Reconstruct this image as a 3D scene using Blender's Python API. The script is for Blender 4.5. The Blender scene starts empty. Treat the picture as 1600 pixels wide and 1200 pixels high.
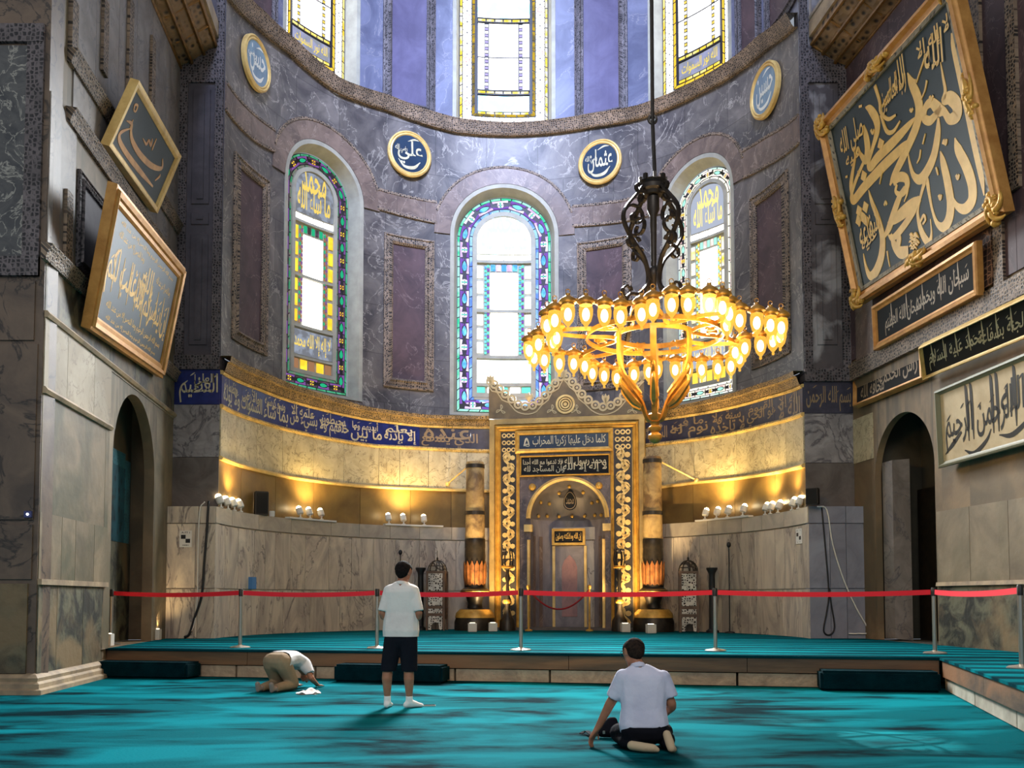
import bpy, bmesh, math, random
import numpy as np
from mathutils import Vector, Matrix
random.seed(7)
PI = math.pi
scene = bpy.context.scene
COL = scene.collection

# ------------------------------------------------------------------ camera
F, CX, HOR = 1500.0, 800.0, 935.0          # focal length in pixels of the 1600 px frame, axis, horizon
CAMZ, PITCH = 1.32, math.radians(3.0)
PPY = HOR - F * math.tan(PITCH)
cam = bpy.data.cameras.new('camera')
cam.sensor_width = 36.0
cam.lens = 36.0 * F / 1600.0
cam.shift_y = (PPY - 600.0) / 1600.0
cam.clip_end = 200
camo = bpy.data.objects.new('camera', cam)
camo.location = (0, 0, CAMZ)
camo.rotation_euler = (PI / 2 + PITCH, 0, 0)
COL.objects.link(camo)
scene.camera = camo
EYE = Vector((0, 0, CAMZ))

# ------------------------------------------------------------------ view, world, large lights
scene.view_settings.view_transform = 'Standard'
scene.view_settings.look = 'None'
scene.view_settings.gamma = 1.0
scene.view_settings.use_curve_mapping = False
scene.view_settings.exposure = 0.66
scene.cycles.use_denoising = True
scene.cycles.max_bounces = 6
scene.cycles.sample_clamp_indirect = 6

world = bpy.data.worlds.new('nave_daylight')
scene.world = world
world.use_nodes = True
wb = world.node_tree.nodes['Background']
wb.inputs[0].default_value = (0.80, 0.88, 1.0, 1)
wb.inputs[1].default_value = 0.25

def area_light(name, loc, target, size, power, color, size_y=None, spread=None):
    l = bpy.data.lights.new(name, 'AREA')
    l.energy = power
    l.color = color
    l.shape = 'RECTANGLE'
    l.size = size
    l.size_y = size_y or size
    if spread:
        l.spread = math.radians(spread)
    o = bpy.data.objects.new(name, l)
    o.location = loc
    o.rotation_euler = (Vector(target) - Vector(loc)).to_track_quat('-Z', 'Y').to_euler()
    COL.objects.link(o)
    return o

def spot_light(name, loc, target, power, color, angle=90, blend=0.8, radius=0.08):
    l = bpy.data.lights.new(name, 'SPOT')
    l.energy = power
    l.color = color
    l.spot_size = math.radians(angle)
    l.spot_blend = blend
    l.shadow_soft_size = radius
    o = bpy.data.objects.new(name, l)
    o.location = loc
    o.rotation_euler = (Vector(target) - Vector(loc)).to_track_quat('-Z', 'Y').to_euler()
    COL.objects.link(o)
    return o

# daylight of the nave behind the camera, and of the apse windows falling on the carpet, plus an added haze tint
area_light('nave_window_light', (-2, -9, 15), (0, 22, 7), 10, 1150, (1.0, 0.95, 0.88), 8)
area_light('haze_tint_light', (0, 6, 26), (-0.3, 27, 15), 6, 950, (0.52, 0.64, 1.0), 5, 45)  # added bluish light, imitates the haze round the upper apse window
area_light('apse_window_light', (0.2, 24.5, 12.5), (0.6, 9, 0), 2.4, 1100, (0.93, 0.97, 1.0), 5, 80)
area_light('apse_low_window_light', (-0.2, 26.6, 7.6), (0.8, 12, 0.3), 2.0, 420, (0.93, 0.97, 1.0), 4, 110)
# shafts of sun through the upper panes
spot_light('sun_shaft', (1.5, 24.0, 15.5), (3.55, 9.0, 0), 30000, (1.0, 0.97, 0.90), 3.2, .6, .05)
spot_light('sun_shaft', (1.5, 24.0, 15.5), (2.9, 10.4, 0), 16000, (1.0, 0.97, 0.90), 2.6, .8, .05)
spot_light('sun_shaft', (0.0, 24.0, 15.0), (1.6, 16.3, .47), 14000, (1.0, 0.98, 0.94), 7, .9, .05)
spot_light('sun_shaft', (0.0, 24.0, 15.0), (2.6, 13.2, .0), 9000, (1.0, 0.98, 0.94), 5, .9, .05)

# ------------------------------------------------------------------ rays and surfaces
def ray(px, py):
    u = (px - CX) / F
    v = (PPY - py) / F
    c, s = math.cos(PITCH), math.sin(PITCH)
    return Vector((u, c - v * s, s + v * c))

def at_y(px, py, Y):
    d = ray(px, py)
    return EYE + d * (Y / d.y)

def at_z(px, py, Z):
    d = ray(px, py)
    return EYE + d * ((Z - CAMZ) / d.z)

class Plane:
    """flat surface: u along ex, v along ez, d towards the room"""
    def __init__(self, o, ex, ez=(0, 0, 1)):
        self.o, self.ex, self.ez = Vector(o), Vector(ex).normalized(), Vector(ez).normalized()
        self.n = self.ex.cross(self.ez).normalized()
        self.flat = True
    def P(self, u, v, d=0.0):
        return self.o + self.ex * u + self.ez * v + self.n * d
    def uv(self, px, py, d=0.0):
        r = ray(px, py)
        m = Matrix((self.ex, self.ez, -r)).transposed()
        s = m.inverted() @ (EYE - self.o - self.n * d)
        return s[0], s[1]
    def nrm(self, u):
        return self.n

class Cyl:
    """inside of an upright round wall: u = arc length from the back, v = height"""
    def __init__(self, cx, cy, R):
        self.cx, self.cy, self.R = cx, cy, R
        self.flat = False
    def P(self, u, v, d=0.0):
        t = u / self.R
        return Vector((self.cx + (self.R - d) * math.sin(t), self.cy + (self.R - d) * math.cos(t), v))
    def uv(self, px, py, d=0.0):
        r = ray(px, py)
        a = r.x ** 2 + r.y ** 2
        b = -2 * (r.x * self.cx + r.y * self.cy)
        c = self.cx ** 2 + self.cy ** 2 - (self.R - d) ** 2
        q = b * b - 4 * a * c
        t = (-b + math.sqrt(max(q, 0))) / (2 * a)
        p = EYE + r * t
        return self.R * math.atan2(p.x - self.cx, p.y - self.cy), p.z
    def nrm(self, u):
        t = u / self.R
        return Vector((-math.sin(t), -math.cos(t), 0))

# ------------------------------------------------------------------ mesh builder
def lin(a, b, t):
    return a + (b - a) * t

def smooth_path(pts, n=6, closed=False):
    """Catmull-Rom through points of any dimension"""
    P = [np.array(p, float) for p in pts]
    m = len(P)
    out = []
    rng = range(m if closed else m - 1)
    for i in rng:
        p1, p2 = P[i], P[(i + 1) % m]
        p0 = P[i - 1] if (i > 0 or closed) else 2 * p1 - p2
        p3 = P[(i + 2) % m] if (i + 2 < m or closed) else 2 * p2 - p1
        for k in range(n):
            t = k / n
            out.append(0.5 * (2 * p1 + (p2 - p0) * t + (2 * p0 - 5 * p1 + 4 * p2 - p3) * t * t + (3 * p1 - p0 - 3 * p2 + p3) * t ** 3))
    if not closed:
        out.append(P[-1])
    return out

class MB:
    def __init__(self):
        self.v, self.f, self.m, self.t = [], [], [], []
    def add(self, verts, faces, mi=0, uvs=None):
        b = len(self.v)
        self.v += [Vector(p) for p in verts]
        self.t += uvs if uvs else [(p[0] + p[1], p[2]) for p in verts]
        self.f += [tuple(b + i for i in f) for f in faces]
        self.m += [mi] * len(faces)
        return self
    def box(self, c, s, rot=0.0, mi=0, bevel=0.0):
        c = Vector(c)
        hx, hy, hz = s[0] / 2, s[1] / 2, s[2] / 2
        ca, sa = math.cos(rot), math.sin(rot)
        if bevel <= 0:
            vs = [(x, y, z) for z in (-hz, hz) for y in (-hy, hy) for x in (-hx, hx)]
            fs = [(0, 2, 3, 1), (4, 5, 7, 6), (0, 1, 5, 4), (2, 6, 7, 3), (0, 4, 6, 2), (1, 3, 7, 5)]
        else:
            bm = bmesh.new()
            bmesh.ops.create_cube(bm, size=1)
            for w in bm.verts:
                w.co = Vector((w.co.x * s[0], w.co.y * s[1], w.co.z * s[2]))
            bmesh.ops.bevel(bm, geom=bm.edges[:], offset=bevel, segments=2, affect='EDGES')
            bm.verts.index_update()
            vs = [tuple(w.co) for w in bm.verts]
            fs = [tuple(w.index for w in f.verts) for f in bm.faces]
            bm.free()
        return self.add([c + Vector((x * ca - y * sa, x * sa + y * ca, z)) for x, y, z in vs], fs, mi)
    def rect(self, S, u0, u1, v0, v1, d0, d1, mi=0, bev=0.0):
        """slab lying on a surface between depths d0 (hidden) and d1 (face)"""
        n = 1 if S.flat else max(1, int(abs(u1 - u0) / 0.18))
        vs, uvs, fs = [], [], []
        for i in range(n + 1):
            u = lin(u0, u1, i / n)
            for (vv, dd) in ((v0, d0), (v0 + bev, d1), (v1 - bev, d1), (v1, d0)):
                uu = u
                if bev and dd == d1:
                    uu = min(max(u, min(u0, u1) + bev), max(u0, u1) - bev)
                vs.append(S.P(uu, vv, dd))
                uvs.append((uu, vv))
        for i in range(n):
            a, b = i * 4, i * 4 + 4
            for k in range(3):
                fs.append((a + k, b + k, b + k + 1, a + k + 1))
        fs.append((0, 1, 2, 3))
        e = n * 4
        fs.append((e + 3, e + 2, e + 1, e))
        return self.add(vs, fs, mi, uvs)
    def band(self, S, A, B, d0, d1, mi=0, closed=False, front_only=False):
        """raised strip between two polylines of (u,v)"""
        n = len(A)
        vs, uvs, fs = [], [], []
        for a, b in zip(A, B):
            vs += [S.P(a[0], a[1], d0), S.P(a[0], a[1], d1), S.P(b[0], b[1], d1), S.P(b[0], b[1], d0)]
            uvs += [(a[0], a[1])] * 2 + [(b[0], b[1])] * 2
        for i in range(n if closed else n - 1):
            a, b = i * 4, ((i + 1) % n) * 4
            for k in ((1,) if front_only else (0, 1, 2)):
                fs.append((a + k, b + k, b + k + 1, a + k + 1))
        return self.add(vs, fs, mi, uvs)
    def poly(self, S, pts, d0, d1, mi=0):
        """raised flat-faced polygon (small or on a plane)"""
        n = len(pts)
        vs = [S.P(u, v, d1) for u, v in pts] + [S.P(u, v, d0) for u, v in pts]
        fs = [tuple(range(n))] + [(i, n + i, n + (i + 1) % n, (i + 1) % n) for i in range(n)]
        return self.add(vs, fs, mi, [tuple(p) for p in pts] * 2)
    def sweep(self, S, path, prof, mi=0, closed=False):
        """moulding: prof = [(lateral offset, depth)], path of (u,v)"""
        n, k = len(path), len(prof)
        vs, uvs, fs = [], [], []
        run = 0
        for i, p in enumerate(path):
            a = path[i - 1] if (i or closed) else p
            b = path[(i + 1) % n] if (i < n - 1 or closed) else p
            t1 = np.array(p, float) - np.array(a, float)
            t2 = np.array(b, float) - np.array(p, float)
            l1, l2 = np.linalg.norm(t1), np.linalg.norm(t2)
            t1 = t1 / l1 if l1 > 1e-9 else None
            t2 = t2 / l2 if l2 > 1e-9 else None
            if t1 is None: t1 = t2
            if t2 is None: t2 = t1
            t = t1 + t2
            t /= max(np.linalg.norm(t), 1e-9)
            nn = np.array((-t[1], t[0]))
            n1 = np.array((-t1[1], t1[0]))
            sc = 1 / max(0.35, float(nn @ n1))
            run += l1 if i else 0
            for (o, d) in prof:
                q = np.array(p, float) + nn * o * sc
                vs.append(S.P(q[0], q[1], d))
                uvs.append((run, o + d))
        for i in range(n if closed else n - 1):
            a, b = i * k, ((i + 1) % n) * k
            for j in range(k - 1):
                fs.append((a + j, b + j, b + j + 1, a + j + 1))
        if not closed:
            fs.append(tuple(range(k)))
            fs.append(tuple((n - 1) * k + j for j in range(k - 1, -1, -1)))
        return self.add(vs, fs, mi, uvs)
    def stroke(self, S, pts, d0, d1, mi=0, n=5, closed=False):
        """brush stroke: pts = (u, v, width)"""
        q = smooth_path(pts, n, closed)
        A, B = [], []
        m = len(q)
        for i in range(m):
            a = q[i - 1] if (i or closed) else q[i]
            b = q[(i + 1) % m] if (i < m - 1 or closed) else q[i]
            t = (b - a)[:2]
            t = t / max(np.linalg.norm(t), 1e-9)
            w = max(q[i][2], 0.0) / 2
            A.append((q[i][0] - t[1] * w, q[i][1] + t[0] * w))
            B.append((q[i][0] + t[1] * w, q[i][1] - t[0] * w))
        return self.band(S, A, B, d0, d1, mi, closed)
    def tube(self, pts, r, n=8, mi=0, closed=False, cap=True):
        P = [Vector(p) for p in pts]
        m = len(P)
        R = r if isinstance(r, (list, tuple)) else [r] * m
        vs, fs = [], []
        prev = None
        for i in range(m):
            a = P[i - 1] if (i or closed) else P[i]
            b = P[(i + 1) % m] if (i < m - 1 or closed) else P[i]
            t = (b - a).normalized()
            if prev is None:
                x = t.orthogonal().normalized()
            else:
                x = (prev - t * prev.dot(t))
                x = x.normalized() if x.length > 1e-6 else t.orthogonal().normalized()
            prev = x
            y = t.cross(x)
            for k in range(n):
                an = 2 * PI * k / n
                vs.append(P[i] + (x * math.cos(an) + y * math.sin(an)) * R[i])
        for i in range(m if closed else m - 1):
            a, b = i * n, ((i + 1) % m) * n
            for k in range(n):
                fs.append((a + k, a + (k + 1) % n, b + (k + 1) % n, b + k))
        if cap and not closed:
            fs.append(tuple(range(n - 1, -1, -1)))
            fs.append(tuple((m - 1) * n + k for k in range(n)))
        return self.add(vs, fs, mi)
    def bar(self, pts, w, h, up=(0, 0, 1), mi=0, closed=False):
        """flat iron bar: width w across, height h along up"""
        P = [Vector(p) for p in pts]
        m = len(P)
        up = Vector(up)
        vs, fs = [], []
        for i in range(m):
            a = P[i - 1] if (i or closed) else P[i]
            b = P[(i + 1) % m] if (i < m - 1 or closed) else P[i]
            t = (b - a).normalized()
            x = t.cross(up)
            x = x.normalized() if x.length > 1e-5 else t.orthogonal().normalized()
            y = x.cross(t).normalized()
            for (p, q) in ((-1, -1), (1, -1), (1, 1), (-1, 1)):
                vs.append(P[i] + x * (p * w / 2) + y * (q * h / 2))
        for i in range(m if closed else m - 1):
            a, b = i * 4, ((i + 1) % m) * 4
            for k in range(4):
                fs.append((a + k, b + k, b + (k + 1) % 4, a + (k + 1) % 4))
        if not closed:
            fs += [(0, 1, 2, 3), (m * 4 - 1, m * 4 - 2, m * 4 - 3, m * 4 - 4)]
        return self.add(vs, fs, mi)
    def lathe(self, c, prof, n=20, mi=0, axis=(0, 0, 1), flute=0.0, nf=12):
        c = Vector(c)
        ax = Vector(axis).normalized()
        x = ax.orthogonal().normalized() if abs(ax.z) < 0.99 else Vector((1, 0, 0))
        y = ax.cross(x)
        vs, fs = [], []
        k = len(prof)
        for i in range(n):
            an = 2 * PI * i / n
            for (r, z) in prof:
                rr = r * (1 + flute * math.cos(nf * an))
                vs.append(c + x * (rr * math.cos(an)) + y * (rr * math.sin(an)) + ax * z)
        for i in range(n):
            a, b = i * k, ((i + 1) % n) * k
            for j in range(k - 1):
                fs.append((a + j, b + j, b + j + 1, a + j + 1))
        return self.add(vs, fs, mi)
    def ball(self, c, r, n=10, mi=0, sc=(1, 1, 1)):
        prof = [(max(r * math.sin(PI * i / n), 1e-4), -r * math.cos(PI * i / n) * sc[2]) for i in range(n + 1)]
        return self.lathe(c, prof, n + 4, mi)
    def build(self, name, mats, parent=None, smooth=False, label=None, loc=None):
        if not isinstance(mats, (list, tuple)):
            mats = [mats]
        me = bpy.data.meshes.new(name)
        V = np.array([tuple(p) for p in self.v]) if self.v else np.zeros((1, 3))
        if parent is not None:
            o0 = world_loc(parent)
        elif loc is not None:
            o0 = np.array(loc, float)
        else:
            o0 = np.array([(V[:, 0].min() + V[:, 0].max()) / 2, (V[:, 1].min() + V[:, 1].max()) / 2, V[:, 2].min()])
        me.from_pydata((V - o0).tolist(), [], self.f)
        ul = me.uv_layers.new(name='surface')
        li = np.zeros(len(me.loops), dtype=np.int32)
        me.loops.foreach_get('vertex_index', li)
        ul.data.foreach_set('uv', np.array(self.t, float)[li].ravel())
        for m in mats:
            me.materials.append(m)
        me.polygons.foreach_set('material_index', np.array(self.m, dtype=np.int32))
        if smooth:
            me.polygons.foreach_set('use_smooth', np.ones(len(me.polygons), dtype=bool))
        me.update()
        if smooth == 'auto':
            me.set_sharp_from_angle(angle=math.radians(40))
        o = bpy.data.objects.new(name, me)
        COL.objects.link(o)
        if parent is not None:
            o.parent = parent
            o['_w'] = [float(x) for x in o0]
        else:
            o.location = o0
            o['_w'] = [float(x) for x in o0]
        if label:
            o['label'] = label
        return o

def world_loc(o):
    return np.array([float(x) for x in o['_w']])

def tag(o, label, cat, group=None):
    o['label'] = label
    o['category'] = cat
    if group:
        o['group'] = group
    return o

def thing(name, label, cat, loc=(0, 0, 0), group=None):
    o = bpy.data.objects.new(name, None)
    o.empty_display_size = 0.2
    COL.objects.link(o)
    o.location = loc
    o['_w'] = [float(x) for x in loc]
    return tag(o, label, cat, group)

def struct(name, loc=(0, 0, 0)):
    o = bpy.data.objects.new(name, None)
    COL.objects.link(o)
    o.location = loc
    o['_w'] = [float(x) for x in loc]
    o['kind'] = 'structure'
    return o

def copy_thing(o, loc, label=None, parent=None):
    c = o.copy()
    COL.objects.link(c)
    if parent is None:
        c.location = loc
        if label:
            c['label'] = label
    else:
        c.parent = parent
    for ch in [k for k in o.children]:
        copy_thing(ch, None, None, c)
    return c

# ------------------------------------------------------------------ Arabic shaping with presentation forms
_FORM = {}
def _reg(ch, iso, n):
    _FORM[ch] = (iso, n)
for _ch, _iso, _n in (('ا', 0xFE8D, 2), ('أ', 0xFE83, 2), ('إ', 0xFE87, 2), ('آ', 0xFE81, 2), ('ب', 0xFE8F, 4), ('ة', 0xFE93, 2), ('ت', 0xFE95, 4),
                      ('ث', 0xFE99, 4), ('ج', 0xFE9D, 4), ('ح', 0xFEA1, 4), ('خ', 0xFEA5, 4), ('د', 0xFEA9, 2), ('ذ', 0xFEAB, 2), ('ر', 0xFEAD, 2),
                      ('ز', 0xFEAF, 2), ('س', 0xFEB1, 4), ('ش', 0xFEB5, 4), ('ص', 0xFEB9, 4), ('ض', 0xFEBD, 4), ('ط', 0xFEC1, 4), ('ظ', 0xFEC5, 4),
                      ('ع', 0xFEC9, 4), ('غ', 0xFECD, 4), ('ف', 0xFED1, 4), ('ق', 0xFED5, 4), ('ك', 0xFED9, 4), ('ل', 0xFEDD, 4), ('م', 0xFEE1, 4),
                      ('ن', 0xFEE5, 4), ('ه', 0xFEE9, 4), ('و', 0xFEED, 2), ('ؤ', 0xFE85, 2), ('ى', 0xFEEF, 2), ('ي', 0xFEF1, 4), ('ئ', 0xFE89, 4), ('ء', 0xFE80, 1)):
    _reg(_ch, _iso, _n)

def shape_arabic(s):
    out = []
    for word in s.split(' '):
        w = word
        glyphs = []
        joined = False                       # does the letter before connect forward
        i = 0
        while i < len(w):
            ch = w[i]
            iso, n = _FORM[ch]
            nxt = w[i + 1] if i + 1 < len(w) else None
            if ch == 'ل' and nxt in ('ا', 'أ', 'إ', 'آ'):
                base = {'ا': 0xFEFB, 'أ': 0xFEF7, 'إ': 0xFEF9, 'آ': 0xFEF5}[nxt]
                glyphs.append(chr(base + (1 if joined else 0)))
                joined = False
                i += 2
                continue
            can_next = n == 4 and nxt is not None and _FORM[nxt][1] >= 2
            if n == 1:
                g = iso
            elif joined and can_next:
                g = iso + 3
            elif joined:
                g = iso + 1
            elif can_next:
                g = iso + 2
            else:
                g = iso
            glyphs.append(chr(g))
            joined = can_next
            i += 1
        out.append(''.join(reversed(glyphs)))
    return ' '.join(reversed(out))

_TXT = {}
def text_faces(s, res=2):
    """filled 2-D outlines of a string: (verts, faces) with the height running from 0 to 1"""
    key = (s, res)
    if key in _TXT:
        return _TXT[key]
    c = bpy.data.curves.new('lettering', 'FONT')
    c.body = s
    c.resolution_u = res
    c.offset = .013
    o = bpy.data.objects.new('lettering', c)
    COL.objects.link(o)
    bpy.context.view_layer.update()
    dg = bpy.context.evaluated_depsgraph_get()
    me = bpy.data.meshes.new_from_object(o.evaluated_get(dg))
    vs = np.array([tuple(v.co)[:2] for v in me.vertices])
    fs = [tuple(p.vertices) for p in me.polygons]
    bpy.data.objects.remove(o)
    bpy.data.curves.remove(c)
    bpy.data.meshes.remove(me)
    lo, hi = vs.min(0), vs.max(0)
    vs = (vs - lo) / (hi - lo)
    _TXT[key] = (vs, fs)
    return vs, fs

def write(mb, S, s, u0, u1, v0, v1, d, mi=0, arabic=True, slant=0.0, res=2, marks=0, seed=0):
    """lettering stretched into the rectangle u0..u1, v0..v1 of a surface"""
    vs, fs = text_faces(shape_arabic(s) if arabic else s, res)
    mb.add([S.P(lin(u0, u1, x) + slant * (y - .5) * (v1 - v0), lin(v0, v1, y), d) for x, y in vs], fs, mi,
           [(lin(u0, u1, x), lin(v0, v1, y)) for x, y in vs])
    if marks:                                # vowel strokes floating above the line
        rr = random.Random(seed + len(s))
        h = v1 - v0
        for k in range(marks):
            u = lin(u0, u1, (k + rr.uniform(.2, .8)) / marks)
            v = v1 - h * rr.uniform(0.02, 0.35)
            sg = 1 if u1 > u0 else -1
            l = h * rr.uniform(.10, .18)
            mb.stroke(S, [(u - sg * l / 2, v - l * .35, h * .012), (u, v, h * .04), (u + sg * l / 2, v + l * .4, h * .012)], d - .001, d, mi, 3)

# ------------------------------------------------------------------ materials
def _ramp(nt, fac, stops):
    r = nt.nodes.new('ShaderNodeValToRGB')
    e = r.color_ramp.elements
    e[0].position, e[0].color = stops[0][0], (*stops[0][1], 1)
    e[1].position, e[1].color = stops[-1][0], (*stops[-1][1], 1)
    for p, c in stops[1:-1]:
        x = e.new(p)
        x.color = (*c, 1)
    nt.links.new(fac, r.inputs[0])
    return r.outputs[0]

def _mix(nt, fac, a, b, mode='MIX'):
    m = nt.nodes.new('ShaderNodeMix')
    m.data_type = 'RGBA'
    m.blend_type = mode
    for sock, val in ((m.inputs[0], fac), (m.inputs[6], a), (m.inputs[7], b)):
        if hasattr(val, 'is_linked'):
            nt.links.new(val, sock)
        elif isinstance(val, (int, float)):
            sock.default_value = val
        else:
            sock.default_value = (*val, 1)
    return m.outputs[2]

def srgb(r, g, b):
    f = lambda c: ((c / 255) / 12.92 if c / 255 <= 0.04045 else ((c / 255 + 0.055) / 1.055) ** 2.4)
    return (f(r), f(g), f(b))

def mat(name, col, rough=.6, metal=0.0, col2=None, scale=2.0, detail=8, lo=.35, hi=.65, stretch=(1, 1, 1), dist=0.0,
        vein=None, vscale=1.5, vwidth=.03, island=0.0, brick=None, bump=0.0, bscale=None, coord='pos', spec=None, col3=None, scale3=0.6, sheen=0.0):
    m = bpy.data.materials.new(name)
    m.use_nodes = True
    nt = m.node_tree
    bs = nt.nodes['Principled BSDF']
    bs.inputs['Roughness'].default_value = rough
    bs.inputs['Metallic'].default_value = metal
    if spec is not None:
        bs.inputs['Specular IOR Level'].default_value = spec
    if sheen:
        bs.inputs['Sheen Weight'].default_value = sheen
        bs.inputs['Sheen Roughness'].default_value = 0.4
        bs.inputs['Sheen Tint'].default_value = (*col, 1)
    bs.inputs['Base Color'].default_value = (*col, 1)
    if col2 is None and vein is None and not brick and not island and not bump:
        return m
    geo = nt.nodes.new('ShaderNodeNewGeometry')
    if coord == 'pos':
        src = geo.outputs['Position']
    elif coord == 'uv':
        tc = nt.nodes.new('ShaderNodeTexCoord')
        src = tc.outputs['UV']
    else:
        tc = nt.nodes.new('ShaderNodeTexCoord')
        src = tc.outputs['Object']
    mp = nt.nodes.new('ShaderNodeMapping')
    mp.inputs['Scale'].default_value = stretch
    nt.links.new(src, mp.inputs[0])
    src = mp.outputs[0]
    if island:                               # every slab is cut from another place of the block
        mv = nt.nodes.new('ShaderNodeVectorMath')
        mv.operation = 'MULTIPLY_ADD'
        cmb = nt.nodes.new('ShaderNodeCombineXYZ')
        for k in range(3):
            nt.links.new(geo.outputs['Random Per Island'], cmb.inputs[k])
        nt.links.new(cmb.outputs[0], mv.inputs[0])
        mv.inputs[1].default_value = (31.7, 17.3, 53.1)
        nt.links.new(src, mv.inputs[2])
        src = mv.outputs[0]
    c = None
    nz = nt.nodes.new('ShaderNodeTexNoise')
    nz.inputs['Scale'].default_value = scale
    nz.inputs['Detail'].default_value = detail
    nz.inputs['Roughness'].default_value = .62
    nz.inputs['Distortion'].default_value = dist
    nt.links.new(src, nz.inputs['Vector'])
    if col2 is not None:
        c = _ramp(nt, nz.outputs[0], [(lo, col), (hi, col2)])
    else:
        rgb = nt.nodes.new('ShaderNodeRGB')
        rgb.outputs[0].default_value = (*col, 1)
        c = rgb.outputs[0]
    if col3 is not None:
        n3 = nt.nodes.new('ShaderNodeTexNoise')
        n3.inputs['Scale'].default_value = scale3
        n3.inputs['Detail'].default_value = 6
        n3.inputs['Distortion'].default_value = 0.6
        nt.links.new(src, n3.inputs['Vector'])
        f3 = _ramp(nt, n3.outputs[0], [(.48, (0, 0, 0)), (.62, (1, 1, 1))])
        c = _mix(nt, f3, c, col3)
    if vein is not None:
        nv = nt.nodes.new('ShaderNodeTexNoise')
        nv.inputs['Scale'].default_value = vscale
        nv.inputs['Detail'].default_value = 7
        nv.inputs['Roughness'].default_value = .58
        nv.inputs['Distortion'].default_value = 1.1
        nt.links.new(src, nv.inputs['Vector'])
        f = _ramp(nt, nv.outputs[0], [(.5 - vwidth, (0, 0, 0)), (.5, (1, 1, 1)), (.5 + vwidth, (0, 0, 0))])
        c = _mix(nt, f, c, vein)
    if island:
        hs = nt.nodes.new('ShaderNodeHueSaturation')
        mr = nt.nodes.new('ShaderNodeMapRange')
        mr.inputs[3].default_value = 1 - island
        mr.inputs[4].default_value = 1 + island
        nt.links.new(geo.outputs['Random Per Island'], mr.inputs[0])
        nt.links.new(mr.outputs[0], hs.inputs['Value'])
        nt.links.new(c, hs.inputs['Color'])
        c = hs.outputs[0]
    if brick:
        bw, bh, jc = brick
        tb = nt.nodes.new('ShaderNodeTexCoord')
        br = nt.nodes.new('ShaderNodeTexBrick')
        br.inputs['Scale'].default_value = 1
        br.inputs['Brick Width'].default_value = bw
        br.inputs['Row Height'].default_value = bh
        br.inputs['Mortar Size'].default_value = .012
        br.inputs['Color1'].default_value = (1.12, 1.12, 1.12, 1)
        br.inputs['Color2'].default_value = (.82, .82, .82, 1)
        br.inputs['Mortar'].default_value = (*jc, 1)
        nt.links.new(tb.outputs['UV'], br.inputs['Vector'])
        c = _mix(nt, 1.0, c, br.outputs[0], 'MULTIPLY')
    nt.links.new(c, bs.inputs['Base Color'])
    if bump:
        nb = nt.nodes.new('ShaderNodeTexNoise')
        nb.inputs['Scale'].default_value = bscale or scale * 4
        nb.inputs['Detail'].default_value = 5
        nt.links.new(src, nb.inputs['Vector'])
        bn = nt.nodes.new('ShaderNodeBump')
        bn.inputs['Strength'].default_value = bump
        bn.inputs['Distance'].default_value = .05
        nt.links.new(nb.outputs[0], bn.inputs['Height'])
        nt.links.new(bn.outputs[0], bs.inputs['Normal'])
    return m

def carved(name, light, dark, scale=9.0, rough=.6, metal=0.0, lo=.18, hi=.42, kind='F1', coord='UV', bump=.6):
    """cell pattern; dark hollows of carvings are painted-in shade, tiles and inlay are two-tone"""
    m = bpy.data.materials.new(name)
    m.use_nodes = True
    nt = m.node_tree
    bs = nt.nodes['Principled BSDF']
    bs.inputs['Roughness'].default_value = rough
    bs.inputs['Metallic'].default_value = metal
    tc = nt.nodes.new('ShaderNodeTexCoord')
    vo = nt.nodes.new('ShaderNodeTexVoronoi')
    vo.voronoi_dimensions = '3D'
    vo.feature = 'DISTANCE_TO_EDGE' if kind == 'EDGE' else 'F1'
    vo.inputs['Scale'].default_value = scale
    vo.inputs['Randomness'].default_value = .55
    nt.links.new(tc.outputs[coord], vo.inputs['Vector'])
    a, b = (dark, light) if kind == 'F1' else (light, dark)
    c = _ramp(nt, vo.outputs['Distance'], [(lo, a), (hi, b)])
    nz = nt.nodes.new('ShaderNodeTexNoise')
    nz.inputs['Scale'].default_value = 2.5
    geo = nt.nodes.new('ShaderNodeNewGeometry')
    nt.links.new(geo.outputs['Position'], nz.inputs['Vector'])
    v = _ramp(nt, nz.outputs[0], [(.3, (.65, .65, .65)), (.7, (1.2, 1.2, 1.2))])
    c = _mix(nt, 1.0, c, v, 'MULTIPLY')
    nt.links.new(c, bs.inputs['Base Color'])
    bn = nt.nodes.new('ShaderNodeBump')
    bn.inputs['Strength'].default_value = bump
    bn.inputs['Distance'].default_value = .04
    bn.invert = kind != 'F1'
    nt.links.new(vo.outputs['Distance'], bn.inputs['Height'])
    nt.links.new(bn.outputs[0], bs.inputs['Normal'])
    return m

def glow(name, col, strength, col2=None, scale=3.0):
    m = bpy.data.materials.new(name)
    m.use_nodes = True
    nt = m.node_tree
    nt.nodes.remove(nt.nodes['Principled BSDF'])
    em = nt.nodes.new('ShaderNodeEmission')
    em.inputs[0].default_value = (*col, 1)
    em.inputs[1].default_value = strength
    if col2 is not None:
        nz = nt.nodes.new('ShaderNodeTexNoise')
        nz.inputs['Scale'].default_value = scale
        nz.inputs['Detail'].default_value = 4
        geo = nt.nodes.new('ShaderNodeNewGeometry')
        nt.links.new(geo.outputs['Position'], nz.inputs['Vector'])
        nt.links.new(_ramp(nt, nz.outputs[0], [(.42, col), (.58, col2)]), em.inputs[0])
    nt.links.new(em.outputs[0], nt.nodes['Material Output'].inputs[0])
    return m

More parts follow.
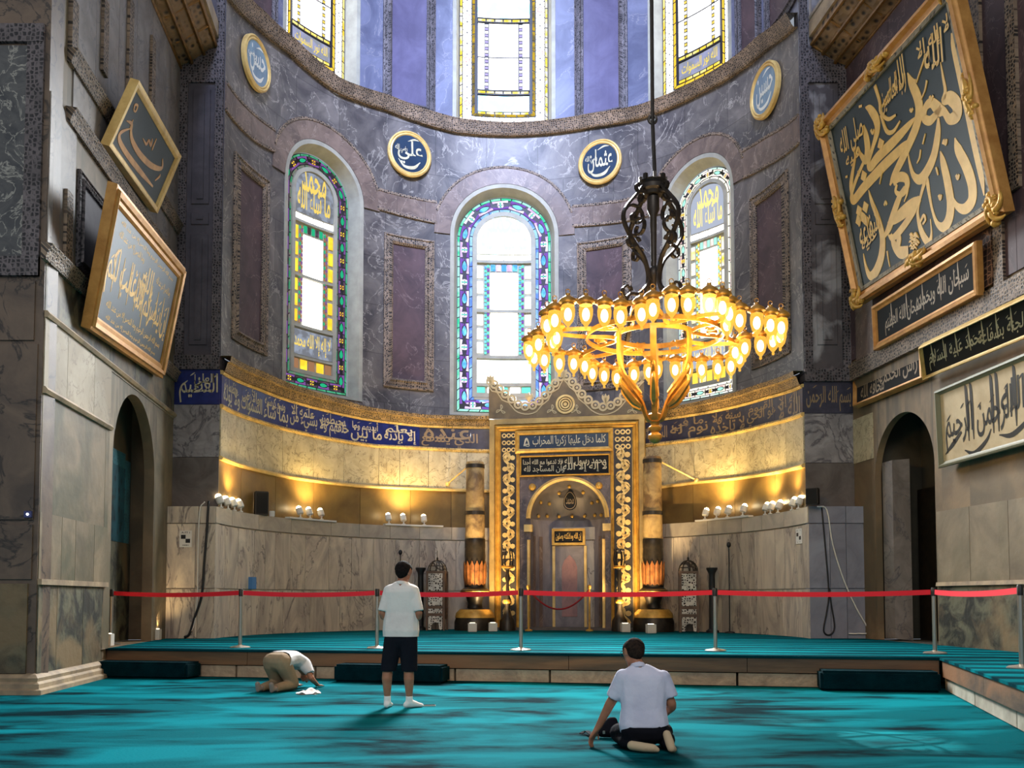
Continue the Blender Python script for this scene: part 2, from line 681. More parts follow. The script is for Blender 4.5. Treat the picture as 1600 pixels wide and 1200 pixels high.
M = {}
M['apse_grey'] = mat('grey_veined_marble', srgb(66, 61, 62), .5, col2=srgb(118, 110, 104), scale=.9, dist=1.2, lo=.36, hi=.66, vein=srgb(156, 148, 138), vscale=1.1, vwidth=.012, brick=(1.5, 1.35, (.55, .55, .55)), bump=.12)
M['apse_upper'] = mat('haze_tinted_marble', srgb(80, 82, 104), .5, col2=srgb(114, 116, 138), scale=.9, dist=1.0, vein=srgb(132, 130, 140), vscale=.9, vwidth=.01, bump=.1)  # blue cast of the window haze is mixed into this marble colour
M['brown_marble'] = mat('brown_marble', srgb(92, 76, 68), .5, col2=srgb(126, 106, 94), scale=1.6, dist=1.0, vein=srgb(148, 130, 116), vscale=1.3, vwidth=.01, island=.12, bump=.1)
M['porphyry'] = mat('purple_porphyry', srgb(64, 48, 52), .65, col2=srgb(90, 68, 70), scale=1.4, dist=.6, vein=srgb(120, 100, 98), vscale=.8, vwidth=.006)
M['porphyry_hazed'] = mat('haze_tinted_porphyry', srgb(78, 72, 98), .4, col2=srgb(98, 92, 120), scale=1.2, dist=.6)  # porphyry with the bluish haze painted into its colour
M['carved'] = carved('carved_stone_border', srgb(140, 120, 100), srgb(40, 33, 30), 16, kind='EDGE', lo=.08, hi=.24)
M['carved_dark'] = carved('dark_carved_border', srgb(98, 90, 92), srgb(30, 27, 31), 16, kind='EDGE', lo=.08, hi=.24)
M['carved_gold'] = carved('gilded_carved_cornice', srgb(158, 128, 82), srgb(40, 33, 27), 19, kind='EDGE', lo=.10, hi=.26)
M['rope_gold'] = carved('gilded_rope_moulding', srgb(214, 178, 104), srgb(96, 74, 40), 22, lo=.1, hi=.4)
M['tile_blue'] = mat('cobalt_tile', srgb(26, 36, 92), .3, col2=srgb(34, 48, 116), scale=6)
M['tile_slate'] = mat('faded_slate_tile', srgb(44, 44, 60), .35, col2=srgb(62, 62, 78), scale=4)
M['letter'] = mat('cream_lettering', srgb(206, 196, 164), .5, col2=srgb(178, 166, 130), scale=5)
M['letter_gold'] = mat('gold_lettering', srgb(242, 196, 98), .45, col2=srgb(224, 176, 80), scale=4)
M['letter_dull'] = mat('dulled_gold_lettering', srgb(142, 120, 88), .5)
M['letter_black'] = mat('black_lettering', srgb(38, 38, 36), .5)
M['cream_marble'] = mat('cream_veined_marble', srgb(196, 184, 150), .42, col2=srgb(168, 154, 122), scale=2.2, dist=1.4, vein=srgb(112, 98, 76), vscale=2.6, vwidth=.016, island=.10)
M['honey'] = mat('honey_onyx_slabs', srgb(132, 106, 58), .4, col2=srgb(104, 80, 46), scale=1.0, dist=.8, island=.12)
M['dado'] = mat('streaked_grey_marble', srgb(206, 192, 170), .35, col2=srgb(158, 146, 134), scale=.8, dist=3.0, stretch=(1.5, 1.5, .45), lo=.36, hi=.64, vein=srgb(116, 106, 102), vscale=.7, vwidth=.012, island=.14)
M['dado_block'] = mat('streaked_grey_ledge', srgb(190, 178, 158), .38, col2=srgb(158, 148, 134), scale=1.4, dist=1.2, island=.08)
M['plaster'] = mat('pale_window_plaster', srgb(168, 164, 148), .8, col2=srgb(150, 146, 132), scale=3)
M['lead'] = mat('window_lead', srgb(34, 32, 36), .6)
M['gold'] = mat('gilded_wood', srgb(222, 176, 84), .4, .3, col2=srgb(184, 136, 58), scale=5)
M['gold_pale'] = mat('pale_gilding', srgb(232, 200, 128), .42, .2, col2=srgb(206, 168, 98), scale=4)
M['gold_dark'] = mat('aged_gilding', srgb(140, 102, 48), .45, .45, col2=srgb(104, 74, 36), scale=7)
M['wood_gold'] = mat('orange_gilt_frame', srgb(206, 152, 82), .4, .25, col2=srgb(176, 122, 60), scale=4, stretch=(1, 1, 1))
M['board_green'] = mat('dark_green_board', srgb(34, 46, 46), .6, col2=srgb(40, 54, 56), scale=1)
M['board_blue'] = mat('slate_blue_board', srgb(44, 60, 70), .45, col2=srgb(54, 72, 84), scale=1)
M['board_black'] = mat('black_board', srgb(34, 34, 34), .85, spec=.2)
M['cream_board'] = mat('aged_cream_board', srgb(198, 180, 146), .6, col2=srgb(176, 156, 122), scale=2.5)
M['greygreen'] = mat('grey_green_frame', srgb(122, 120, 98), .5)
M['iron'] = mat('dark_iron', srgb(64, 58, 54), .42, .5, col2=srgb(48, 44, 42), scale=6)
M['brass'] = mat('chandelier_brass', srgb(206, 152, 62), .34, .4, col2=srgb(164, 114, 46), scale=5)
M['bronze'] = mat('dark_bronze', srgb(58, 50, 40), .4, .5, col2=srgb(38, 34, 30), scale=8)
M['steel'] = mat('brushed_steel', srgb(186, 178, 166), .28, .85)
M['black'] = mat('black_plastic', srgb(20, 20, 22), .5)
M['white_box'] = mat('white_painted_metal', srgb(214, 210, 200), .5)
M['red_belt'] = mat('red_webbing', srgb(222, 22, 44), .7)
M['red_rope'] = mat('red_rope', srgb(150, 26, 30), .8)
# ------------------------------------------------------------------ the round apse wall
AP = Cyl(0, 21.0, 6.45)                       # upper wall
LO = Cyl(0, 20.6, 6.38)                       # thicker marble foot of the wall
PLAT = 0.467                                  # platform height
UEND = PI / 2 * AP.R

def line(pts, S=AP):
    q = sorted(S.uv(*p) for p in pts)
    us, vs = [a for a, b in q], [b for a, b in q]
    return lambda u: float(np.interp(u, us, vs))

Z1 = line([(345, 716), (400, 734), (450, 745), (560, 759), (650, 763), (725, 766), (1037, 760), (1090, 753), (1200, 740), (1258, 727)])
Z2 = line([(344, 636), (400, 659), (475, 679), (525, 689), (585, 698), (650, 701), (762, 706), (1010, 697), (1200, 665), (1258, 648)])
Z3 = line([(345, 582), (400, 607), (510, 642), (565, 654), (655, 665), (762, 668), (1026, 656), (1200, 621), (1258, 602)])
Z4 = line([(345, 556), (400, 582), (525, 625), (560, 636), (660, 650), (760, 652), (1026, 642), (1200, 600), (1258, 578)])
Z5 = line([(347, 163), (400, 222), (443, 243), (565, 317), (705, 352), (870, 354), (972, 346), (1145, 285), (1200, 258), (1257, 214)])
Z6 = line([(347, 120), (400, 183), (426, 202), (597, 298), (686, 317), (892, 323), (972, 314), (1162, 236), (1200, 213), (1257, 171)])
Z7 = line([(352, -4), (400, 45), (450, 85), (525, 147), (600, 173), (712, 209), (800, 214), (925, 201), (1005, 186), (1100, 146), (1200, 79), (1257, 28)])
Z8 = line([(352, -30), (400, 22), (450, 66), (525, 129), (600, 154), (712, 191), (800, 198), (925, 184), (1005, 170), (1100, 129), (1200, 58), (1257, 5)])
ZT = lambda u: 21.5
ZL = lambda u: 3.30

def opening(uc, half, v0, vtop):
    return dict(uc=uc, half=half, v0=v0, vs=vtop - half)

def span(a, b):                                # centre and half width from two pixels on the apse wall
    ua, ub = AP.uv(*a)[0], AP.uv(*b)[0]
    return (ua + ub) / 2, abs(ub - ua) / 2

def sill(uc):
    return Z4(uc) + 0.04

wc, wh = span((703, 450), (873, 450)); LOWC = opening(wc, wh, sill(wc), AP.uv(788, 288)[1])
wc, wh = span((443, 400), (567, 400)); LOWL = opening(wc, wh, sill(wc), AP.uv(505, 224)[1])
wc, wh = span((1036, 400), (1148, 400)); LOWR = opening(wc, wh, sill(wc), AP.uv(1092, 244)[1])
wc, wh = span((707, 100), (868, 100)); UPC = opening(wc, wh, Z8(wc) + .02, 20.6)
wc, wh = span((442, 40), (562, 60)); UPL = opening(wc, wh, Z8(wc) + .02, 20.6)
wc, wh = span((1013, 60), (1143, 40)); UPR = opening(wc, wh, Z8(wc) + .02, 20.6)

def zone(mb, S, lo, hi, ops, u0, u1, d=0.0, step=.16):
    us = set(np.linspace(u0, u1, int((u1 - u0) / step)).tolist())
    for o in ops:
        us |= {o['uc'] - o['half'] * math.cos(PI * k / 28) for k in range(29)}
    us = sorted(us)
    us = [u for i, u in enumerate(us) if i == 0 or u - us[i - 1] > 1e-4]
    for a, b in zip(us, us[1:]):
        mid = (a + b) / 2
        op = [o for o in ops if abs(mid - o['uc']) < o['half']]
        def quad(va0, vb0, va1, vb1):
            if va1 - va0 > 1e-3 or vb1 - vb0 > 1e-3:
                mb.add([S.P(a, va0, d), S.P(b, vb0, d), S.P(b, vb1, d), S.P(a, va1, d)], [(0, 1, 2, 3)], 0,
                       [(a, va0), (b, vb0), (b, vb1), (a, va1)])
        if not op:
            quad(lo(a), lo(b), hi(a), hi(b))
        else:
            o = op[0]
            top = lambda u: o['vs'] + math.sqrt(max(o['half'] ** 2 - (u - o['uc']) ** 2, 0))
            if o['v0'] > lo(mid):
                quad(lo(a), lo(b), max(o['v0'], lo(a)), max(o['v0'], lo(b)))
            quad(top(a), top(b), hi(a), hi(b))

def slabs(mb, S, lo, hi, brk, d0, d1, gap=.012, mi=0):
    for a, b in zip(brk, brk[1:]):
        n = 1 if S.flat else max(1, int((b - a) / .2))
        us = [lin(a + gap / 2, b - gap / 2, k / n) for k in range(n + 1)]
        mb.band(S, [(u, lo(u)) for u in us], [(u, hi(u)) for u in us], d0, d1, mi)
        for u in (us[0], us[-1]):
            mb.add([S.P(u, lo(u), d0), S.P(u, lo(u), d1), S.P(u, hi(u), d1), S.P(u, hi(u), d0)], [(0, 1, 2, 3)], mi)

def breaks(u0, u1, w, jit=.25, seed=1):
    r = random.Random(seed)
    out = [u0]
    while out[-1] < u1 - w * 1.4:
        out.append(out[-1] + w * r.uniform(1 - jit, 1 + jit))
    return out + [u1]

def us_range(u0, u1, step=.2):
    return np.linspace(u0, u1, max(2, int(abs(u1 - u0) / step))).tolist()

wall_apse = struct('wall_apse', (0, 27.4, 0))
mb = MB(); zone(mb, AP, Z4, Z7, [LOWC, LOWL, LOWR], -UEND, UEND); mb.build('marble_wall', M['apse_grey'], wall_apse)
mb = MB(); zone(mb, AP, Z8, ZT, [UPC, UPL, UPR], -UEND, UEND); mb.build('upper_marble_wall', M['apse_upper'], wall_apse)
mb = MB(); zone(mb, AP, ZL, Z1, [], -UEND, UEND, -.03); zone(mb, AP, Z1, Z4, [], -UEND, UEND, -.03); mb.build('wall_core', M['bronze'], wall_apse)
mb = MB(); slabs(mb, AP, ZL, lambda u: Z1(u) - .03, breaks(-UEND, UEND, 1.45, .2, 3), -.02, .0); mb.build('honey_slabs', M['honey'], wall_apse)
mb = MB(); slabs(mb, AP, Z1, Z2, breaks(-UEND, UEND, .88, .3, 5), -.02, .03); mb.build('cream_slabs', M['cream_marble'], wall_apse)
mb = MB(); mb.sweep(AP, [(u, Z1(u)) for u in us_range(-UEND, UEND)], [(-.05, 0), (-.05, .07), (.0, .09), (.04, .05), (.04, 0)]); mb.build('slab_moulding', M['gold_pale'], wall_apse)
UT = AP.uv(655, 680)[0]
mb = MB(); slabs(mb, AP, lambda u: Z2(u) + .05, lambda u: Z3(u) - .02, breaks(-UEND, UT, .75, .0), -.01, .035, .004); mb.build('cobalt_inscription_band', M['tile_blue'], wall_apse)
mb = MB(); slabs(mb, AP, lambda u: Z2(u) + .05, lambda u: Z3(u) - .02, breaks(UT, UEND, .75, .0), -.01, .035, .004); mb.build('slate_inscription_band', M['tile_slate'], wall_apse)
mb = MB()
for Z in (lambda u: Z2(u) + .02, lambda u: Z3(u)):
    mb.sweep(AP, [(u, Z(u)) for u in us_range(-UEND, UEND)], [(-.045, 0), (-.045, .06), (0, .085), (.045, .06), (.045, 0)])
mb.build('rope_moulding', M['rope_gold'], wall_apse)
mb = MB()
us = us_range(-UEND, UEND)
n = len(us)
pts, uvs, fs = [], [], []
for u in us:
    a, b = Z3(u) + .03, Z4(u)
    for (v, d) in ((a, .0), (a, .10), (lin(a, b, .55), .16), (lin(a, b, .62), .22), (b, .24), (b, .0)):
        pts.append(AP.P(u, v, d)); uvs.append((u, v + d))
for i in range(n - 1):
    for k in range(5):
        fs.append((i * 6 + k, i * 6 + 6 + k, i * 6 + 7 + k, i * 6 + k + 1))
mb.add(pts, fs, 0, uvs); mb.build('carved_cornice', M['carved_gold'], wall_apse)
pts, uvs, fs = [], [], []
mb = MB()
for u in us:
    a, b = Z7(u), Z8(u)
    for (v, d) in ((a, .0), (a, .10), (lin(a, b, .15), .14), (lin(a, b, .8), .24), (b, .28), (b, .0)):
        pts.append(AP.P(u, v, d)); uvs.append((u, v + d))
for i in range(n - 1):
    for k in range(5):
        fs.append((i * 6 + k, i * 6 + 6 + k, i * 6 + 7 + k, i * 6 + k + 1))
mb.add(pts, fs, 0, uvs); mb.build('upper_carved_cornice', M['carved'], wall_apse)

# brown string course that runs round the window heads
mb = MB()
arcs = []
for o, ext in ((LOWC, .48), (LOWL, .50), (LOWR, .46)):
    ro, ri = o['half'] + ext, o['half'] + .01
    va = o['vs']
    ks = [PI * k / 26 for k in range(27)]
    A = [(o['uc'] - ri * math.cos(k), va + ri * math.sin(k)) for k in ks]
    B = [(o['uc'] - ro * math.cos(k), va + ro * math.sin(k)) for k in ks]
    for i in range(26):                       # one voussoir every second step
        if i % 2 == 0:
            mb.band(AP, A[i:i + 3], B[i:i + 3], -.01, .035)
    arcs.append((o['uc'] - ro + .10, o['uc'] + ro - .10))
arcs.sort()
for a, b in zip([-UEND] + [x[1] for x in arcs], [x[0] for x in arcs] + [UEND]):
    slabs(mb, AP, Z5, Z6, breaks(a, b, .75, .2), -.01, .035, .006)
mb.build('string_course', M['brown_marble'], wall_apse)
mb = MB()
bead = [(-.035, 0), (-.035, .05), (.035, .05), (.035, 0)]
for o, ext in ((LOWC, .50), (LOWL, .52), (LOWR, .48)):
    ro = o['half'] + ext
    mb.sweep(AP, [(o['uc'] - ro * math.cos(PI * k / 30), o['vs'] + ro * math.sin(PI * k / 30)) for k in range(3, 28)], bead)
for a, b in zip([-UEND] + [x[1] for x in arcs], [x[0] for x in arcs] + [UEND]):
    for Z in (Z5, Z6):
        mb.sweep(AP, [(u, Z(u)) for u in us_range(a + .03, b - .03)], bead)
mb.build('string_bead', M['carved'], wall_apse)

# marble foot with its ledge
LEND = PI / 2 * LO.R
mb = MB()
slabs(mb, LO, lambda u: PLAT - .02, lambda u: 1.52, breaks(-LEND, LEND, .95, .35, 11), -.03, .0)
slabs(mb, LO, lambda u: 1.54, lambda u: 2.92, breaks(-LEND, LEND, .62, .4, 12), -.03, .0)
mb.build('marble_dado', M['dado'], wall_apse)
mb = MB(); slabs(mb, LO, lambda u: 2.95, lambda u: 3.30, breaks(-LEND, LEND, 1.1, .3, 13), -.03, .015); mb.build('dado_ledge_blocks', M['dado_block'], wall_apse)
mb = MB()
us = us_range(-LEND, LEND)
mb.add([p for u in us for p in (LO.P(u, 3.30, .015), AP.P(u / LO.R * AP.R, 3.30, -.03))], [(i * 2, i * 2 + 2, i * 2 + 3, i * 2 + 1) for i in range(len(us) - 1)])
zone(mb, LO, lambda u: 0.0, lambda u: 3.295, [], -LEND, LEND, -.035)
mb.build('dado_shelf', M['dado_block'], wall_apse)

# framed porphyry panels
def framed(S, u0, u1, v0, v1, fw, core, frame, nm='porphyry_panel', parent=wall_apse, fm=None):
    m1 = MB(); m1.rect(S, u0 + fw * .8, u1 - fw * .8, v0 + fw * .8, v1 - fw * .8, -.01, .012)
    p = m1.build(nm, M[core], parent)
    m2 = MB()
    path = [(u0 + fw / 2, v0 + fw / 2), (u0 + fw / 2, v1 - fw / 2), (u1 - fw / 2, v1 - fw / 2), (u1 - fw / 2, v0 + fw / 2)]
    if not S.flat:
        q = []
        for a, b in zip(path, path[1:] + path[:1]):
            k = max(1, int(abs(b[0] - a[0]) / .2))
            q += [(lin(a[0], b[0], i / k), lin(a[1], b[1], i / k)) for i in range(k)]
        path = q
    h = fw / 2
    m2.sweep(S, path, [(-h, 0), (-h, .05), (-h * .55, .09), (-h * .3, .05), (h * .5, .035), (h * .65, .065), (h, .05), (h, 0)], 0, True)
    m2.build('carved_frame', M[fm or frame], parent)

for a, b in (((600, 363), (677, 612)), ((902, 380), (988, 604)), ((366, 235), (416, 550)), ((1172, 265), (1236, 556))):
    (u0, v1), (u1, v0) = AP.uv(*a), AP.uv(*b)
    if u0 < -7:
        v0, v1 = 7.25, AP.uv(392, 262)[1]
    elif u0 > 7:
        v0, v1 = AP.uv(1203, 568)[1], AP.uv(1203, 290)[1]
    else:
        v0 = max(v0, 7.15)
    framed(AP, u0, u1, v0, v1, .27, 'porphyry', 'carved')
for a, b in ((598, 680), (898, 981)):
    u0, u1 = AP.uv(a, 100)[0], AP.uv(b, 100)[0]
    framed(AP, u0, u1, Z8((u0 + u1) / 2) - .12, 20.8, .27, 'porphyry_hazed', 'carved_dark')
for a, b in ((368, 432), (1150, 1190), (1196, 1250)):
    u0, u1 = AP.uv(a, 20)[0], AP.uv(b, 20)[0]
    framed(AP, u0, u1, max(Z8(u0), Z8(u1)) - .1, 20.8, .22, 'porphyry', 'carved_dark')

# inscription on the band: the verse of the throne, right to left
mb = MB()
ub = lambda px: AP.uv(px, 680)[0]
class Strip:                                   # follows the band between its two ropes
    def __init__(self, lo, hi): self.lo, self.hi, self.flat = lo, hi, False
    def P(self, u, v, d=0): return AP.P(u, lin(self.lo(u), self.hi(u), v), d)
SB = Strip(lambda u: Z2(u) + .07, lambda u: Z3(u) - .05)
left_words = ['الذي يشفع عنده', 'إلا بإذنه يعلم', 'ما بين أيديهم وما', 'خلفهم ولا يحيطون', 'بشيء من علمه إلا', 'بما شاء وسع كرسيه', 'السموات والأرض', 'ولا يؤده حفظهما وهو']
right_words = ['الله لا إله إلا', 'هو الحي القيوم', 'لا تأخذه سنة ولا', 'نوم له ما في', 'السموات وما في']
def two_level(mb, S, words, ua, ub_, d, v=(0.02, .98), seed=0):
    """words from ua (right) to ub_ (left) in two interlaced lines"""
    n = len(words)
    for i, w in enumerate(words):
        a, b = lin(ua, ub_, i / n), lin(ua, ub_, (i + 1) / n)
        ws = w.split(' ')
        k = (len(ws) + 1) // 2
        lo, up = ' '.join(ws[:k]), ' '.join(ws[k:])
        write(mb, S, lo, b + (a - b) * .02, a - (a - b) * .05, v[0], lin(v[0], v[1], .76), d, marks=3, seed=i + seed)
        if up:
            write(mb, S, up, b + (a - b) * .06, a - (a - b) * .16, lin(v[0], v[1], .42), v[1], d, marks=2, seed=i + seed + 50)
mb = MB()
two_level(mb, SB, left_words[1:], UT - .05, -UEND + .1, .042)
mb.build('cream_inscription', M['letter'], wall_apse)
mb = MB()
two_level(mb, SB, [left_words[0]], -.9, UT + .02, .042)
two_level(mb, SB, right_words, UEND - .1, 3.35, .042, seed=9)
mb.build('dulled_inscription', M['letter_dull'], wall_apse)

# ------------------------------------------------------------------ stained glass windows
G = {}
def pal(name, specs):
    G[name] = [glow('glass_' + name + '_' + n, c, s, *(e or ())) for n, c, s, e in specs]
# order: 0 clear 1 field 2 field b 3 drop 4 rosette 5 edging out 6 edging in 7 side pane 8 lettered 9 letters
pal('centre', [('clear', (1, 1, 1), 3.2, None), ('lilac', (.60, .42, .85), .95, ((.88, .74, 1.0), 4)), ('violet', (.26, .12, .60), .7, None), ('azure', (.10, .40, .90), .9, ((.22, .70, .95), 6)),
               ('mint', (.16, .74, .62), .9, None), ('green', (.06, .66, .38), .8, ((.40, .86, .74), 3)), ('blue', (.14, .28, .88), .9, ((.35, .66, 1), 3)), ('white', (1, 1, 1), 2.4, None),
               ('pale', (1, 1, 1), 2.0, ((.62, .85, .95), 5)), ('sky', (.5, .7, .95), 1.2, None)])
pal('left', [('clear', (1, 1, 1), 3.0, None), ('plum', (.16, .09, .17), .55, ((.07, .06, .06), 6)), ('purple', (.24, .10, .36), .6, None), ('green', (.02, .42, .20), .75, None),
             ('rust', (.40, .20, .10), .6, None), ('green2', (.06, .34, .16), .6, ((.10, .50, .30), 5)), ('green3', (.05, .32, .16), .55, ((.25, .22, .20), 5)), ('amber', (.95, .50, .03), .95, ((1, .70, .05), 3)),
             ('grey', (.30, .34, .42), .7, ((.18, .19, .22), 5)), ('amber2', (.85, .62, .14), .75, None)])
pal('right', [('clear', (1, 1, 1), 3.2, None), ('rose', (.80, .55, .52), .9, ((.95, .92, .86), 5)), ('straw', (.85, .82, .66), .9, None), ('mint', (.35, .75, .62), .9, None),
              ('amber', (1, .66, .08), .9, None), ('mint2', (.55, .85, .72), .9, ((.9, .9, .85), 3)), ('cream', (.92, .88, .74), 1.1, None), ('amber2', (1, .66, .05), 1.0, ((1, 1, .9), 2.2)),
              ('grey', (.38, .42, .52), .8, None), ('amber3', (.95, .74, .25), .9, None)])
pal('upper', [('clear', (1, 1, 1), 3.4, None), ('white', (1, 1, 1), 2.6, ((.80, .86, 1), 3)), ('white2', (1, .98, .95), 2.6, None), ('red', (.75, .08, .18), .9, None),
              ('red2', (.72, .08, .16), .9, None), ('yellow', (.90, .68, .08), .9, ((1, .96, .85), 4)), ('grey', (.30, .24, .10), .5, ((.9, .6, .05), 4)), ('white3', (1, 1, 1), 2.8, None),
              ('pale', (1, 1, 1), 2.2, ((.28, .66, .92), 3)), ('violet', (.45, .40, .80), .9, None)])
pal('upperside', [('clear', (1, 1, 1), 3.2, None), ('white', (.95, .96, 1), 2.0, ((.75, .85, .92), 3)), ('white2', (1, .98, .95), 2.2, None), ('dark', (.20, .19, .20), .5, None),
                  ('dark2', (.24, .24, .28), .5, None), ('yellow', (.90, .62, .06), .9, ((.95, .80, .3), 4)), ('yellow2', (.85, .55, .05), .9, None), ('white3', (1, 1, 1), 2.6, None),
                  ('grey', (.30, .32, .38), .7, ((.36, .38, .60), 4)), ('gold', (.85, .65, .12), .8, None)])

def window(n, S, o, style, upper=False, words='ما شاء الله', base=None):
    uc, hf, v0, vs = o['uc'], o['half'], o['v0'], o['vs']
    root = struct('window_%d' % n, tuple(S.P(uc, v0, -.2)))
    SP, DG = .25, -.34                         # splay and glass depth
    hg, b0, sp = hf - SP, v0 + (.06 if upper else .16), vs
    def outl(i, k=28, closed_bottom=True):
        h, b = hg - i, b0 + i
        pts = [(uc - h, lin(b, sp, t / 10)) for t in range(10)]
        pts += [(uc - h * math.cos(PI * t / k), sp + h * math.sin(PI * t / k)) for t in range(k + 1)]
        pts += [(uc + h, lin(sp, b, t / 10)) for t in range(1, 11)]
        if closed_bottom:
            pts += [(lin(uc + h, uc - h, t / 6), b) for t in range(1, 6)]
        return pts
    # splayed plaster reveal
    mb = MB()
    hh = hf
    outer = [(uc - hh, lin(v0, vs, t / 10)) for t in range(10)] + [(uc - hh * math.cos(PI * t / 28), vs + hh * math.sin(PI * t / 28)) for t in range(29)] + [(uc + hh, lin(vs, v0, t / 10)) for t in range(1, 11)]
    outer += [(lin(uc + hh, uc - hh, t / 6), v0) for t in range(1, 6)]
    inner = outl(0)
    m = len(outer)
    ring1 = [S.P(a, b, .03) for a, b in outer]
    mid = [(lin(a[0], b[0], .45), lin(a[1], b[1], .45)) for a, b in zip(outer, inner)]
    ring2 = [S.P(a, b, .03) for a, b in mid]
    ring3 = [S.P(a, b, DG + .01) for a, b in inner]
    ring0 = [S.P(a, b, -.05) for a, b in outer]
    mb.add(ring0 + ring1 + ring2 + ring3, [(k * m + i, k * m + (i + 1) % m, (k + 1) * m + (i + 1) % m, (k + 1) * m + i) for k in range(3) for i in range(m)])
    mb.build('plaster_reveal', M['plaster'], root)
    # plaster tracery: solid behind, bars in front
    mb = MB()
    us = [uc - hg + 2 * hg * (.5 - .5 * math.cos(PI * k / 24)) for k in range(25)]
    top = lambda u: sp + math.sqrt(max(hg * hg - (u - uc) ** 2, 0))
    mb.band(S, [(u, b0) for u in us], [(u, top(u)) for u in us], DG - .06, DG - .03, front_only=True)
    mb.build('tracery', M['plaster'] if not upper else M['lead'], root)
    gl = MB()                                  # glass panes
    ld = MB()                                  # leads
    D1 = DG + .0
    bw = hg * .345 if not upper else hg * .37   # border width
    e = bw * .20
    A, B = outl(0.02), outl(bw)
    ld.band(S, A, B, DG - .03, DG - .015, closed=True)
    def pane(pts, mi):
        gl.add([S.P(a, b, D1) for a, b in pts], [tuple(range(len(pts)))], mi)
    def dashes(i0, i1, mi, L=.30, gap=.03):
        P0, P1 = outl(i0, 40), outl(i1, 40)
        Pm = [((a[0] + b[0]) / 2, (a[1] + b[1]) / 2) for a, b in zip(P0, P1)]
        cum = [0]
        for a, b in zip(Pm, Pm[1:] + Pm[:1]):
            cum.append(cum[-1] + math.dist(a, b))
        tot = cum[-1]
        k = max(4, int(tot / L))
        def at(P, s):
            s %= tot
            j = np.searchsorted(cum, s, 'right') - 1
            j = min(j, len(P) - 1)
            t = (s - cum[j]) / max(cum[j + 1] - cum[j], 1e-9)
            a, b = P[j], P[(j + 1) % len(P)]
            return (lin(a[0], b[0], t), lin(a[1], b[1], t))
        for q in range(k):
            s0, s1 = tot * q / k + gap / 2, tot * (q + 1) / k - gap / 2
            ss = [lin(s0, s1, x / 3) for x in range(4)]
            pane([at(P0, s) for s in ss] + [at(P1, s) for s in reversed(ss)], mi)
        return at, tot
    at_, tot = dashes(.03, e, 5)
    dashes(bw - e * .95, bw - .015, 6)
    # field of the border with its motifs
    F0, F1 = outl(e + .015, 40), outl(bw - e - .015, 40)
    mids = outl(bw / 2, 40)
    cum = [0]
    for a, b in zip(mids, mids[1:] + mids[:1]):
        cum.append(cum[-1] + math.dist(a, b))
    tot = cum[-1]
    w = bw - 2 * e - .03
    def frame_at(s):
        s %= tot
        j = min(np.searchsorted(cum, s, 'right') - 1, len(mids) - 1)
        t = (s - cum[j]) / max(cum[j + 1] - cum[j], 1e-9)
        a, b = np.array(mids[j]), np.array(mids[(j + 1) % len(mids)])
        d = (b - a) / max(np.linalg.norm(b - a), 1e-9)
        return a + (b - a) * t, d, np.array((-d[1], d[0]))
    def loc(s, x, y):
        p, d, q = frame_at(s)
        return tuple(p + d * y + q * x)
    k = int(tot / (w * (1.9 if not upper else 1.3)))
    k += k % 2
    for q in range(k):
        s = tot * (q + .5) / k
        L = tot / k / 2
        if upper:                              # pale honeycomb with dark leads
            pane([loc(s, x * w * .46, y * L * .9) for x, y in ((-1, -.45), (-.3, -.95), (.3, -.95), (1, -.45), (1, .45), (.3, .95), (-.3, .95), (-1, .45))], 1 + q % 2)
            for sx in (-1, 1):
                pane([loc(s + L, sx * w * .06, 0), loc(s + L, sx * w * .46, -L * .42), loc(s + L, sx * w * .46, L * .42)], 2)
            if q % 4 == 1:
                z = D1 + .004
                for j in range(10):
                    an = 2 * PI * j / 10
                    gl.add([S.P(*loc(s, w * .36 * r * math.cos(an + t), w * .36 * r * math.sin(an + t)), z) for r, t in ((.35, 0), (1, -.26), (1, .26))], [(0, 1, 2)], 3)
            continue
        for sx in (-1, 1):                     # background quarters
            pane([loc(s, sx * w * .50, -L * .96), loc(s, sx * w * .50, L * .96), loc(s, sx * w * .20, L * .90), loc(s, sx * w * .34, 0), loc(s, sx * w * .20, -L * .90)], 1 + (q + (sx > 0)) % 2)
        up = 1 if s < tot * .42 else -1
        if q % 2 == 0:                         # drop
            dr = [(math.sin(t) * (1 - .55 * max(0, -math.cos(t))) * w * .27, -math.cos(t) * L * .62 * up) for t in np.linspace(0, 2 * PI, 15)[:-1]]
            pane([loc(s, x, y) for x, y in dr], 3)
            for sx in (-1, 1):
                pane([loc(s, sx * w * .05, L * .72 * up), loc(s, sx * w * .30, L * .45 * up), loc(s, sx * w * .12, L * .98 * up)], 2)
        else:                                  # rosette
            for j in range(8):
                an = 2 * PI * j / 8
                pane([loc(s, w * r * math.cos(an + t), w * r * math.sin(an + t)) for r, t in ((.15, -.2), (.36, -.30), (.36, .30), (.15, .2))], (4, 7, 1, 7)[j % 4])
            pane([loc(s, w * .11 * math.cos(t), w * .11 * math.sin(t)) for t in np.linspace(0, 2 * PI, 9)[:-1]], 4)
    # inner lights, laid out from the sill upwards
    H = vs + hg - b0
    hi = hg * .60 if not upper else hg * .58
    X = lambda f: uc + f * hi
    Y = lambda f: b0 + f * H
    def rp(x0, x1, y0, y1, mi, n=1):
        gl.band(S, [(lin(X(x0), X(x1), i / n), Y(y0)) for i in range(n + 1)], [(lin(X(x0), X(x1), i / n), Y(y1)) for i in range(n + 1)], D1 - .01, D1, mi)
    def letters(x0, x1, y0, y1, txt, mi):
        write(gl, S, txt, X(x0), X(x1), Y(y0), Y(y1), D1 + .004, mi, res=1)
    def lead_bar(x0, x1, y, h=.012):
        ld.rect(S, X(x0), X(x1), Y(y) - h * H / 2, Y(y) + h * H / 2, D1 - .005, D1 + .012)
